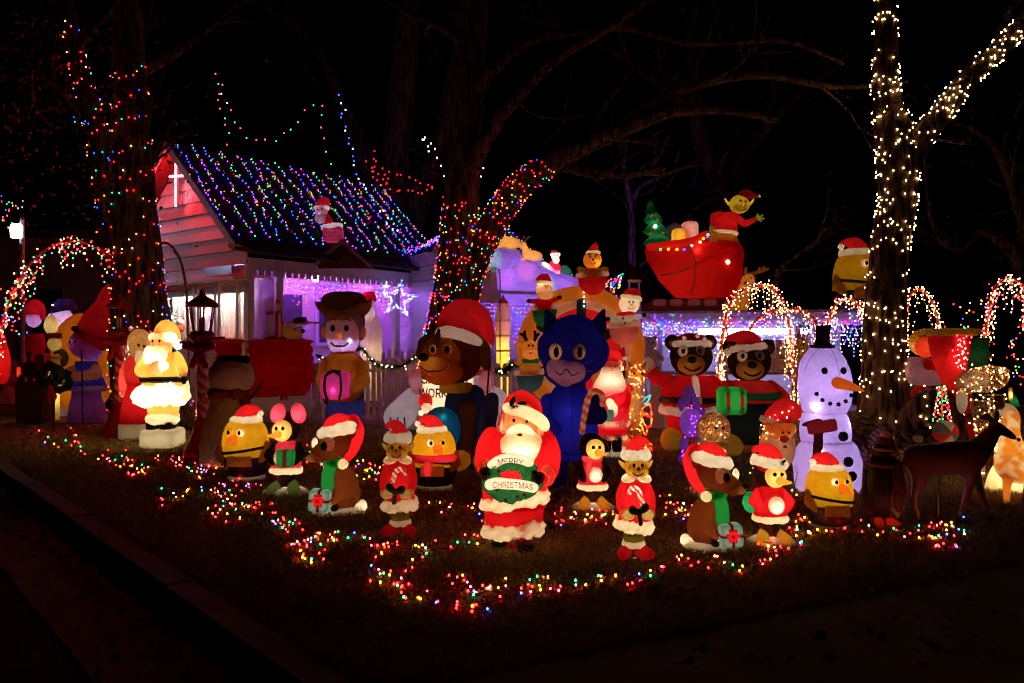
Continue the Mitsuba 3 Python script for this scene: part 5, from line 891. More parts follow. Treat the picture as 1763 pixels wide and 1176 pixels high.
f.blob('twig_arm', [[(1462, 738, 10, 5), (1490, 760, 6, 4)], [(1490, 760, 6, 4), (1496, 775, 4, 2)], [(1486, 757, 6, 3), (1500, 755, 4, 2)]], (.08, .03, .03), L=None, it=6)
seams(f, [[(1420, 594, -12), (1424, 615, -33), (1428, 650, -43)], [(1376, 640, -24), (1390, 612, -22), (1412, 596, -10)], [(1422, 715, -34), (1423, 760, -35), (1424, 800, -49)], [(1383, 757, -20), (1423, 765, -35), (1463, 757, -20)]], .4, (.30, .22, .45))
# inflatable wheel with riders
f = Fig('fairground_wheel', 'big red and orange inflatable fairground wheel carrying five riders, behind the blue cat', 'inflatable', 1000, 773, d=10.6, ab=True, mat='fabric'); L = .8
c = f.c(1000, 602); OR = (.72, .24, .03)
def vring(R_, r, y, fl=0): 
    m = ring3((0, 0, 0), R_, R_, r, fluff=fl, seg=48); v = m.vertices.copy(); m.vertices = np.stack([v[:, 0], v[:, 2], v[:, 1]], 1) + np.array([c[0], y, c[2]]); m.invert() if m.volume < 0 else 0; return m
f.add('rim', vring(97, 14, 6), OR, L=.75); f.add('rim_band', vring(79, 9, 2), (.78, .42, .28), L=.55); f.add('disc', ball((c[0], 10, c[2]), (76, 12, 76)), RED, L=.95)
for a in range(0, 180, 60):
    t = math.radians(a + 30); p0, p1 = (1000 + 80 * math.cos(t), 602 + 80 * math.sin(t), -6), (1000 - 80 * math.cos(t), 602 - 80 * math.sin(t), -6); f.tube('spoke', [(*p0, 8), (1000, 602, -10, 8), (*p1, 8)], (.03, .06, .05), L=.15)
for b in (504, 512, 520, 528): f.led(1004, b, -16, 1.4, 10, (.8, .85, 1.))
for sg in (-1, 1): f.tube('support', [(1000 + sg * 12, 610, -14, 9), (1000 + sg * 45, 700, -20, 10), (1000 + sg * 70, 766, -24, 11)], OR, L=.55)
f.sbox('foot', 1000, 767, 84, 6, OR, ry=24, L=.4)
def basket(x, z, w, col, tag_): f.lathe('basket', [(x, z + 34, 4), (x, z + 26, w * .72), (x, z + 12, w * .95), (x, z + 2, w)], col, dr=.8, y=-18, L=.75, label=tag_); f.ring('basket_rim', x, z, w, 4, (.72, .45, .36), y=-18, tilt=4, L=.6, fluff=0)
basket(937, 530, 21, (.02, .13, .06), 'dark green basket'); basket(1018, 475, 25, RED, 'red basket'); basket(1072, 560, 26, (.85, .22, .22), 'pale red basket'); basket(912, 640, 24, (.06, .14, .22), 'blue grey basket'); basket(1068, 655, 20, (.3, .04, .04), 'dark red basket')
def rider(name, label, u, v, h, d=10.36):
    return Fig(name, label, name.replace('_', ' '), u, v, h, d=d, mat='fabric')
g = rider('santa_rider', 'small inflatable santa riding the wheel at its upper left', 937, 534, 62); g.lathe('coat', [(0, 0, 22), (0, 18, 24), (0, 32, 16)], RED, L=.9); g.ell('head', 0, 55, 23, 27, (.88, .62, .42), L=1.5); g.ell('beard', 2, 44, 22, 17, (.85, .72, .58), y=-8, L=1.4); g.dots(((2, 66, -21), (10, 66, -20)), 2); g.ell('nose', 5, 60, 3.5, 3.5, (.8, .4, .2), y=-23, L=1.2, sub=2); g.lathe('hat', [(-2, 76, 23), (-2, 88, 20), (0, 98, 12), (2, 101, 5)], RED, L=1.1); g.ring('hat_trim', 0, 76, 22, 4, CREAM, tilt=-6, L=1.3)
for sg in (-1, 1): g.blob('arm', [[(sg * 18, 24, -4, 8), (sg * 36, 28 + sg * 4, -6, 6)]], RED, L=.6); g.ell('mitten', sg * 42, 30 + sg * 5, 7, 6, BLACK, y=-6, mat='paint', sub=2)
g.led(-6, 68, -10, 4, 14, (1, .9, .6))
g = rider('gingerbread_rider', 'small inflatable gingerbread boy in santa hat atop the wheel', 1020, 478, 60); G = (.62, .22, .03); g.lathe('body', [(0, 0, 26), (0, 15, 30), (0, 26, 20)], G, L=.5); g.ell('head', 0, 50, 27, 26, G, L=1.2); g.led(10, 42, -14, 6, 14, (1, .8, .4)); g.dots(((-8, 56, -22), (6, 55, -22)), 3.4); g.ell('nose', -1, 49, 3, 3, BLACK, y=-26, sub=2, mat='paint'); g.tube('smile', [(-12, 43, -23, 1), (-2, 36, -25, 1.2), (9, 42, -23, 1)], (.6, .03, .02), mat='paint')
for sg in (-1, 1): g.tube('eyebrow', [(sg * 14 - 1, 63, -20, 1.6), (sg * 6 - 1, 65, -22, 2)], BLACK, mat='paint'); g.blob('arm', [[(sg * 18, 18, 0, 8), (sg * 38, 24, -4, 8)]], G, L=.4)
g.lathe('hat', [(2, 72, 17), (4, 84, 13), (8, 95, 7), (10, 103, 2)], RED, L=1.3); g.ring('hat_trim', 2, 72, 17, 4, CREAM, L=1.2)
g = rider('snowman_rider', 'small inflatable snowman riding the wheel at its upper right', 1077, 562, 66); g.lathe('body', [(-10, 0, 26), (-8, 15, 27), (-2, 30, 18)], WHITE, L=.8); g.ell('head', 10, 58, 27, 26, WHITE, L=2.); g.dots(((6, 62, -25), (16, 62, -24)), 2.6); g.tube('nose', [(11, 55, -25, 3), (13, 54, -34, 1)], ORANGE, L=1.); g.tube('smile', [(4, 48, -24, .8), (11, 44, -25, 1), (18, 48, -24, .8)], (.5, .05, .03), mat='paint'); g.dots(((-10, 20, -24), (-6, 8, -26)), 2.6, name='button'); g.lathe('hat', [(14, 76, 24), (16, 88, 22), (18, 97, 14), (20, 100, 5)], RED, L=1.1); g.ring('hat_trim', 14, 76, 23, 4.5, CREAM, tilt=-8, L=1.2); g.ell('pompom', 38, 70, 6, 6, CREAM, L=1.2, sub=2); g.ring('scarf', 0, 33, 19, 5, RED, tilt=10, L=.8)
for sg in (-1, 1): g.blob('arm', [[(sg * 20 - 6, 24, -2, 6), (sg * 40, 22 + sg * 4, -4, 6)]], WHITE, L=.6); g.ell('mitten', sg * 47, 24 + sg * 5, 7, 6, BLACK, y=-6, mat='paint', sub=2)
g = rider('reindeer_rider', 'small inflatable reindeer with green bow riding the wheel at left', 912, 644, 72); g.lathe('body', [(0, 0, 24), (0, 16, 24), (0, 32, 14)], (.75, .36, .08), L=.9); g.ell('head', 2, 58, 21, 24, (.80, .42, .10), L=1.3); g.ell('muzzle', 2, 48, 19, 15, (.88, .72, .5), y=-8, L=2.); g.dots(((-3, 68, -19), (7, 68, -19)), 2.6); g.ell('nose', 2, 50, 4, 3, (.6, .1, .08), y=-27, sub=2, L=.8); g.blob('bow', [[(-14, 32, -16, 6), (2, 30, -18, 4)], [(18, 32, -16, 6), (2, 30, -18, 4)]], (.03, .2, .05), L=.5)
for sg in (-1, 1): g.blob('antler', [[(sg * 8 + 2, 78, 0, 4), (sg * 15 + 2, 92, 0, 4)], [(sg * 15 + 2, 92, 0, 4), (sg * 22, 96, 0, 3.4)], [(sg * 13, 88, 0, 4), (sg * 12, 102, 0, 3.4)]], (.09, .03, .02), L=None); g.blob('ear', [[(sg * 18, 68, 0, 6), (sg * 32, 72, 0, 3)]], (.75, .34, .06), L=1.)
for sg in (-1, 1): g.blob('arm', [[(sg * 18, 22, -4, 6), (sg * 34, 28, -8, 5)]], (.7, .3, .05), L=.7)
g = rider('penguin_rider', 'small inflatable penguin in red cap riding the wheel at right', 1064, 660, 60); g.lathe('body', [(0, 0, 22), (0, 20, 24), (0, 38, 16)], BLACK, mat='paint'); g.ell('head', 0, 52, 24, 22, BLACK, mat='paint'); 
for a in (-9, 8): g.ell('eye_white', a, 56, 9, 11, WHITE, y=-18, ry=6, L=1.1); g.ell('pupil', a + 2, 55, 3, 4, BLACK, y=-24, ry=2, sub=2, mat='paint')
g.tube('beak', [(-2, 46, -22, 4), (-4, 43, -32, 1.5)], ORANGE, L=.9); g.lathe('hat', [(4, 70, 20), (8, 84, 14), (14, 98, 6), (16, 104, 2)], RED, L=.9); g.ring('hat_trim', 3, 70, 20, 4, (.85, .7, .6), tilt=8, L=.9)
# ------------------------------------------------------------------ ON THE ROOFS
f = Fig('inflatable_sleigh', 'huge red inflatable sleigh sack on the flat roof, heaped with gifts', 'inflatable', 1200, 535, d=16.6, ab=True, mat='fabric'); L = 1.15; RS = (.74, .016, .012)
f.lathe('sack', [(1215, 512, 52), (1213, 500, 62), (1205, 475, 74), (1195, 450, 79), (1190, 432, 80), (1188, 424, 76)], RS, dr=.7, L=L, label='bulging red sack body'); f.blob('sack_back', [[(1235, 480, 0, 34), (1250, 440, 0, 32)], [(1225, 432, 0, 26), (1250, 440, 0, 30)]], RS, L=L)
for lx, lb, lz in ((1240, 456, -46), (1187, 437, -52)): f.led(lx, lb, lz, 3.5, 18, (1, .75, .5))
f.blob('runner', [[(1118, 528, -10, 10), (1235, 527, -10, 9)], [(1235, 527, -10, 9), (1262, 512, -10, 11)], [(1262, 512, -10, 11), (1290, 483, -10, 14)]], (.16, .02, .03), L=.25); f.blob('runner', [[(1118, 528, 40, 10), (1235, 527, 40, 9)], [(1235, 527, 40, 9), (1290, 483, 40, 14)]], (.16, .02, .03), L=.2)
for x in (1132, 1160, 1190, 1218): f.sbox('runner_patch', x, 522, 11, 6, (.4, .12, .18), y=-18, ry=3, L=.25, power=6)
seam = [(1130, 478, -46), (1160, 472, -52), (1190, 458, -55), (1220, 442, -50), (1238, 425, -38)]; f.tube('cord', [(*p, 1.4) for p in seam], (.55, .16, .03), seg=6, mat='paint'); f.tube('cord', [(1175, 430, -53, 1.3), (1182, 455, -56, 1.3), (1184, 480, -52, 1.3), (1180, 508, -42, 1.3)], (.55, .16, .03), seg=6, mat='paint')
f.tube('sack_edge', [(1112, 430, -30, 6), (1140, 428, -50, 6.5), (1175, 422, -54, 6.5), (1205, 410, -46, 6)], RS, L=.9)
PP = np.array([np.array(f.c(*q)) * f.k + f.o for q in ((1127, 436, -52), (1139, 436, -58), (1152, 437, -62), (1164, 437, -62), (1176, 431, -63), (1190, 425, -62), (1196, 419, -60), (1204, 415, -56), (1205, 412, -54))]); k_ = f.key
for i, nm in enumerate(('green', 'amber', 'amber', 'blue', 'teal', 'warm', 'amber', 'blue', 'teal')): scene[fresh(k_ + '__bulb')] = mikit.ply(ball(PP[i], .03, 1), 'core', emitter={'type': 'area', 'radiance': {'type': 'rgb', 'value': [.5 * c for c in BULB[nm]]}})
f = Fig('inflatable_tree', 'small green inflatable tree with gold star leaning in the sleigh', 'inflatable tree', 1128, 432, d=16.5, ab=True, mat='fabric')
for a, b, r in ((1134, 425, 25), (1130, 405, 21), (1126, 386, 16), (1122, 372, 10)): f.lathe('tier', [(a, b, r * .7), (a - 1, b - 6, r), (a - 2, b - 18, r * .55), (a - 3, b - 28, r * .25)], (.015, .22, .07), L=.95, lamp=(.8, 1., .8))
f.led(1125, 392, -16, 3, 16, (.8, 1., .9)); f.slab('star', [(1120 + (7 if i % 2 == 0 else 3) * math.sin(i * math.pi / 5), 361 - (7 if i % 2 == 0 else 3) * math.cos(i * math.pi / 5)) for i in range(10)], (.6, .2, .02), t=4, mat='paint')
for a, b in ((1119, 375), (1129, 380), (1122, 394), (1138, 403), (1117, 404), (1120, 422)): f.ell('bauble', a, b, 2.6, 2.6, (.6, .1, .02), y=-15, sub=2, L=.9, lamp=WARM)
for lb, a, b, w, h, c, L_ in (('glowing yellow inflatable gift box in the sleigh', 1171, 408, 13, 14, (.80, .48, .05), 2.), ('pink inflatable gift box in the sleigh, right of the yellow one', 1188, 398, 13, 16, (.85, .42, .5), 1.5), ('dark blue inflatable gift behind the yellow box', 1162, 400, 12, 13, (.12, .12, .2), .4)):
    f = Fig('inflatable_gift', lb, 'gift', a, b + h, d=16.6 if L_ > .5 else 16.9, ab=True, mat='fabric'); f.sbox('box', a, b, w, h, c, ry=w, L=L_, power=6, y=2); f.lathe('bow', [(a, b - h + 1, 4), (a, b - h - 1, 6), (a, b - h - 3, 3)], (.5, .03, .03), L=.6)
f = Fig('inflatable_elf', 'waving yellow faced inflatable elf in red, sitting on the sleigh sack', 'inflatable', 1255, 425, d=16.5, ab=True, mat='fabric')
YG = (.66, .56, .06); f.blob('trousers', [[(1240, 412, 0, 12), (1258, 414, 0, 13)], [(1230, 405, -6, 9), (1225, 416, -10, 8)], [(1258, 414, 0, 12), (1266, 428, -6, 7)]], (.62, .26, .03), L=.7)
f.lathe('coat', [(1248, 402, 22), (1248, 390, 21), (1252, 376, 17), (1256, 366, 11)], RED, dr=.75, L=1.3); f.ring('coat_trim', 1247, 401, 21, 2.4, CREAM, tilt=-6, L=.9)
f.blob('arm', [[(1240, 370, 0, 7), (1228, 372, -2, 6)], [(1228, 372, -2, 6), (1226, 388, -4, 5)]], RED, L=.9); f.blob('hand', [[(1225, 392, -4, 5), (1224, 400, -5, 4)]], (.35, .38, .04), L=.7)
f.blob('arm', [[(1264, 372, 0, 6), (1282, 386, -2, 6)], [(1282, 386, -2, 6), (1298, 379, -4, 4.5)]], RED, L=.9); f.blob('hand', [[(1299, 378, -4, 4), (1306, 375, -4, 3.5)], [(1304, 376, -4, 2), (1312, 371, -4, 1.4)], [(1305, 377, -4, 2), (1314, 377, -4, 1.4)], [(1303, 378, -4, 2), (1310, 382, -4, 1.4)], [(1302, 375, -4, 1.8), (1303, 369, -4, 1.3)]], (.35, .38, .04), L=.8, it=6)
f.ell('head', 1273, 352, 17, 16, YG, L=1.7, tilt=-15); f.ell('chin', 1271, 361, 12, 8, YG, y=-8, L=1.6, ry=9); f.dots(((1270, 348, -15), (1279, 350, -14)), 1.8); f.ell('nose', 1274, 354, 2.4, 2.4, (.6, .4, .05), y=-17, sub=2, L=1.2); f.tube('smile', [(1264, 361, -15, .7), (1271, 365, -17, .8), (1279, 362, -14, .7)], (.12, .08, .02), mat='paint')
for sg, x in ((-1, 1257), (1, 1289)): f.tube('ear', [(x, 352, 0, 3), (x + sg * 6, 347, 0, 2), (x + sg * 9, 342, 0, .6)], YG, L=1.1)
f.tube('hat', [(1280, 340, 2, 12), (1288, 335, 2, 9), (1298, 337, 2, 5), (1305, 338, 2, 3)], (.35, .012, .015), L=.5); f.ell('pompom', 1307, 338, 3, 3, CREAM, L=.6, sub=2)
f = Fig('inflatable_reindeer', 'orange inflatable reindeer head with antlers at the front of the sleigh', 'inflatable', 1280, 538, d=16.2, ab=True, mat='fabric'); G = (.72, .28, .05)
f.blob('neck', [[(1284, 490, 0, 10), (1272, 530, 0, 16)]], G, L=.9); f.blob('head', [[(1288, 482, -2, 11), (1280, 488, -12, 9)]], G, L=1.2); f.ell('nose', 1277, 489, 3, 2.5, (.2, .03, .02), y=-22, sub=2, mat='paint'); f.dots(((1280, 480, -13), (1289, 480, -13)), 1.6)
f.blob('antler', [[(1292, 472, 0, 3.5), (1308, 468, 0, 3.2)], [(1308, 468, 0, 3.2), (1323, 463, 0, 2.6)], [(1306, 468, 0, 3), (1308, 460, 0, 2.4)], [(1314, 466, 0, 3), (1316, 459, 0, 2.2)]], (.40, .12, .03), L=.45); f.blob('antler', [[(1284, 472, 0, 3), (1284, 462, 0, 2.6)]], (.40, .12, .03), L=.4)
# yellow roof bird behind the lit tree
f = bird('large dim yellow inflatable bird with red bobble cap, high behind the thick tree', 1478, 545, 132, -1, white=False, L=.85, d=15.4, z=0, mat='fabric')
# roof santa in a chimney
f = Fig('inflatable_chimney', 'small inflatable santa leaning from a pink brick chimney on the roof', 'inflatable', 575, 418, d=15.2, ab=True, mat='fabric', lamp=(1., .75, .95))
f.sbox('chimney', 574, 404, 16, 13, (.62, .06, .16), ry=14, L=1.1, power=8)
for b in (395, 402, 409): f.sbox('mortar', 574, b, 16.4, .5, (.8, .6, .7), ry=14.3, L=None, power=8, mat='matte')
for a, b in ((566, 398.5), (580, 398.5), (573, 405.5), (560, 412), (586, 412)): f.sbox('mortar', a, b, .5, 3, (.8, .6, .7), y=-14, ry=.8, power=6, mat='matte')
f.ring('snow', 572, 391, 15, 4, WHITE, tilt=8, L=1.3); f.blob('coat', [[(566, 384, 0, 9), (560, 376, -2, 9)]], RED, L=.6); f.ell('head', 554, 368, 11, 14, (.82, .72, .8), y=-3, L=1.4); f.ell('beard', 554, 377, 10, 9, (.7, .62, .7), y=-8, L=1.); f.dots(((550, 363, -12), (558, 363, -12)), 1.4); f.ell('nose', 553, 370, 2.2, 2.2, (.8, .5, .5), y=-15, sub=2, L=1.)
f.tube('hat', [(554, 358, 0, 11), (556, 349, 0, 9.5), (561, 345, 2, 6), (564, 350, 2, 4)], RED, L=.7); f.ring('hat_trim', 554, 358, 11, 3, WHITE, L=1.3); f.blob('sack', [[(540, 405, 4, 10), (544, 412, 2, 9)]], (.01, .06, .03), L=.2)
# lit figures along the rake of the wing
def roof_deer(label, u, v, h):
    g = Fig('reindeer_figure', label, 'reindeer figure', u, v, h, d=16.0); AM = (.82, .44, .09)
    g.blob('body', [[(-10, 34, 0, 24), (38, 26, 0, 22)], [(-14, 40, 0, 18), (-28, 74, -2, 13)], [(-28, 78, -2, 15), (-46, 70, -6, 9)], [(34, 14, -10, 9), (8, 8, -14, 7)], [(-18, 16, -10, 9), (-40, 8, -14, 6)]], AM, L=1.7)
    for sg in (-1, 1): g.tube('antler', [(-26 + sg * 5, 90, 0, 3), (-20 + sg * 10, 108, 0, 2.5), (-8 + sg * 12, 116, 0, 1.5)], (.35, .14, .03), mat='paint')
    g.dots(((-38, 80, -13),), 2.4)
roof_deer('lit amber reindeer lying on the wing roof edge, upper one', 872, 430, 42)
roof_deer('lit amber reindeer lying on the wing roof edge, lower one', 912, 451, 38)
g = Fig('santa_figure', 'small white lit santa with a green sack on the lower wing roof', 'santa figure', 962, 474, ab=True, d=16.3); g.blob('coat', [[(952, 455, 0, 7), (958, 462, 0, 9)]], (.8, .03, .08), L=2.); g.ell('head', 956, 441, 7, 8, WHITE, L=2.6); g.lathe('hat', [(956, 437, 7), (954, 432, 5), (952, 431, 2)], (.7, .04, .06), L=1.6); g.ring('hat_trim', 956, 438, 7, 2, WHITE, L=2.4); g.ell('beard', 957, 449, 6, 6, WHITE, y=-5, L=2.6); g.blob('sack', [[(972, 464, 0, 8), (978, 468, -2, 6)]], (.05, .3, .12), L=.8); g.blob('snow', [[(936, 454, 0, 4), (960, 468, -3, 5)]], WHITE, L=2.4); g.dots(((954, 440, -7), (959, 440, -7)), 1)
# ------------------------------------------------------------------ FENCE, GARLAND, SIGN
def picket_fence(label, a, b, n, h, w=.075, gap=(), col=(.82, .76, .68)):
    key = fresh('picket_fence'); tag(key, label, 'fence'); a, b = np.array(a, float), np.array(b, float); dr = (b - a) / np.linalg.norm(b - a); nr = np.array([dr[1], -dr[0]])
    for i in range(n):
        if i in gap: continue
        c = a + (b - a) * (i + .5) / n; hh = h * rng.uniform(.97, 1.03); ln = rng.normal(0, .012)
        m = slab3([(-w / 2, .05), (w / 2, .05), (w / 2 + ln, hh - .05), (w * .25 + ln, hh - .012), (ln, hh), (-w * .25 + ln, hh - .012), (-w / 2 + ln, hh - .05)], 0, .022); v = m.vertices
        m.vertices = np.stack([c[0] + v[:, 0] * dr[0] + v[:, 1] * nr[0], c[1] + v[:, 0] * dr[1] + v[:, 1] * nr[1], v[:, 2]], 1); m.invert() if m.volume < 0 else 0
        put(fresh(key + '__picket'), m, tuple(np.array(col) * rng.uniform(.8, 1.1)), 'matte', False, mott=.2)
    for z in (.28, h - .25):
        q = [(*(a - nr * .014), z + .06), (*(b - nr * .014), z + .06), (*(b - nr * .014), z), (*(a - nr * .014), z)]; put(fresh(key + '__rail'), prism3(*q, .03), col, 'matte', False, mott=.2)
    return key
fz = 15.2
def fx(u, d): return ((u - CX) * d / F, d)
picket_fence('white picket fence right of the brown-hatted doll, under the garland', fx(628, 14.2), fx(745, 14.0), 11, 1.18)
picket_fence('taller white picket fence section before the star door', fx(655, 15.0), fx(742, 14.6), 8, 1.32, col=(.6, .55, .55))
picket_fence('white picket fence between puppy and blue cat', fx(812, 13.6), fx(905, 13.4), 9, 1.12)
picket_fence('white picket fence left of the capped black bears', fx(1118, 12.8), fx(1200, 12.4), 10, .95)
picket_fence('white picket fence behind the red tub', fx(520, 14.4), fx(560, 14.3), 5, 1.12)
def garland(label, px, d, seed):
    key = fresh('garland'); tag(key, label, 'garland'); P = px_path(px, d); D, _ = dense(P, np.ones(len(P)), 90); R_ = np.random.default_rng(seed)
    n = 2200; i = R_.integers(0, 89, n); o = D[i]; e = R_.normal(0, 1, (n, 3)); e /= np.linalg.norm(e, axis=1, keepdims=True); L_ = R_.uniform(.05, .13, n)[:, None]; s = np.cross(e, R_.normal(0, 1, (n, 3))); s /= np.linalg.norm(s, axis=1, keepdims=True)
    v = np.stack([o - s * .005, o + s * .005, o + e * L_], 1).reshape(-1, 3); scene[key + '__needles'] = mikit.ply(trimesh.Trimesh(v, np.arange(3 * n).reshape(-1, 3), process=False), 'matte', False, color=np.repeat(np.array([.015, .07, .02]) * R_.uniform(.5, 1.5, (n, 1)), 3, 0)); tag(key + '__needles', kind='stuff')
    put(key + '__stem', wire3(D, .012), (.05, .04, .02), 'matte'); w = resample(D, .09); emit_bulbs(key, w + R_.normal(0, .05, w.shape) + [0, -.07, 0], [('warm', 5), ('cool', 1)], .013, .9)
garland('green garland with white lights swagged along the picket fence', [(545, 612), (560, 618), (600, 606), (622, 600), (640, 622), (665, 632), (690, 630), (715, 615), (735, 598)], 13.9, 3)
garland('short green garland with white lights between puppy and blue cat', [(855, 638), (868, 640), (880, 628), (895, 626), (906, 632)], 13.2, 4)
f = Fig('workshop_sign', "lit white sign for santa's workshop, half hidden behind the puppy", 'sign', 770, 782, d=10.1, ab=True); f.slab('board', [(727, 712), (816, 712), (816, 634), (760, 626), (727, 634)], WHITE, t=5, L=1.9)
f.tube('post', [(770, 782, 6, 3), (770, 690, 6, 3)], (.4, .3, .2), mat='matte'); k_ = f.key + '__board'
f.text('lettering', "SANTA'S", 766, 660, 15, (.45, .02, .02), -4, under=k_, squeeze=.9); f.text('lettering', 'WORKSHOP', 768, 684, 15, (.35, .02, .02), -4, under=k_, squeeze=.78)
f.ell('santa_coat', 734, 690, 12, 14, RED, y=-12, L=1.6); f.ell('santa_beard', 736, 700, 9, 9, WHITE, y=-20, L=2.2); f.ell('santa_face', 738, 684, 7, 8, (.8, .5, .3), y=-19, L=1.3); f.ell('santa_pompom', 726, 710, 5, 5, WHITE, y=-12, L=2.2, sub=2)
# ------------------------------------------------------------------ LAMP POSTS
def lamp_post(label, u, v, h, d=None):
    f = Fig('lamp_post', label, 'lamp post', u, v, h, d=d, mat='paint'); RD = (.28, .012, .015)
    f.lathe('base', [(0, 0, 11), (0, 4, 10.5), (0, 12, 7), (0, 20, 4.5), (0, 24, 4.6)], RD, dr=1.)
    def st(p): return np.where((np.sin((p[:, 2] + 2.2 * np.arctan2(p[:, 1], p[:, 0])) * .95) > 0)[:, None], np.array((.5, .02, .02)), np.array((.75, .66, .58)))
    m = lathe3([(0, 24, 3.3), (0, 69, 3.1)], 1., 24, sharp=True); t = np.linspace(24, 69, 90); m = lathe3([(0, q, 3.2) for q in t], 1., 24, sharp=True); f.add('pole', m, st)
    f.lathe('collar', [(0, 68, 3.4), (0, 71, 6), (0, 74, 7.5), (0, 75, 7.5)], RD, dr=1.); f.lathe('cup', [(0, 75, 7.), (0, 77, 5.8)], RD, dr=1.)
    for a in range(6):
        t = math.radians(a * 60); f.tube('bar', [(5.3 * math.cos(t), 76.5, 5.3 * math.sin(t), .45), (7.6 * math.cos(t), 92, 7.6 * math.sin(t), .45)], RD, seg=6)
    f.lathe('roof', [(0, 91.5, 10.2), (0, 93, 9.6), (0, 97, 4.5), (0, 99, 1.8), (0, 100, 1.6), (0, 102, .4)], RD, dr=1., seg=6, smooth=False); f.lathe('candle', [(0, 77, 1.8), (0, 84, 1.7), (0, 85, .5)], (.5, .45, .4), dr=1.)
    f.tube('crossbar', [(-13, 70, 0, .8), (13, 73, 0, .8)], (.2, .012, .012), seg=8)
    for sg in (-1, 1): f.blob('bow', [[(0, 66, -4, 2.2), (sg * 7, 68, -5, 3)], [(0, 66, -4, 2), (sg * 4, 56, -5, 2)]], (.35, .012, .02))
    return f
lamp_post('red lamp post with striped pole, left of the two lit santas', 205, 752, 242); lamp_post('red lamp post with striped pole, between lit santas and furry snowman', 348, 790, 286)
# ------------------------------------------------------------------ RED TUB AND REINDEER
f = Fig('inflatable_tub', 'long red ribbed inflatable tub on a white snow base', 'inflatable', 458, 726, ab=True, mat='fabric', d=14.2)
m_ = lathe3([(-3, z, 78 + 5.5 * abs(math.sin((z - 48) / 17 * math.pi)) ** .6 - max(0, 66 - z) * .5) for z in np.linspace(46, 137, 60)], .62, 48, sharp=True); f.add('body', m_, (.55, .007, .006), L=.34, squash=(.6, .6, .5))
f.sbox('tub_rim', 455, 588, 83, 5.5, (.5, .008, .006), ry=52, L=.25, power=3); f.ell('snow', 455, 698, 86, 28, (.72, .66, .66), ry=55, L=.10)
for x in (500, 507): f.sbox('valve', x, 681, 2.4, 4, (.6, .05, .05), y=-50, ry=3)
f.ell('plug', 451, 642, 4, 2.5, BLACK, y=-50, ry=3, mat='paint', sub=2)
f = Fig('inflatable_reindeer', 'brown inflatable reindeer in black hat leaning out of the red tub', 'inflatable', 490, 588, ab=True, d=14.0, mat='fabric'); G = (.45, .17, .05)
f.blob('body', [[(460, 590, 4, 10), (488, 586, 2, 9)]], (.05, .03, .02)); f.blob('head', [[(497, 572, 0, 12), (505, 575, -4, 11)], [(505, 575, -4, 11), (519, 573, -8, 6)]], G, L=.45); f.ell('nose', 524, 570, 4, 3.4, BLACK, y=-10, sub=2, mat='paint'); f.dots(((511, 567, -13),), 1.8)
f.blob('ear', [[(488, 562, 0, 5), (482, 557, 0, 3)]], G, L=.4); f.ell('hat_brim', 516, 558, 18, 3, (.55, .4, .15), ry=12, L=.3, tilt=8); f.lathe('hat', [(516, 558, 12), (517, 550, 11.5), (518, 546, 8)], BLACK, mat='paint')
# furry snowman with black hat, seen from behind
f = Fig('fuzzy_snowman', 'furry grey snowman with black hat and red scarf, seen from behind', 'snowman', 390, 806, ab=True, mat='matte')
def fuzz(m, a=2.2):
    v = m.vertices; m.vertices = v + m.vertex_normals * ((meshkit.fbm(v * .35, 4) - .5) * a * 2)[:, None]; return m
FZ = (.42, .36, .32); f.add('body', fuzz(lathe3([(-2, 0, 34), (-2, 14, 42), (-4, 45, 40), (-2, 80, 34), (2, 110, 30), (4, 128, 24)], .9, 64, n=70)), FZ); f.add('head', fuzz(ball((9, 0, 158), (38, 34, 36))), (.50, .44, .40))
f.lathe('hat', [(402, 628, 26), (402, 618, 27), (402, 612, 22)], (.012, .012, .012), mat='matte'); f.ring('scarf', 396, 676, 27, 8, (.22, .03, .02), fluff=1.); f.tube('scarf_end', [(420, 680, -10, 8), (428, 700, -14, 8), (422, 716, -16, 6)], (.22, .03, .02)); f.tube('pipe', [(370, 684, -20, 3), (362, 690, -26, 4), (361, 680, -26, 5)], (.5, .1, .06), mat='paint')
f.tube('arm', [(425, 690, 0, 3), (445, 668, 4, 2), (452, 655, 4, 1)], (.1, .06, .04), seg=7)
# ------------------------------------------------------------------ LEFT CLUSTER
f = Fig('inflatable_gnome', 'inflatable lilac faced gnome in tall red cap and blue tunic, holding a wreath', 'inflatable', 150, 728, ab=True, mat='fabric', lamp=(.75, .4, 1.))
f.lathe('skirt', [(150, 726, 32), (150, 705, 30), (149, 685, 25), (149, 665, 22)], (.42, .14, .32), dr=.8, L=.30); f.lathe('tunic', [(152, 672, 30), (152, 660, 28), (150, 640, 20), (149, 622, 18)], (.05, .08, .5), dr=.8, L=.5); f.ring('tunic_trim', 153, 668, 27, 4, (.35, .25, .3), L=.25)
for a, b in ((150, 658), (160, 664), (144, 666), (166, 656)): f.slab('star', [(a + (2.6 if i % 2 == 0 else 1.2) * math.sin(i * math.pi / 5), b - (2.6 if i % 2 == 0 else 1.2) * math.cos(i * math.pi / 5)) for i in range(10)], (.5, .35, .2), y=-24.5, t=3, mat='matte')
f.ell('head', 150, 592, 27, 26, (.62, .30, .62), y=-2, L=.62); f.blob('jaw', [[(152, 604, -6, 16), (162, 608, -4, 14)]], (.55, .25, .6), L=.7); f.ell('ear', 178, 592, 9, 12, (.6, .12, .2), L=.35); f.ell('nose', 139, 596, 5, 3.6, (.5, .12, .25), y=-27, L=.4, sub=2)
for x in (137, 146): f.ell('eye_white', x, 587, 3.2, 4.6, (.6, .6, .5), y=-26, ry=2, sub=2, L=.4); f.ell('pupil', x, 588, 1.6, 2.6, BLACK, y=-28, ry=1.2, sub=2, mat='paint')
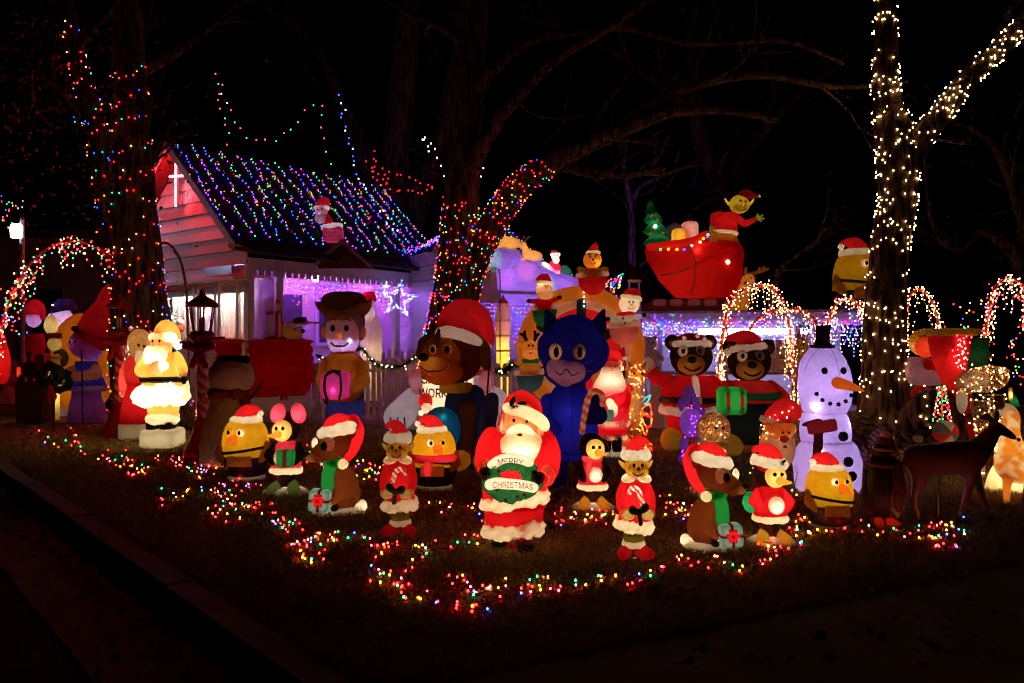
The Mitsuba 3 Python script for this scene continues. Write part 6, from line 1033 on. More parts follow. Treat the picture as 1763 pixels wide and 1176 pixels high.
f.tube('cap', [(166, 572, 0, 32), (172, 558, 0, 30), (180, 535, 0, 23), (184, 515, 0, 15), (186, 500, 0, 9), (190, 494, 0, 6)], (.55, .012, .025), L=.42, lamp=WARM); f.ring('cap_band', 158, 572, 28, 4, (.03, .012, .012), tilt=-14, mat='matte')
f.blob('arm', [[(134, 636, -6, 9), (116, 645, -14, 9)], [(116, 645, -14, 9), (126, 655, -24, 8)]], (.55, .16, .12), L=.28, lamp=WARM); f.blob('arm', [[(168, 634, -6, 9), (172, 644, -12, 10)], [(172, 644, -12, 10), (142, 648, -26, 8)]], (.6, .2, .16), L=.3, lamp=WARM)
m_ = ring3((0, 0, 0), 15, 15, 6, fluff=1.); v = m_.vertices.copy(); m_.vertices = np.stack([v[:, 0], v[:, 2], v[:, 1]], 1) + np.array(f.c(124, 653, -34)); m_.invert() if m_.volume < 0 else 0; f.add('wreath', m_, (.02, .07, .03), mat='matte'); f.blob('bow', [[(112, 664, -38, 4), (110, 684, -38, 3)], [(112, 664, -38, 4), (118, 682, -38, 3)]], (.35, .02, .02)); f.led(124, 650, -42, 2.4, 9, (.6, 1, .9))
f.tube('stake', [(160, 602, -34, 1.4), (162, 735, -34, 1.4)], (.06, .05, .05), mat='matte')
f = Fig('inflatable_pumpkin', 'large orange ribbed inflatable pumpkin behind the lilac faced gnome', 'inflatable', 140, 717, d=15.3, ab=True, mat='fabric'); L = .62
m_ = ball((0, 0, 0), 1, 3).subdivide(); v = m_.vertices.copy(); th = np.arctan2(v[:, 1], v[:, 0]); v[:, :2] *= (1 - .09 * np.abs(np.sin(th * 6)) ** .5 * 1)[:, None] if False else (.9 + .1 * np.abs(np.cos(th * 5)))[:, None]; m_.vertices = v * [56, 44, 88] + np.array(f.c(142, 628)); f.add('body', m_, (.78, .27, .02), L=L)
f.tube('stem', [(150, 545, 0, 8), (154, 530, 0, 6), (166, 520, 0, 4)], (.02, .12, .05)); f.blob('leaf', [[(160, 528, -4, 5), (174, 514, -4, 2)]], (.02, .1, .05)); f.ell('wheel', 130, 616, 14, 16, (.10, .10, .12), y=-44, ry=4, mat='matte'); f.ell('pad', 104, 622, 5, 26, (.04, .04, .05), y=-36, ry=6, mat='matte')
f = Fig('inflatable_snowman', 'lilac faced inflatable snowman in blue brimmed hat, behind the pumpkin', 'inflatable', 106, 715, d=15.5, ab=True, mat='fabric', lamp=(.6, .45, 1.)); f.lathe('body', [(106, 716, 34), (106, 680, 38), (106, 640, 30), (106, 610, 22)], WHITE, L=.5); f.ell('head', 104, 558, 21, 32, WHITE, L=1.9); f.tube('seam', [(102, 528, -19, .8), (101, 560, -22, .8), (102, 588, -19, .8)], (.3, .25, .4), seg=5, mat='matte')
f.lathe('hat', [(110, 532, 17), (110, 522, 16), (111, 515, 10)], (.08, .07, .3), L=.4); f.ring('hat_brim', 107, 534, 20, 4, (.05, .04, .12), tilt=14, fluff=0, L=.2); f.led(101, 526, -17, 1.5, 9, (.6, .4, 1.))
f = Fig('inflatable_santa', 'small inflatable santa face with red cap at far left behind the train', 'inflatable', 62, 714, d=15.6, ab=True, mat='fabric', lamp=(.7, .5, 1.)); f.lathe('coat', [(62, 714, 20), (62, 640, 19), (62, 600, 18), (62, 575, 12)], RED, L=.3); f.ell('head', 58, 548, 12, 16, (.8, .6, .8), L=1.2); f.tube('hat', [(58, 536, 0, 13), (62, 526, 0, 11), (70, 530, 0, 7), (74, 546, 0, 5)], RED, L=.8)
f = Fig('elf_figure', 'yellow and white lit figure with striped scarf beside the pumpkin', 'figure', 92, 722, d=14.6, ab=True); f.lathe('body', [(92, 722, 9), (93, 660, 10), (94, 630, 9), (95, 610, 7)], (.8, .66, .2), L=1.3); f.ell('head', 88, 560, 11, 17, (.8, .72, .4), L=.9); f.ell('shoulder', 94, 592, 11, 12, (.7, .6, .25), L=.8); f.ring('scarf', 93, 578, 9, 4, (.2, .03, .03), L=.2)
for b in (616, 636, 656): f.ring('stripe', 94, b, 9.6, 2.2, (.3, .2, .04), L=.2, fluff=0)
f = Fig('toy_train', 'small dark red toy train under a wreath at far left', 'train', 62, 728, ab=True, d=14., mat='paint'); f.sbox('crate', 60, 692, 26, 36, (.12, .08, .05), ry=16, power=9); f.sbox('boiler', 58, 636, 22, 13, (.30, .02, .02), ry=12, power=5); f.ell('nose', 60, 636, 13, 15, (.05, .045, .05), y=-12, ry=5); f.sbox('cab', 74, 624, 9, 16, (.25, .02, .02), ry=11, power=7); f.lathe('chimney', [(50, 626, 3), (50, 612, 3.4), (50, 606, 5)], (.04, .035, .035), dr=1.)
f.sbox('lit_panel', 40, 640, 4, 9, (.8, .05, .02), y=-10, ry=3, L=1.5, mat='shell')
for x in (46, 60, 74): f.ell('wheel', x, 650, 6, 6, (.06, .05, .05), y=-13, ry=2)
f = Fig('wreath', 'dark green wreath with red bow hanging left of the gnome', 'wreath', 88, 749, ab=True, d=12.2, mat='matte'); m_ = ring3((0, 0, 0), 15, 15, 6.5, fluff=1.2); v = m_.vertices.copy(); m_.vertices = np.stack([v[:, 0], v[:, 2], v[:, 1]], 1) + np.array(f.c(90, 645, -4)); m_.invert() if m_.volume < 0 else 0; f.add('ring', m_, (.018, .05, .025)); f.tube('stand', [(90, 749, 4, 2), (90, 640, 4, 2)], (.05, .05, .05)); f.blob('bow', [[(92, 664, -8, 4), (88, 690, -8, 3)], [(92, 664, -8, 4), (98, 688, -8, 3)]], (.35, .02, .02))
f = Fig('striped_column', 'red and white striped column with dark drum top at far left', 'column', 16, 694, ab=True, mat='paint'); f.sbox('base', 16, 686, 17, 11, (.62, .52, .50), power=6); f.add('pole', lathe3([(0, 17 + q, 12) for q in np.linspace(0, 88, 120)], 1., 24, sharp=True), lambda p: np.where((np.sin((p[:, 2] + 5 * np.arctan2(p[:, 1], p[:, 0])) * .26) > 0)[:, None], np.array((.4, .02, .02)), np.array((.62, .5, .45)))); f.lathe('drum', [(20, 618, 17), (20, 588, 17), (20, 585, 14)], (.035, .035, .035), dr=1., sharp=True); f.lathe('drum_top', [(20, 585, 15), (20, 582, 15)], (.22, .18, .15), dr=1., sharp=True)
f = Fig('inflatable_bell', 'red glowing inflatable shape cut by the left edge of the photo', 'inflatable', -8, 660, ab=True, d=11., mat='fabric'); f.lathe('body', [(-8, 660, 16), (-8, 630, 24), (-8, 600, 20), (-8, 560, 8)], RED, L=1.)
f = Fig('tinsel_tree', 'small white tinsel tree full of lights behind the bright santa', 'tree', 226, 745, d=12.15, ab=True, mat='matte'); R_ = np.random.default_rng(3); n = 2600; t = R_.uniform(0, 1, n); a = R_.uniform(0, 6.28, n); rr = (1 - t) * 32 * R_.uniform(.6, 1, n); P = np.stack([rr * np.cos(a), rr * np.sin(a), 50 + t * 130], 1); e = R_.normal(0, 1, (n, 3)); e /= np.linalg.norm(e, axis=1, keepdims=True); s = np.cross(e, R_.normal(0, 1, (n, 3))); s /= np.linalg.norm(s, axis=1, keepdims=True)
f.add('needles', trimesh.Trimesh(np.stack([P - s * .6, P + s * .6, P + e * 8], 1).reshape(-1, 3), np.arange(3 * n).reshape(-1, 3), process=False), (.5, .48, .46), smooth=False, kind='stuff'); f.tube('stem', [(226, 745, 0, 3), (226, 560, 0, 1)], (.2, .18, .16)); emit_bulbs(f.key, (P[:90] * 1.03) * f.k + f.o, [('warm', 3), ('pink', 2), ('teal', 1), ('cool', 2)], .011, .8)
# ------------------------------------------------------------------ WIRE AND WICKER LIGHT FIGURES
def wicker(f, name, meshes, col, nl, pal, gain=.8, r=.008, wr=.0035, hole=.55, seed=0):
    """woven figure: the edges of a mesh as thin wires, lights on and inside it"""
    R_ = np.random.default_rng(seed); ws, pts = [], []
    for m in meshes:
        w = f.W(m); e = w.edges_unique; v = w.vertices + R_.normal(0, .004, w.vertices.shape); e = e[R_.uniform(size=len(e)) < hole]
        p, q = v[e[:, 0]], v[e[:, 1]]; d = q - p; x = np.cross(d, [.3, .5, .8]); x /= np.linalg.norm(x, axis=1, keepdims=True) + 1e-9; y = np.cross(d, x); y /= np.linalg.norm(y, axis=1, keepdims=True) + 1e-9
        cor = [x, -.5 * x + .87 * y, -.5 * x - .87 * y]; V = np.stack([p + c * wr for c in cor] + [q + c * wr for c in cor], 1).reshape(-1, 3); b = (np.arange(len(e)) * 6)[:, None, None]
        ws.append((V, (np.array([[0, 1, 4], [0, 4, 3], [1, 2, 5], [1, 5, 4], [2, 0, 3], [2, 3, 5]])[None] + b).reshape(-1, 3))); c = w.vertices.mean(0); i = R_.integers(0, len(v), nl // len(meshes)); pts.append(c + (v[i] - c) * R_.uniform(.75, 1.04, (len(i), 1)))
    mm = cat_m([trimesh.Trimesh(a, b, process=False) for a, b in ws]); k = fresh(f.key + '__' + name); put(k, mm, col, 'paint', False); tag(k, kind='stuff'); emit_bulbs(f.key, np.vstack(pts), pal, r, gain)
f = Fig('wicker_figure', 'woven white wicker figure with round lit head, behind the right fawn', 'wicker figure', 1220, 852, ab=True); WK = (.72, .58, .40)
wicker(f, 'weave', [ball(f.c(1228, 738), (28, 26, 27)), lathe3([(8, 112 - 24, 27), (6, 88 - 14, 25), (4, 60, 22)], .9, 40, n=9), lathe3([(-6, 0, 26), (-2, 30, 24), (2, 62, 18)], .9, 48, n=26)], WK, 90, [('warm', 5), ('amber', 1)], 1., .0075, .0045, .75, 1); f.dots(((1226, 734, -27), (1238, 734, -26)), 2.6); f.ell('liner', 1228, 738, 24, 24, (.8, .62, .36), ry=22, L=.55); f.lathe('scarf', [(1226, 768, 26), (1226, 760, 26)], (.4, .42, .16), L=.5)
f = Fig('wicker_santa', 'round faced lit wicker santa with huge beard and red cap, left of the lilac snowman', 'santa figure', 1340, 860, ab=True); f.ell('beard', 1338, 770, 31, 42, (.62, .44, .34), ry=24, L=.32); f.add('beard_fringe', fuzz(ball(f.c(1338, 772, 0), (32, 24, 43))), (.55, .42, .36), mat='matte') if 0 else None
f.ell('face', 1341, 738, 25, 18, (.85, .62, .32), y=-10, ry=22, L=1.0); f.ell('nose', 1338, 752, 7.5, 6, (.45, .06, .04), y=-34, ry=6, sub=2, L=.4); f.ell('mouth', 1340, 765, 3.4, 2.2, (.4, .03, .02), y=-32, sub=2, mat='paint'); f.dots(((1337, 741, -31), (1347, 741, -31)), 2)
f.tube('cap', [(1341, 724, 0, 26), (1346, 712, 0, 23), (1356, 702, 0, 16), (1368, 704, 0, 11), (1372, 716, 0, 7)], (.75, .02, .03), L=.9); f.ring('cap_trim', 1338, 724, 25, 4.5, (.6, .42, .3), tilt=-6, L=.5, fluff=.8)
wicker(f, 'weave', [ball(f.c(1340, 745), (32, 27, 30), 2)], (.35, .22, .12), 34, [('warm', 3), ('amber', 1)], .9, .008, .002, .5, 2); f.lathe('coat', [(1325, 858, 28), (1325, 835, 30), (1328, 800, 26)], (.30, .06, .06), L=.15)
emit_bulbs(f.key, np.array([np.array(f.c(*q)) * f.k + f.o for q in ((1318, 716, -22), (1326, 712, -24), (1338, 708, -25), (1350, 706, -22), (1358, 700, -18), (1330, 720, -26), (1345, 716, -27), (1313, 800, -10), (1317, 812, -12), (1310, 820, -14))]), [('warm', 3), ('pink', 2)], .008, 1.)
f = Fig('ornament', 'dark green glass ornament with small lights beside the wicker santa', 'ornament', 1300, 840, ab=True); f.ell('ball', 1300, 815, 19, 22, (.03, .07, .03), ry=16, L=.3); f.sbox('cap', 1300, 792, 5, 4, (.4, .3, .15), mat='metal'); f.lathe('foot', [(1300, 840, 12), (1300, 834, 6)], (.05, .06, .04)); emit_bulbs(f.key, np.array([np.array(f.c(*q)) * f.k + f.o for q in ((1292, 803, -14), (1306, 806, -16), (1296, 820, -17), (1309, 826, -15), (1288, 812, -12))]), MULTI, .007, 1.)
f = Fig('tinsel_poodle', 'purple tinsel poodle with violet lights, below the knit capped bear', 'poodle', 1188, 800, ab=True, mat='fabric', lamp=(.7, .3, 1.)); PT = (.42, .22, .55)
for nm, a, b, ra, rb, L_ in (('body', 1190, 728, 20, 25, 1.), ('head', 1186, 686, 14, 13, .4), ('ear', 1173, 696, 6, 12, .4), ('ear', 1199, 696, 6, 12, .4), ('topknot', 1187, 672, 8, 7, .3), ('leg', 1178, 765, 8, 14, .4), ('leg', 1203, 765, 8, 14, .4), ('paw', 1178, 790, 11, 9, .3), ('paw', 1204, 790, 11, 9, .3), ('tail', 1208, 708, 6, 7, .3)): f.add(nm, fuzz(ball(f.c(a, b), (ra, ra * .8, rb)), 2.), PT, L=L_)
f.tube('muzzle', [(1186, 688, -10, 6), (1184, 692, -20, 5)], PT, L=.3); f.dots(((1184, 691, -25),), 2, name='nose')
emit_bulbs(f.key, np.array([np.array(f.c(a, b, y)) * f.k + f.o for a, b, y in zip(rng.uniform(1168, 1210, 34), rng.uniform(675, 796, 34), rng.uniform(-24, -14, 34))]), [('violet', 4), ('pink', 1)], .008, .8)
f = Fig('wire_camel', 'standing wire camel wrapped in warm lights, right of the long-bearded santa', 'camel', 1093, 775, ab=True); G = (.62, .34, .12)
wicker(f, 'frame', [lathe3([(-4, 8, 14), (-4, 60, 17), (-2, 100, 19), (2, 128, 15), (4, 140, 12)], .9, 18, n=16), ball(f.c(1097, 645), (16, 18, 18), 2), ball(f.c(1094, 656, -14), (11, 12, 9), 2)], G, 150, [('warm', 5), ('amber', 3)], 1., .0085, .0035, .8, 5)
f.ell('padding', 1092, 690, 12, 52, (.7, .42, .16), ry=10, L=.55); f.ell('padding', 1097, 645, 12, 13, (.7, .42, .16), ry=12, L=.45); f.dots(((1089, 642, -17), (1104, 643, -17)), 2.2)
for sg in (-1, 1): f.tube('ear', [(1097 + sg * 10, 632, 0, 3), (1097 + sg * 15, 624, 0, 1.4)], G)
emit_bulbs(f.key, np.array([np.array(f.c(a, b, y)) * f.k + f.o for a, b, y in zip(rng.uniform(1070, 1125, 60), rng.uniform(755, 786, 60), rng.uniform(-20, 10, 60))]), [('red', 4), ('amber', 2)], .008, .8)
# rope light wings
f = Fig('rope_light_wing', 'rope light outline of a wing in teal and orange, right of the camel', 'rope light', 1120, 782, ab=True, d=10.6)
for nm, pl, pts in (('teal_loop', 'teal', [(1105, 692), (1112, 684), (1120, 680), (1116, 690), (1108, 697)]), ('upper_loop', 'amber', [(1102, 706), (1110, 700), (1118, 694), (1121, 706), (1122, 716), (1112, 712), (1103, 708)]), ('middle_loop', 'amber', [(1104, 712), (1114, 716), (1122, 720), (1121, 732), (1114, 736), (1108, 728), (1104, 714)]), ('lower_loop', 'amber', [(1104, 716), (1108, 728), (1114, 738), (1112, 750), (1108, 744), (1104, 730)])):
    P = px_path(pts + [pts[0]], 10.6); put(f.key + '__' + nm, wire3(P, .006), (.3, .2, .12), 'paint'); w = resample(P, .028); emit_bulbs(f.key + '__' + nm, w + [0, -.012, 0], [(pl, 1)] if pl == 'teal' else [('red', 1), ('amber', 1)], .0085, .8)
f.tube('stake', [(1108, 782, 2, 1), (1108, 700, 2, 1)], (.2, .2, .2), mat='metal', seg=6)
# penguin, unlit
f = Fig('penguin_statue', 'unlit black penguin with bobble hat and plaid scarf, left of the dark deer', 'penguin', 1519, 906, ab=True, mat='paint'); PB = (.014, .013, .02)
def plaid(p): a = (np.sin(p[:, 2] * .5) > .2).astype(float) + (np.sin(p[:, 0] * .6) > .2); c = np.stack([.02 + .11 * (a == 1), .012 + .05 * (a == 2), .012 + .0 * a], 1); return c
f.lathe('body', [(1517, 888, 20), (1517, 870, 28), (1516, 840, 30), (1518, 805, 27), (1520, 785, 20)], PB, dr=.8); f.ell('belly', 1528, 850, 14, 34, (.16, .13, .12), y=-14, ry=10); f.ell('head', 1521, 778, 19, 18, PB, ry=17); f.tube('beak', [(1530, 780, -14, 4), (1538, 782, -24, 1.5)], (.3, .12, .02)); f.dots(((1538, 776, -14),), 2, col=(.5, .45, .4))
f.lathe('hat', [(1524, 770, 16), (1525, 758, 13), (1526, 748, 6)], (.25, .02, .015)); f.ring('hat_cuff', 1523, 773, 17, 3.4, (.40, .30, .22), fluff=.4); f.add('bobble', fuzz(ball(f.c(1527, 746), (11, 11, 10))), (.42, .30, .22)); f.ring('scarf', 1520, 797, 24, 6, plaid, fluff=.3); f.tube('scarf_end', [(1532, 800, -22, 9), (1536, 835, -26, 10), (1536, 868, -26, 9)], plaid, flat=.35)
for sg in (-1, 1): f.blob('flipper', [[(1517 + sg * 26, 812, 0, 6), (1517 + sg * 31, 850, -6, 5)]], PB); f.blob('foot', [[(1519 + sg * 10, 896, -8, 8), (1520 + sg * 14, 899, -22, 6)]], (.65, .02, .012), mat='shell', L=.8)
f.slab('envelope', [(1520, 870), (1542, 868), (1534, 888)], (.45, .35, .28), y=-24, t=2)
f = Fig('candy_cane', 'violet and white striped candy cane leaning behind the plaid penguin', 'candy cane', 1482, 800, ab=True, mat='paint'); f.add('cane', tube3([f.c(*q) for q in ((1482, 800, 0), (1485, 782, 0), (1498, 762, 0), (1508, 748, 0), (1522, 740, 0), (1532, 746, 0), (1534, 756, 0))], 6, 16, n=70), lambda p: np.where((np.sin((p[:, 0] + p[:, 2]) * .55) > 0)[:, None], np.array((.2, .10, .34)), np.array((.55, .42, .6))))
# ------------------------------------------------------------------ DEER
f = Fig('deer_statue', 'dark brown unlit standing deer, looking right across the lawn', 'deer', 1620, 905, ab=True, mat='paint', d=6.25); DR = (.17, .09, .055); s = [
    [(1582, 790, 0, 27), (1640, 792, 0, 26), (1672, 785, 0, 28)], [(1572, 785, 0, 20), (1582, 800, 0, 24)], [(1672, 785, 0, 26), (1690, 770, 0, 20)], [(1690, 770, 0, 19), (1708, 745, 0, 13)], [(1706, 750, 0, 12), (1716, 735, 0, 11)], [(1716, 735, 0, 11), (1728, 742, 0, 8.5)], [(1728, 742, 0, 8.5), (1750, 756, 0, 5.2)],
    [(1580, 805, -10, 17), (1576, 835, -10, 9)], [(1576, 835, -10, 9), (1566, 850, -10, 5.5)], [(1566, 850, -10, 5.5), (1578, 898, -10, 3.6)], [(1592, 808, 10, 16), (1592, 838, 10, 8)], [(1592, 838, 10, 8), (1574, 852, 10, 5)], [(1574, 852, 10, 5), (1584, 888, 10, 3.6)],
    [(1668, 800, -9, 15), (1664, 835, -9, 7)], [(1664, 835, -9, 7), (1646, 893, -9, 3.6)], [(1676, 798, 9, 14), (1690, 835, 9, 7)], [(1690, 835, 9, 7), (1708, 893, 9, 3.6)]]
f.blob('body', s, DR, it=14, edge=4.5)
for q in ((1578, 901, -10), (1584, 891, 10), (1644, 897, -9), (1709, 897, 9)): f.blob('hoof', [[(q[0], q[1] - 4, q[2], 3.8), (q[0] + 4, q[1], q[2], 3.4)]], (.03, .02, .015), it=2)
f.blob('ear', [[(1710, 728, -6, 4), (1692, 716, -10, 5.5)], [(1692, 716, -10, 5.5), (1681, 719, -10, 2)]], DR, it=5); f.blob('ear', [[(1718, 727, 6, 4), (1722, 712, 9, 4)]], DR, it=5); f.ell('eye', 1723, 739, 2, 2, BLACK, y=-8, sub=2); f.ell('nose', 1754, 757, 3, 3, BLACK, sub=2); f.blob('tail', [[(1562, 778, 0, 6), (1555, 800, 0, 4)]], (.10, .06, .04), it=3); f.tube('stake', [(1618, 905, 4, 2), (1618, 800, 4, 2)], (.12, .1, .09), mat='metal', seg=7)
f = Fig('deer_figure', 'glowing orange and white spotted fawn cut by the right edge', 'deer', 1742, 872, ab=True, d=7.1); OG = (.72, .26, .03)
f.blob('body', [[(1748, 800, 0, 34), (1800, 800, 0, 34)], [(1745, 790, 0, 26), (1738, 750, 0, 16)], [(1738, 750, 0, 16), (1742, 715, 0, 13)]], lambda p: np.array(OG) + (np.clip((meshkit.fbm(p * .07, 3)[:, None] - .45) * 6, 0, 1)) * np.array((.15, .4, .35)), L=2.2, it=8)
for x in (1732, 1768): f.tube('leg', [(x, 815, -8, 10), (x - 4, 840, -8, 6), (x - 4, 870, -8, 4.5)], OG, L=1.2)
f.ell('eye', 1757, 779, 7, 5, (.08, .08, .08), y=-36, ry=4, mat='paint'); f.tube('stake', [(1742, 872, -26, 2), (1749, 818, -26, 2)], (.15, .12, .1), mat='metal', seg=7)
f = Fig('snow_mound', 'dazzling white lit plastic mound behind the glowing fawn at right edge', 'mound', 1745, 850, ab=True, d=7.6); f.lathe('shell', [(1745, 850, 48), (1745, 835, 46), (1745, 812, 38), (1745, 790, 22), (1745, 782, 8)], (.9, .82, .5), dr=.6, L=5.)
# wire deer body with many lights
f = Fig('wire_reindeer', 'shaggy wire reindeer covered in white lights, above the dark deer', 'reindeer', 1690, 821, ab=True, d=8.4); WB = (.5, .36, .24)
ms = [blob3([[(f.c(1668, 655), 22), (f.c(1715, 650), 26)], [(f.c(1668, 655), 22), (f.c(1652, 672), 12)], [(f.c(1715, 650), 24), (f.c(1728, 642), 12)]], 9), lathe3([(0, 0, 5), (0, 60, 8), (-2, 131, 16)], 1., 10, n=14), lathe3([(28, 0, 5), (28, 80, 8), (24, 141, 16)], 1., 10, n=14)]
wicker(f, 'frame', ms, WB, 210, [('warm', 6), ('amber', 1)], 1.05, .0085, .003, .85, 9); f.ell('hide', 1680, 655, 24, 18, (.62, .5, .4), ry=13, L=.35); f.ell('hide', 1656, 690, 9, 22, (.6, .56, .55), ry=8, L=.3)
# black boxes, cables and blower fans near the feet of the big santa
for lb, u, v, w in (('black blower box on the grass right of the big santa', 945, 878, 16), ('black power strip on the grass behind the right santa boot', 940, 915, 15), ('black blower box behind the small red jacketed penguin', 968, 862, 13)):
    f = Fig('power_box', lb, 'box', u, v, ab=True, mat='paint'); f.sbox('case', u, v - 8, w, 8, (.015, .014, .014), ry=10, power=7); f.tube('cable', [(u + w, v - 4, 0, 1), (u + w + 12, v - 20, 6, 1), (u + w + 24, v - 4, 4, 1)], (.12, .1, .08), seg=6); f.sbox('socket', u, v - 8, 4, 4, (.05, .05, .05), y=-10, ry=1.5, power=6)
# ------------------------------------------------------------------ RIGHT CLUSTER behind the dark deer
f = Fig('inflatable_truck', 'red inflatable truck with black wheel behind the tree roots', 'inflatable', 1610, 771, d=10.8, ab=True, mat='fabric'); RT = (.5, .014, .012)
f.blob('body', [[(1575, 745, 0, 26), (1660, 745, 0, 28)], [(1600, 690, 0, 34), (1640, 690, 0, 34)]], RT, L=.5); f.sbox('hood', 1590, 640, 34, 24, (.45, .25, .42), ry=24, L=.5, power=4, tilt=-8); f.sbox('fender', 1608, 628, 36, 10, RT, ry=28, L=.6, power=4)
f.ell('tyre', 1556, 750, 17, 20, (.02, .02, .02), y=-34, ry=9, mat='matte'); f.ell('hub', 1558, 750, 9, 11, (.40, .38, .36), y=-42, ry=4, mat='matte')
f = Fig('inflatable_bell', 'big red inflatable hanging shape with tangle of lights on its front', 'inflatable', 1636, 690, d=10.3, ab=True, mat='fabric'); f.lathe('shell', [(1640, 682, 7), (1640, 660, 16), (1637, 630, 27), (1635, 600, 33), (1635, 582, 35), (1635, 576, 30)], (.60, .016, .02), dr=.7, L=.9); f.lathe('brim', [(1640, 578, 40), (1642, 570, 44), (1644, 566, 36)], (.5, .33, .05), dr=.7, L=.5); f.lathe('green_back', [(1680, 640, 24), (1682, 610, 30), (1680, 582, 30)], (.02, .13, .05), dr=.6, y=16, L=.4)
emit_bulbs(f.key, np.array([np.array(f.c(a, b, -27)) * f.k + f.o for a, b in zip(rng.normal(1640, 6, 40) + 8 * np.sin(np.arange(40)), np.linspace(578, 636, 40))]), [('warm', 2), ('pink', 3)], .011, 1.)
f = Fig('inflatable_bear', 'inflatable bear face with yellow hat and red round nose, right of the tree', 'inflatable', 1588, 690, d=11.4, ab=True, mat='fabric'); f.lathe('body', [(1590, 690, 26), (1590, 640, 28), (1590, 625, 18)], (.02, .1, .03), L=.3); f.ell('head', 1588, 592, 22, 20, (.8, .6, .3), L=.7); f.ell('nose', 1582, 598, 17, 18, (.80, .09, .03), y=-20, ry=12, L=1.1); f.lathe('hat', [(1590, 582, 22), (1594, 572, 20), (1600, 566, 10)], (.6, .42, .06), L=.6); f.ring('hat_brim', 1592, 583, 24, 3.4, (.5, .36, .05), tilt=8, fluff=0, L=.5)
f = Fig('beach_ball', 'red white and grey beach ball sitting above the back of the dark deer', 'ball', 1626, 816, d=8.6, ab=True, mat='fabric'); f.add('ball', ball(f.c(1628, 744), (21, 18, 20)), lambda p: np.array([(.55, .03, .03), (.5, .42, .3), (.12, .12, .10)])[((np.arctan2(p[:, 2] - 72, p[:, 0] - 2) + 3.2) * 6 / 6.4).astype(int) % 3], L=.5); f.lathe('stand', [(1628, 816, 12), (1628, 762, 10)], (.1, .1, .1))
f = Fig('light_spike', 'small pole of red and green lights above the beach ball', 'light', 1622, 808, d=8.9, ab=True); f.tube('pole', [(1622, 808, 0, 2), (1622, 665, 0, 1.4)], (.3, .25, .2), mat='matte'); emit_bulbs(f.key, np.array([np.array(f.c(1622 + r * math.cos(a * 2.4), 665 + t * 62, r * math.sin(a * 2.4))) * f.k + f.o for a, t, r in ((i, i / 70, 4 + i * .16) for i in range(70))]), [('red', 3), ('pink', 1), ('green', 2), ('warm', 1)], .009, .9)
f = Fig('puppy_figure', 'lit spotted white puppy figure in green party hat at the right edge', 'puppy', 1738, 833, d=8.0, ab=True); f.lathe('legs', [(1738, 833, 13), (1738, 790, 12), (1737, 752, 13)], (.75, .55, .32), L=.5); f.blob('head', [[(1735, 708, 0, 14), (1741, 718, -6, 10)]], (.80, .62, .38), L=1.0); f.ell('body', 1736, 738, 14, 20, (.8, .6, .36), L=.9); f.ell('spot', 1733, 714, 4, 4.5, BLACK, y=-14, sub=2, mat='paint'); f.lathe('hat', [(1746, 700, 9), (1746, 690, 6), (1746, 678, 1)], (.03, .4, .12), L=.9); f.lathe('candle', [(1740, 690, 3), (1740, 668, 3)], (.85, .6, .2), L=2.); f.blob('ear', [[(1724, 700, 0, 6), (1721, 684, 0, 3)]], (.2, .03, .02))
# ------------------------------------------------------------------ PORCH COMPANY
def plush(label, u, v, h, d, col, hat=None, L=None):
    f = Fig('plush_bear', label, 'plush toy', u, v, h, d=d, mat='matte' if not L else 'shell'); f.ell('body', 0, 36, 26, 34, col, L=L); f.ell('head', 0, 78, 20, 19, col, y=-3, L=L); f.ell('muzzle', 0, 74, 9, 7, tuple(min(.9, c * 1.2) for c in col), y=-20, L=L, sub=2)
    for sg in (-1, 1): f.ell('ear', sg * 15, 94, 7, 7, col, sub=2, L=L); f.tube('arm', [(sg * 22, 52, 0, 8), (sg * 32, 36, -10, 7)], col, L=L); f.tube('leg', [(sg * 14, 10, -6, 10), (sg * 20, 6, -24, 9)], col, L=L)
    f.dots(((-6, 82, -20), (6, 82, -20)), 2.2); f.ell('nose', 0, 76, 3, 2.4, BLACK, y=-28, sub=2, mat='paint')
    if hat: f.lathe('hat', [(0, 94, 14), (3, 106, 9), (8, 116, 2)], hat)
for q in (('grey plush bear on the side porch, left of the knit capped bear', 1118, 640, 62, 15.2, (.45, .42, .45)), ('white plush bear under the side porch, leftmost by the wheel', 1096, 634, 56, 15.6, (.7, .7, .75)), ('pink white plush owl-like toy between the two black bears', 1258, 640, 62, 15.1, (.75, .55, .62)), ('white plush toy by the lit arch, left of the snowman hat', 1357, 640, 50, 15.0, (.75, .68, .6)), ('dark plush bear behind the warm arches near the snowman', 1380, 640, 54, 15.3, (.10, .09, .09))): plush(*q)
b_ = 'display_bench'; tag(b_, 'long wooden bench of plush toys inside the side porch', 'bench'); q0, q1 = at(1085, 640, 15.3), at(1405, 640, 15.0)
put(b_ + '__seat', prism3(q0 + [0, -.45, 0], q1 + [0, -.45, 0], q1 + [0, .5, 0], q0 + [0, .5, 0], .04), (.3, .25, .22), 'matte', False)
for t in (.02, .35, .66, .98):
    p_ = q0 * (1 - t) + q1 * t; put(fresh(b_ + '__leg'), box3((p_[0] - .03, p_[1] - .4, .0), (p_[0] + .03, p_[1] - .34, p_[2] - .04)), (.3, .25, .22), 'matte', False)
for lb, a, b in (('white post topped stack of gifts under the side porch', 1326, 640), ('tall white figure stand under the side porch', 1340, 640)):
    f = Fig('gift_stack', lb, 'gifts', a, b, ab=True, d=15.0, mat='matte'); f.sbox('box', a, b - 12, 10, 11, (.6, .5, .62), power=8); f.sbox('box', a, b - 32, 8, 9, (.65, .6, .7), power=8); f.sbox('box', a, b - 48, 5, 7, (.7, .62, .6), power=8)
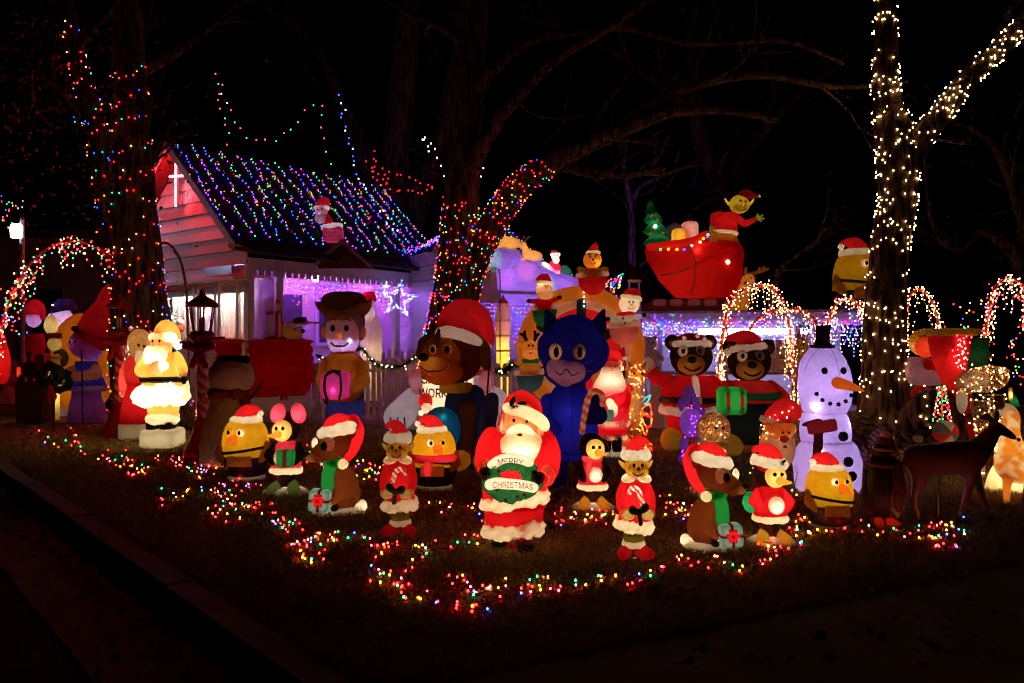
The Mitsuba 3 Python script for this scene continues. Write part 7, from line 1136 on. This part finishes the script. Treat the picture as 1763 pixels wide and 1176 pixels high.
f = Fig('nutcracker', 'white bearded santa in red cap inside the house porch', 'santa figure', 640, 690, ab=True, d=16.2, mat='fabric'); f.lathe('coat', [(640, 690, 18), (640, 640, 20), (640, 570, 17), (640, 545, 12)], (.8, .66, .5), L=.9); f.ell('head', 634, 528, 12, 14, (.8, .6, .5), L=.7); f.ell('beard', 634, 540, 13, 17, WHITE, y=-7, L=.9); f.lathe('hat', [(635, 518, 13), (635, 508, 11), (637, 502, 5)], RED, L=.7); f.dots(((630, 526, -12), (638, 526, -12)), 1.5)
f = Fig('santa_doll', 'small red santa doll standing at the porch rail', 'santa figure', 478, 728, ab=True, d=14.0, mat='matte'); f.lathe('coat', [(482, 588, 8), (481, 560, 7), (479, 535, 5)], (.45, .02, .03)); f.ell('head', 479, 526, 4.5, 5, SKIN); f.lathe('hat', [(479, 522, 5), (478, 515, 2)], (.5, .02, .02)); f.lathe('placket', [(484, 580, 2.4), (483, 540, 2)], (.7, .66, .68), y=-6); f.tube('stand', [(481, 728, 0, 2), (481, 588, 0, 2)], (.4, .38, .36))
f = Fig('snowman_cutout', 'white wooden snowman standing behind the porch post', 'snowman', 460, 727, ab=True, d=14.1, mat='matte'); f.ell('body', 460, 660, 14, 67, (.72, .7, .74), ry=8); f.ell('chest', 460, 565, 11, 24, (.72, .7, .74), ry=7); f.ell('head', 460, 523, 8, 12, (.75, .72, .76), ry=6); f.dots(((457, 520, -6), (462, 520, -6)), 1.2); f.ring('scarf', 460, 539, 9, 2.4, (.5, .05, .05), fluff=0)
f = Fig('yellow_lantern', 'tall yellow lit lantern figure on the wing porch', 'lantern', 866, 722, ab=True, d=14.6); f.lathe('body', [(866, 722, 10), (866, 640, 10), (866, 600, 12), (866, 560, 13), (866, 535, 11), (866, 522, 8)], (.85, .6, .12), L=1.5)
for b in (552, 578, 604): f.ring('band', 866, b, 12.6, 1.5, (.5, .25, .03), fluff=0, L=.4)
f.lathe('cap', [(866, 522, 10), (866, 514, 4), (866, 508, 1)], (.4, .05, .03), L=.4)
f = Fig('step_ladder', 'grey step ladder with yellow top standing right of the wheel', 'ladder', 1092, 707, ab=True, d=16.4, mat='matte'); f.sbox('top_tray', 1092, 484, 11, 2.4, (.55, .55, .05), ry=9, power=8)
for sg in (-1, 1): f.tube('rail', [(1092 + sg * 20, 707, -12, 1.4), (1092 + sg * 8, 486, 0, 1.4)], (.35, .38, .42), seg=6); f.tube('rail', [(1092 + sg * 22, 707, 36, 1.2), (1092 + sg * 8, 486, 2, 1.2)], (.35, .38, .42), seg=6)
for i, b in enumerate((500, 516, 532, 548)): f.sbox('step', 1092, b, 9 + i, 1.2, (.35, .38, .42), y=-1 - i, ry=4, power=8)
f = Fig('shepherd_hook', 'dark iron shepherd hook standing on the wing porch', 'hook', 861, 730, ab=True, d=13.8, mat='paint'); f.tube('rod', [(861, 730, 0, 1), (861, 480, 0, 1), (860, 466, 0, 1), (852, 460, 0, 1), (844, 464, 0, 1), (842, 478, 0, 1)], (.02, .02, .02), seg=6)
f = Fig('dry_cornstalks', 'bundle of dried corn stalks wrapped with white lights at the arch foot', 'corn stalks', 1392, 776, ab=True, d=10.4, mat='matte'); R_ = np.random.default_rng(8); ms = []
for i in range(46):
    a, x = R_.uniform(-.35, .35), R_.normal(0, 9); z = np.linspace(0, R_.uniform(130, 225), 6); ms.append(wire3(np.stack([x + a * z * .35 + R_.normal(0, 4, 6), R_.normal(0, 7) + 0 * z, z], 1), 1.1, 4))
for i in range(240):
    p = np.array([R_.normal(0, 14), R_.normal(-3, 8), R_.uniform(30, 225)]); e = R_.normal(0, 1, 3) * [1, .6, .8]; e /= np.linalg.norm(e); s = np.cross(e, R_.normal(0, 1, 3)); s /= np.linalg.norm(s); ms.append(trimesh.Trimesh([p - s * 1.6, p + s * 1.6, p + e * R_.uniform(8, 20)], [[0, 1, 2]], process=False))
f.add('stalks', cat_m(ms), (.48, .34, .14), smooth=False, kind='stuff'); emit_bulbs(f.key, np.array([np.array(f.c(a, b, -12)) * f.k + f.o for a, b in zip(R_.normal(1394, 14, 46), R_.uniform(560, 735, 46))]), [('warm', 1)], .009, 1.)
def tethers(key, pts):
    f = [x for x in FIGS if x.key == key][0]
    for (a, b, y), (ga, gb) in pts:
        p = np.array(f.c(a, b, y)) * f.k * [f.sx, 1, 1] + f.o; q = ground(ga, gb, .02); t = np.linspace(0, 1, 9)[:, None]; w = p + (q - p) * t; w[:, 2] -= .12 * np.sin(t[:, 0] * np.pi)
        put(fresh(key + '__tether'), wire3(w, .0035, 5), (.42, .36, .28), 'matte'); put(fresh(key + '__stake'), tube3([q + [0, 0, -.05], q + [0, 0, .14]], .008, 6, smooth=False), (.25, .22, .2), 'metal')
tethers('inflatable_puppy', [((845, 650, 20), (884, 800)), ((742, 700, 0), (690, 790))])
tethers('inflatable_cat', [((1030, 690, 0), (1075, 845)), ((944, 680, 0), (905, 852))])
tethers('inflatable_snowman', [((1472, 790, 0), (1500, 848)), ((1378, 790, 0), (1352, 860))])
tethers('inflatable_doll', [((555, 640, 10), (520, 752)), ((630, 640, 10), (668, 750))])
for lb, px in (('brown extension cord lying on the grass right of the big santa', [(958, 872), (975, 880), (992, 872), (1008, 884), (1040, 880), (1062, 886), (1075, 905)]), ('dark extension cord lying before the left fawn', [(470, 852), (500, 868), (528, 880), (560, 892), (610, 888), (650, 905), (668, 915)]), ('dark extension cord crossing the grass to the right fawn', [(1110, 945), (1140, 930), (1170, 938), (1205, 925), (1260, 940), (1300, 932)]), ('pale cord lying behind the knit capped bear and camel', [(1105, 800), (1135, 812), (1160, 806), (1185, 815), (1215, 806), (1240, 790)])):
    k_ = fresh('extension_cord'); tag(k_, lb, 'cord'); P = np.array([ground(a, b, .03) for a, b in px]); scene[k_] = mikit.ply(tube3(P, .006, 6, n=60), 'matte', True, color=np.tile((.16, .10, .06) if 'pale' not in lb else (.4, .34, .28), (len(tube3(P, .006, 6, n=60).vertices), 1)))
flush_lamps()
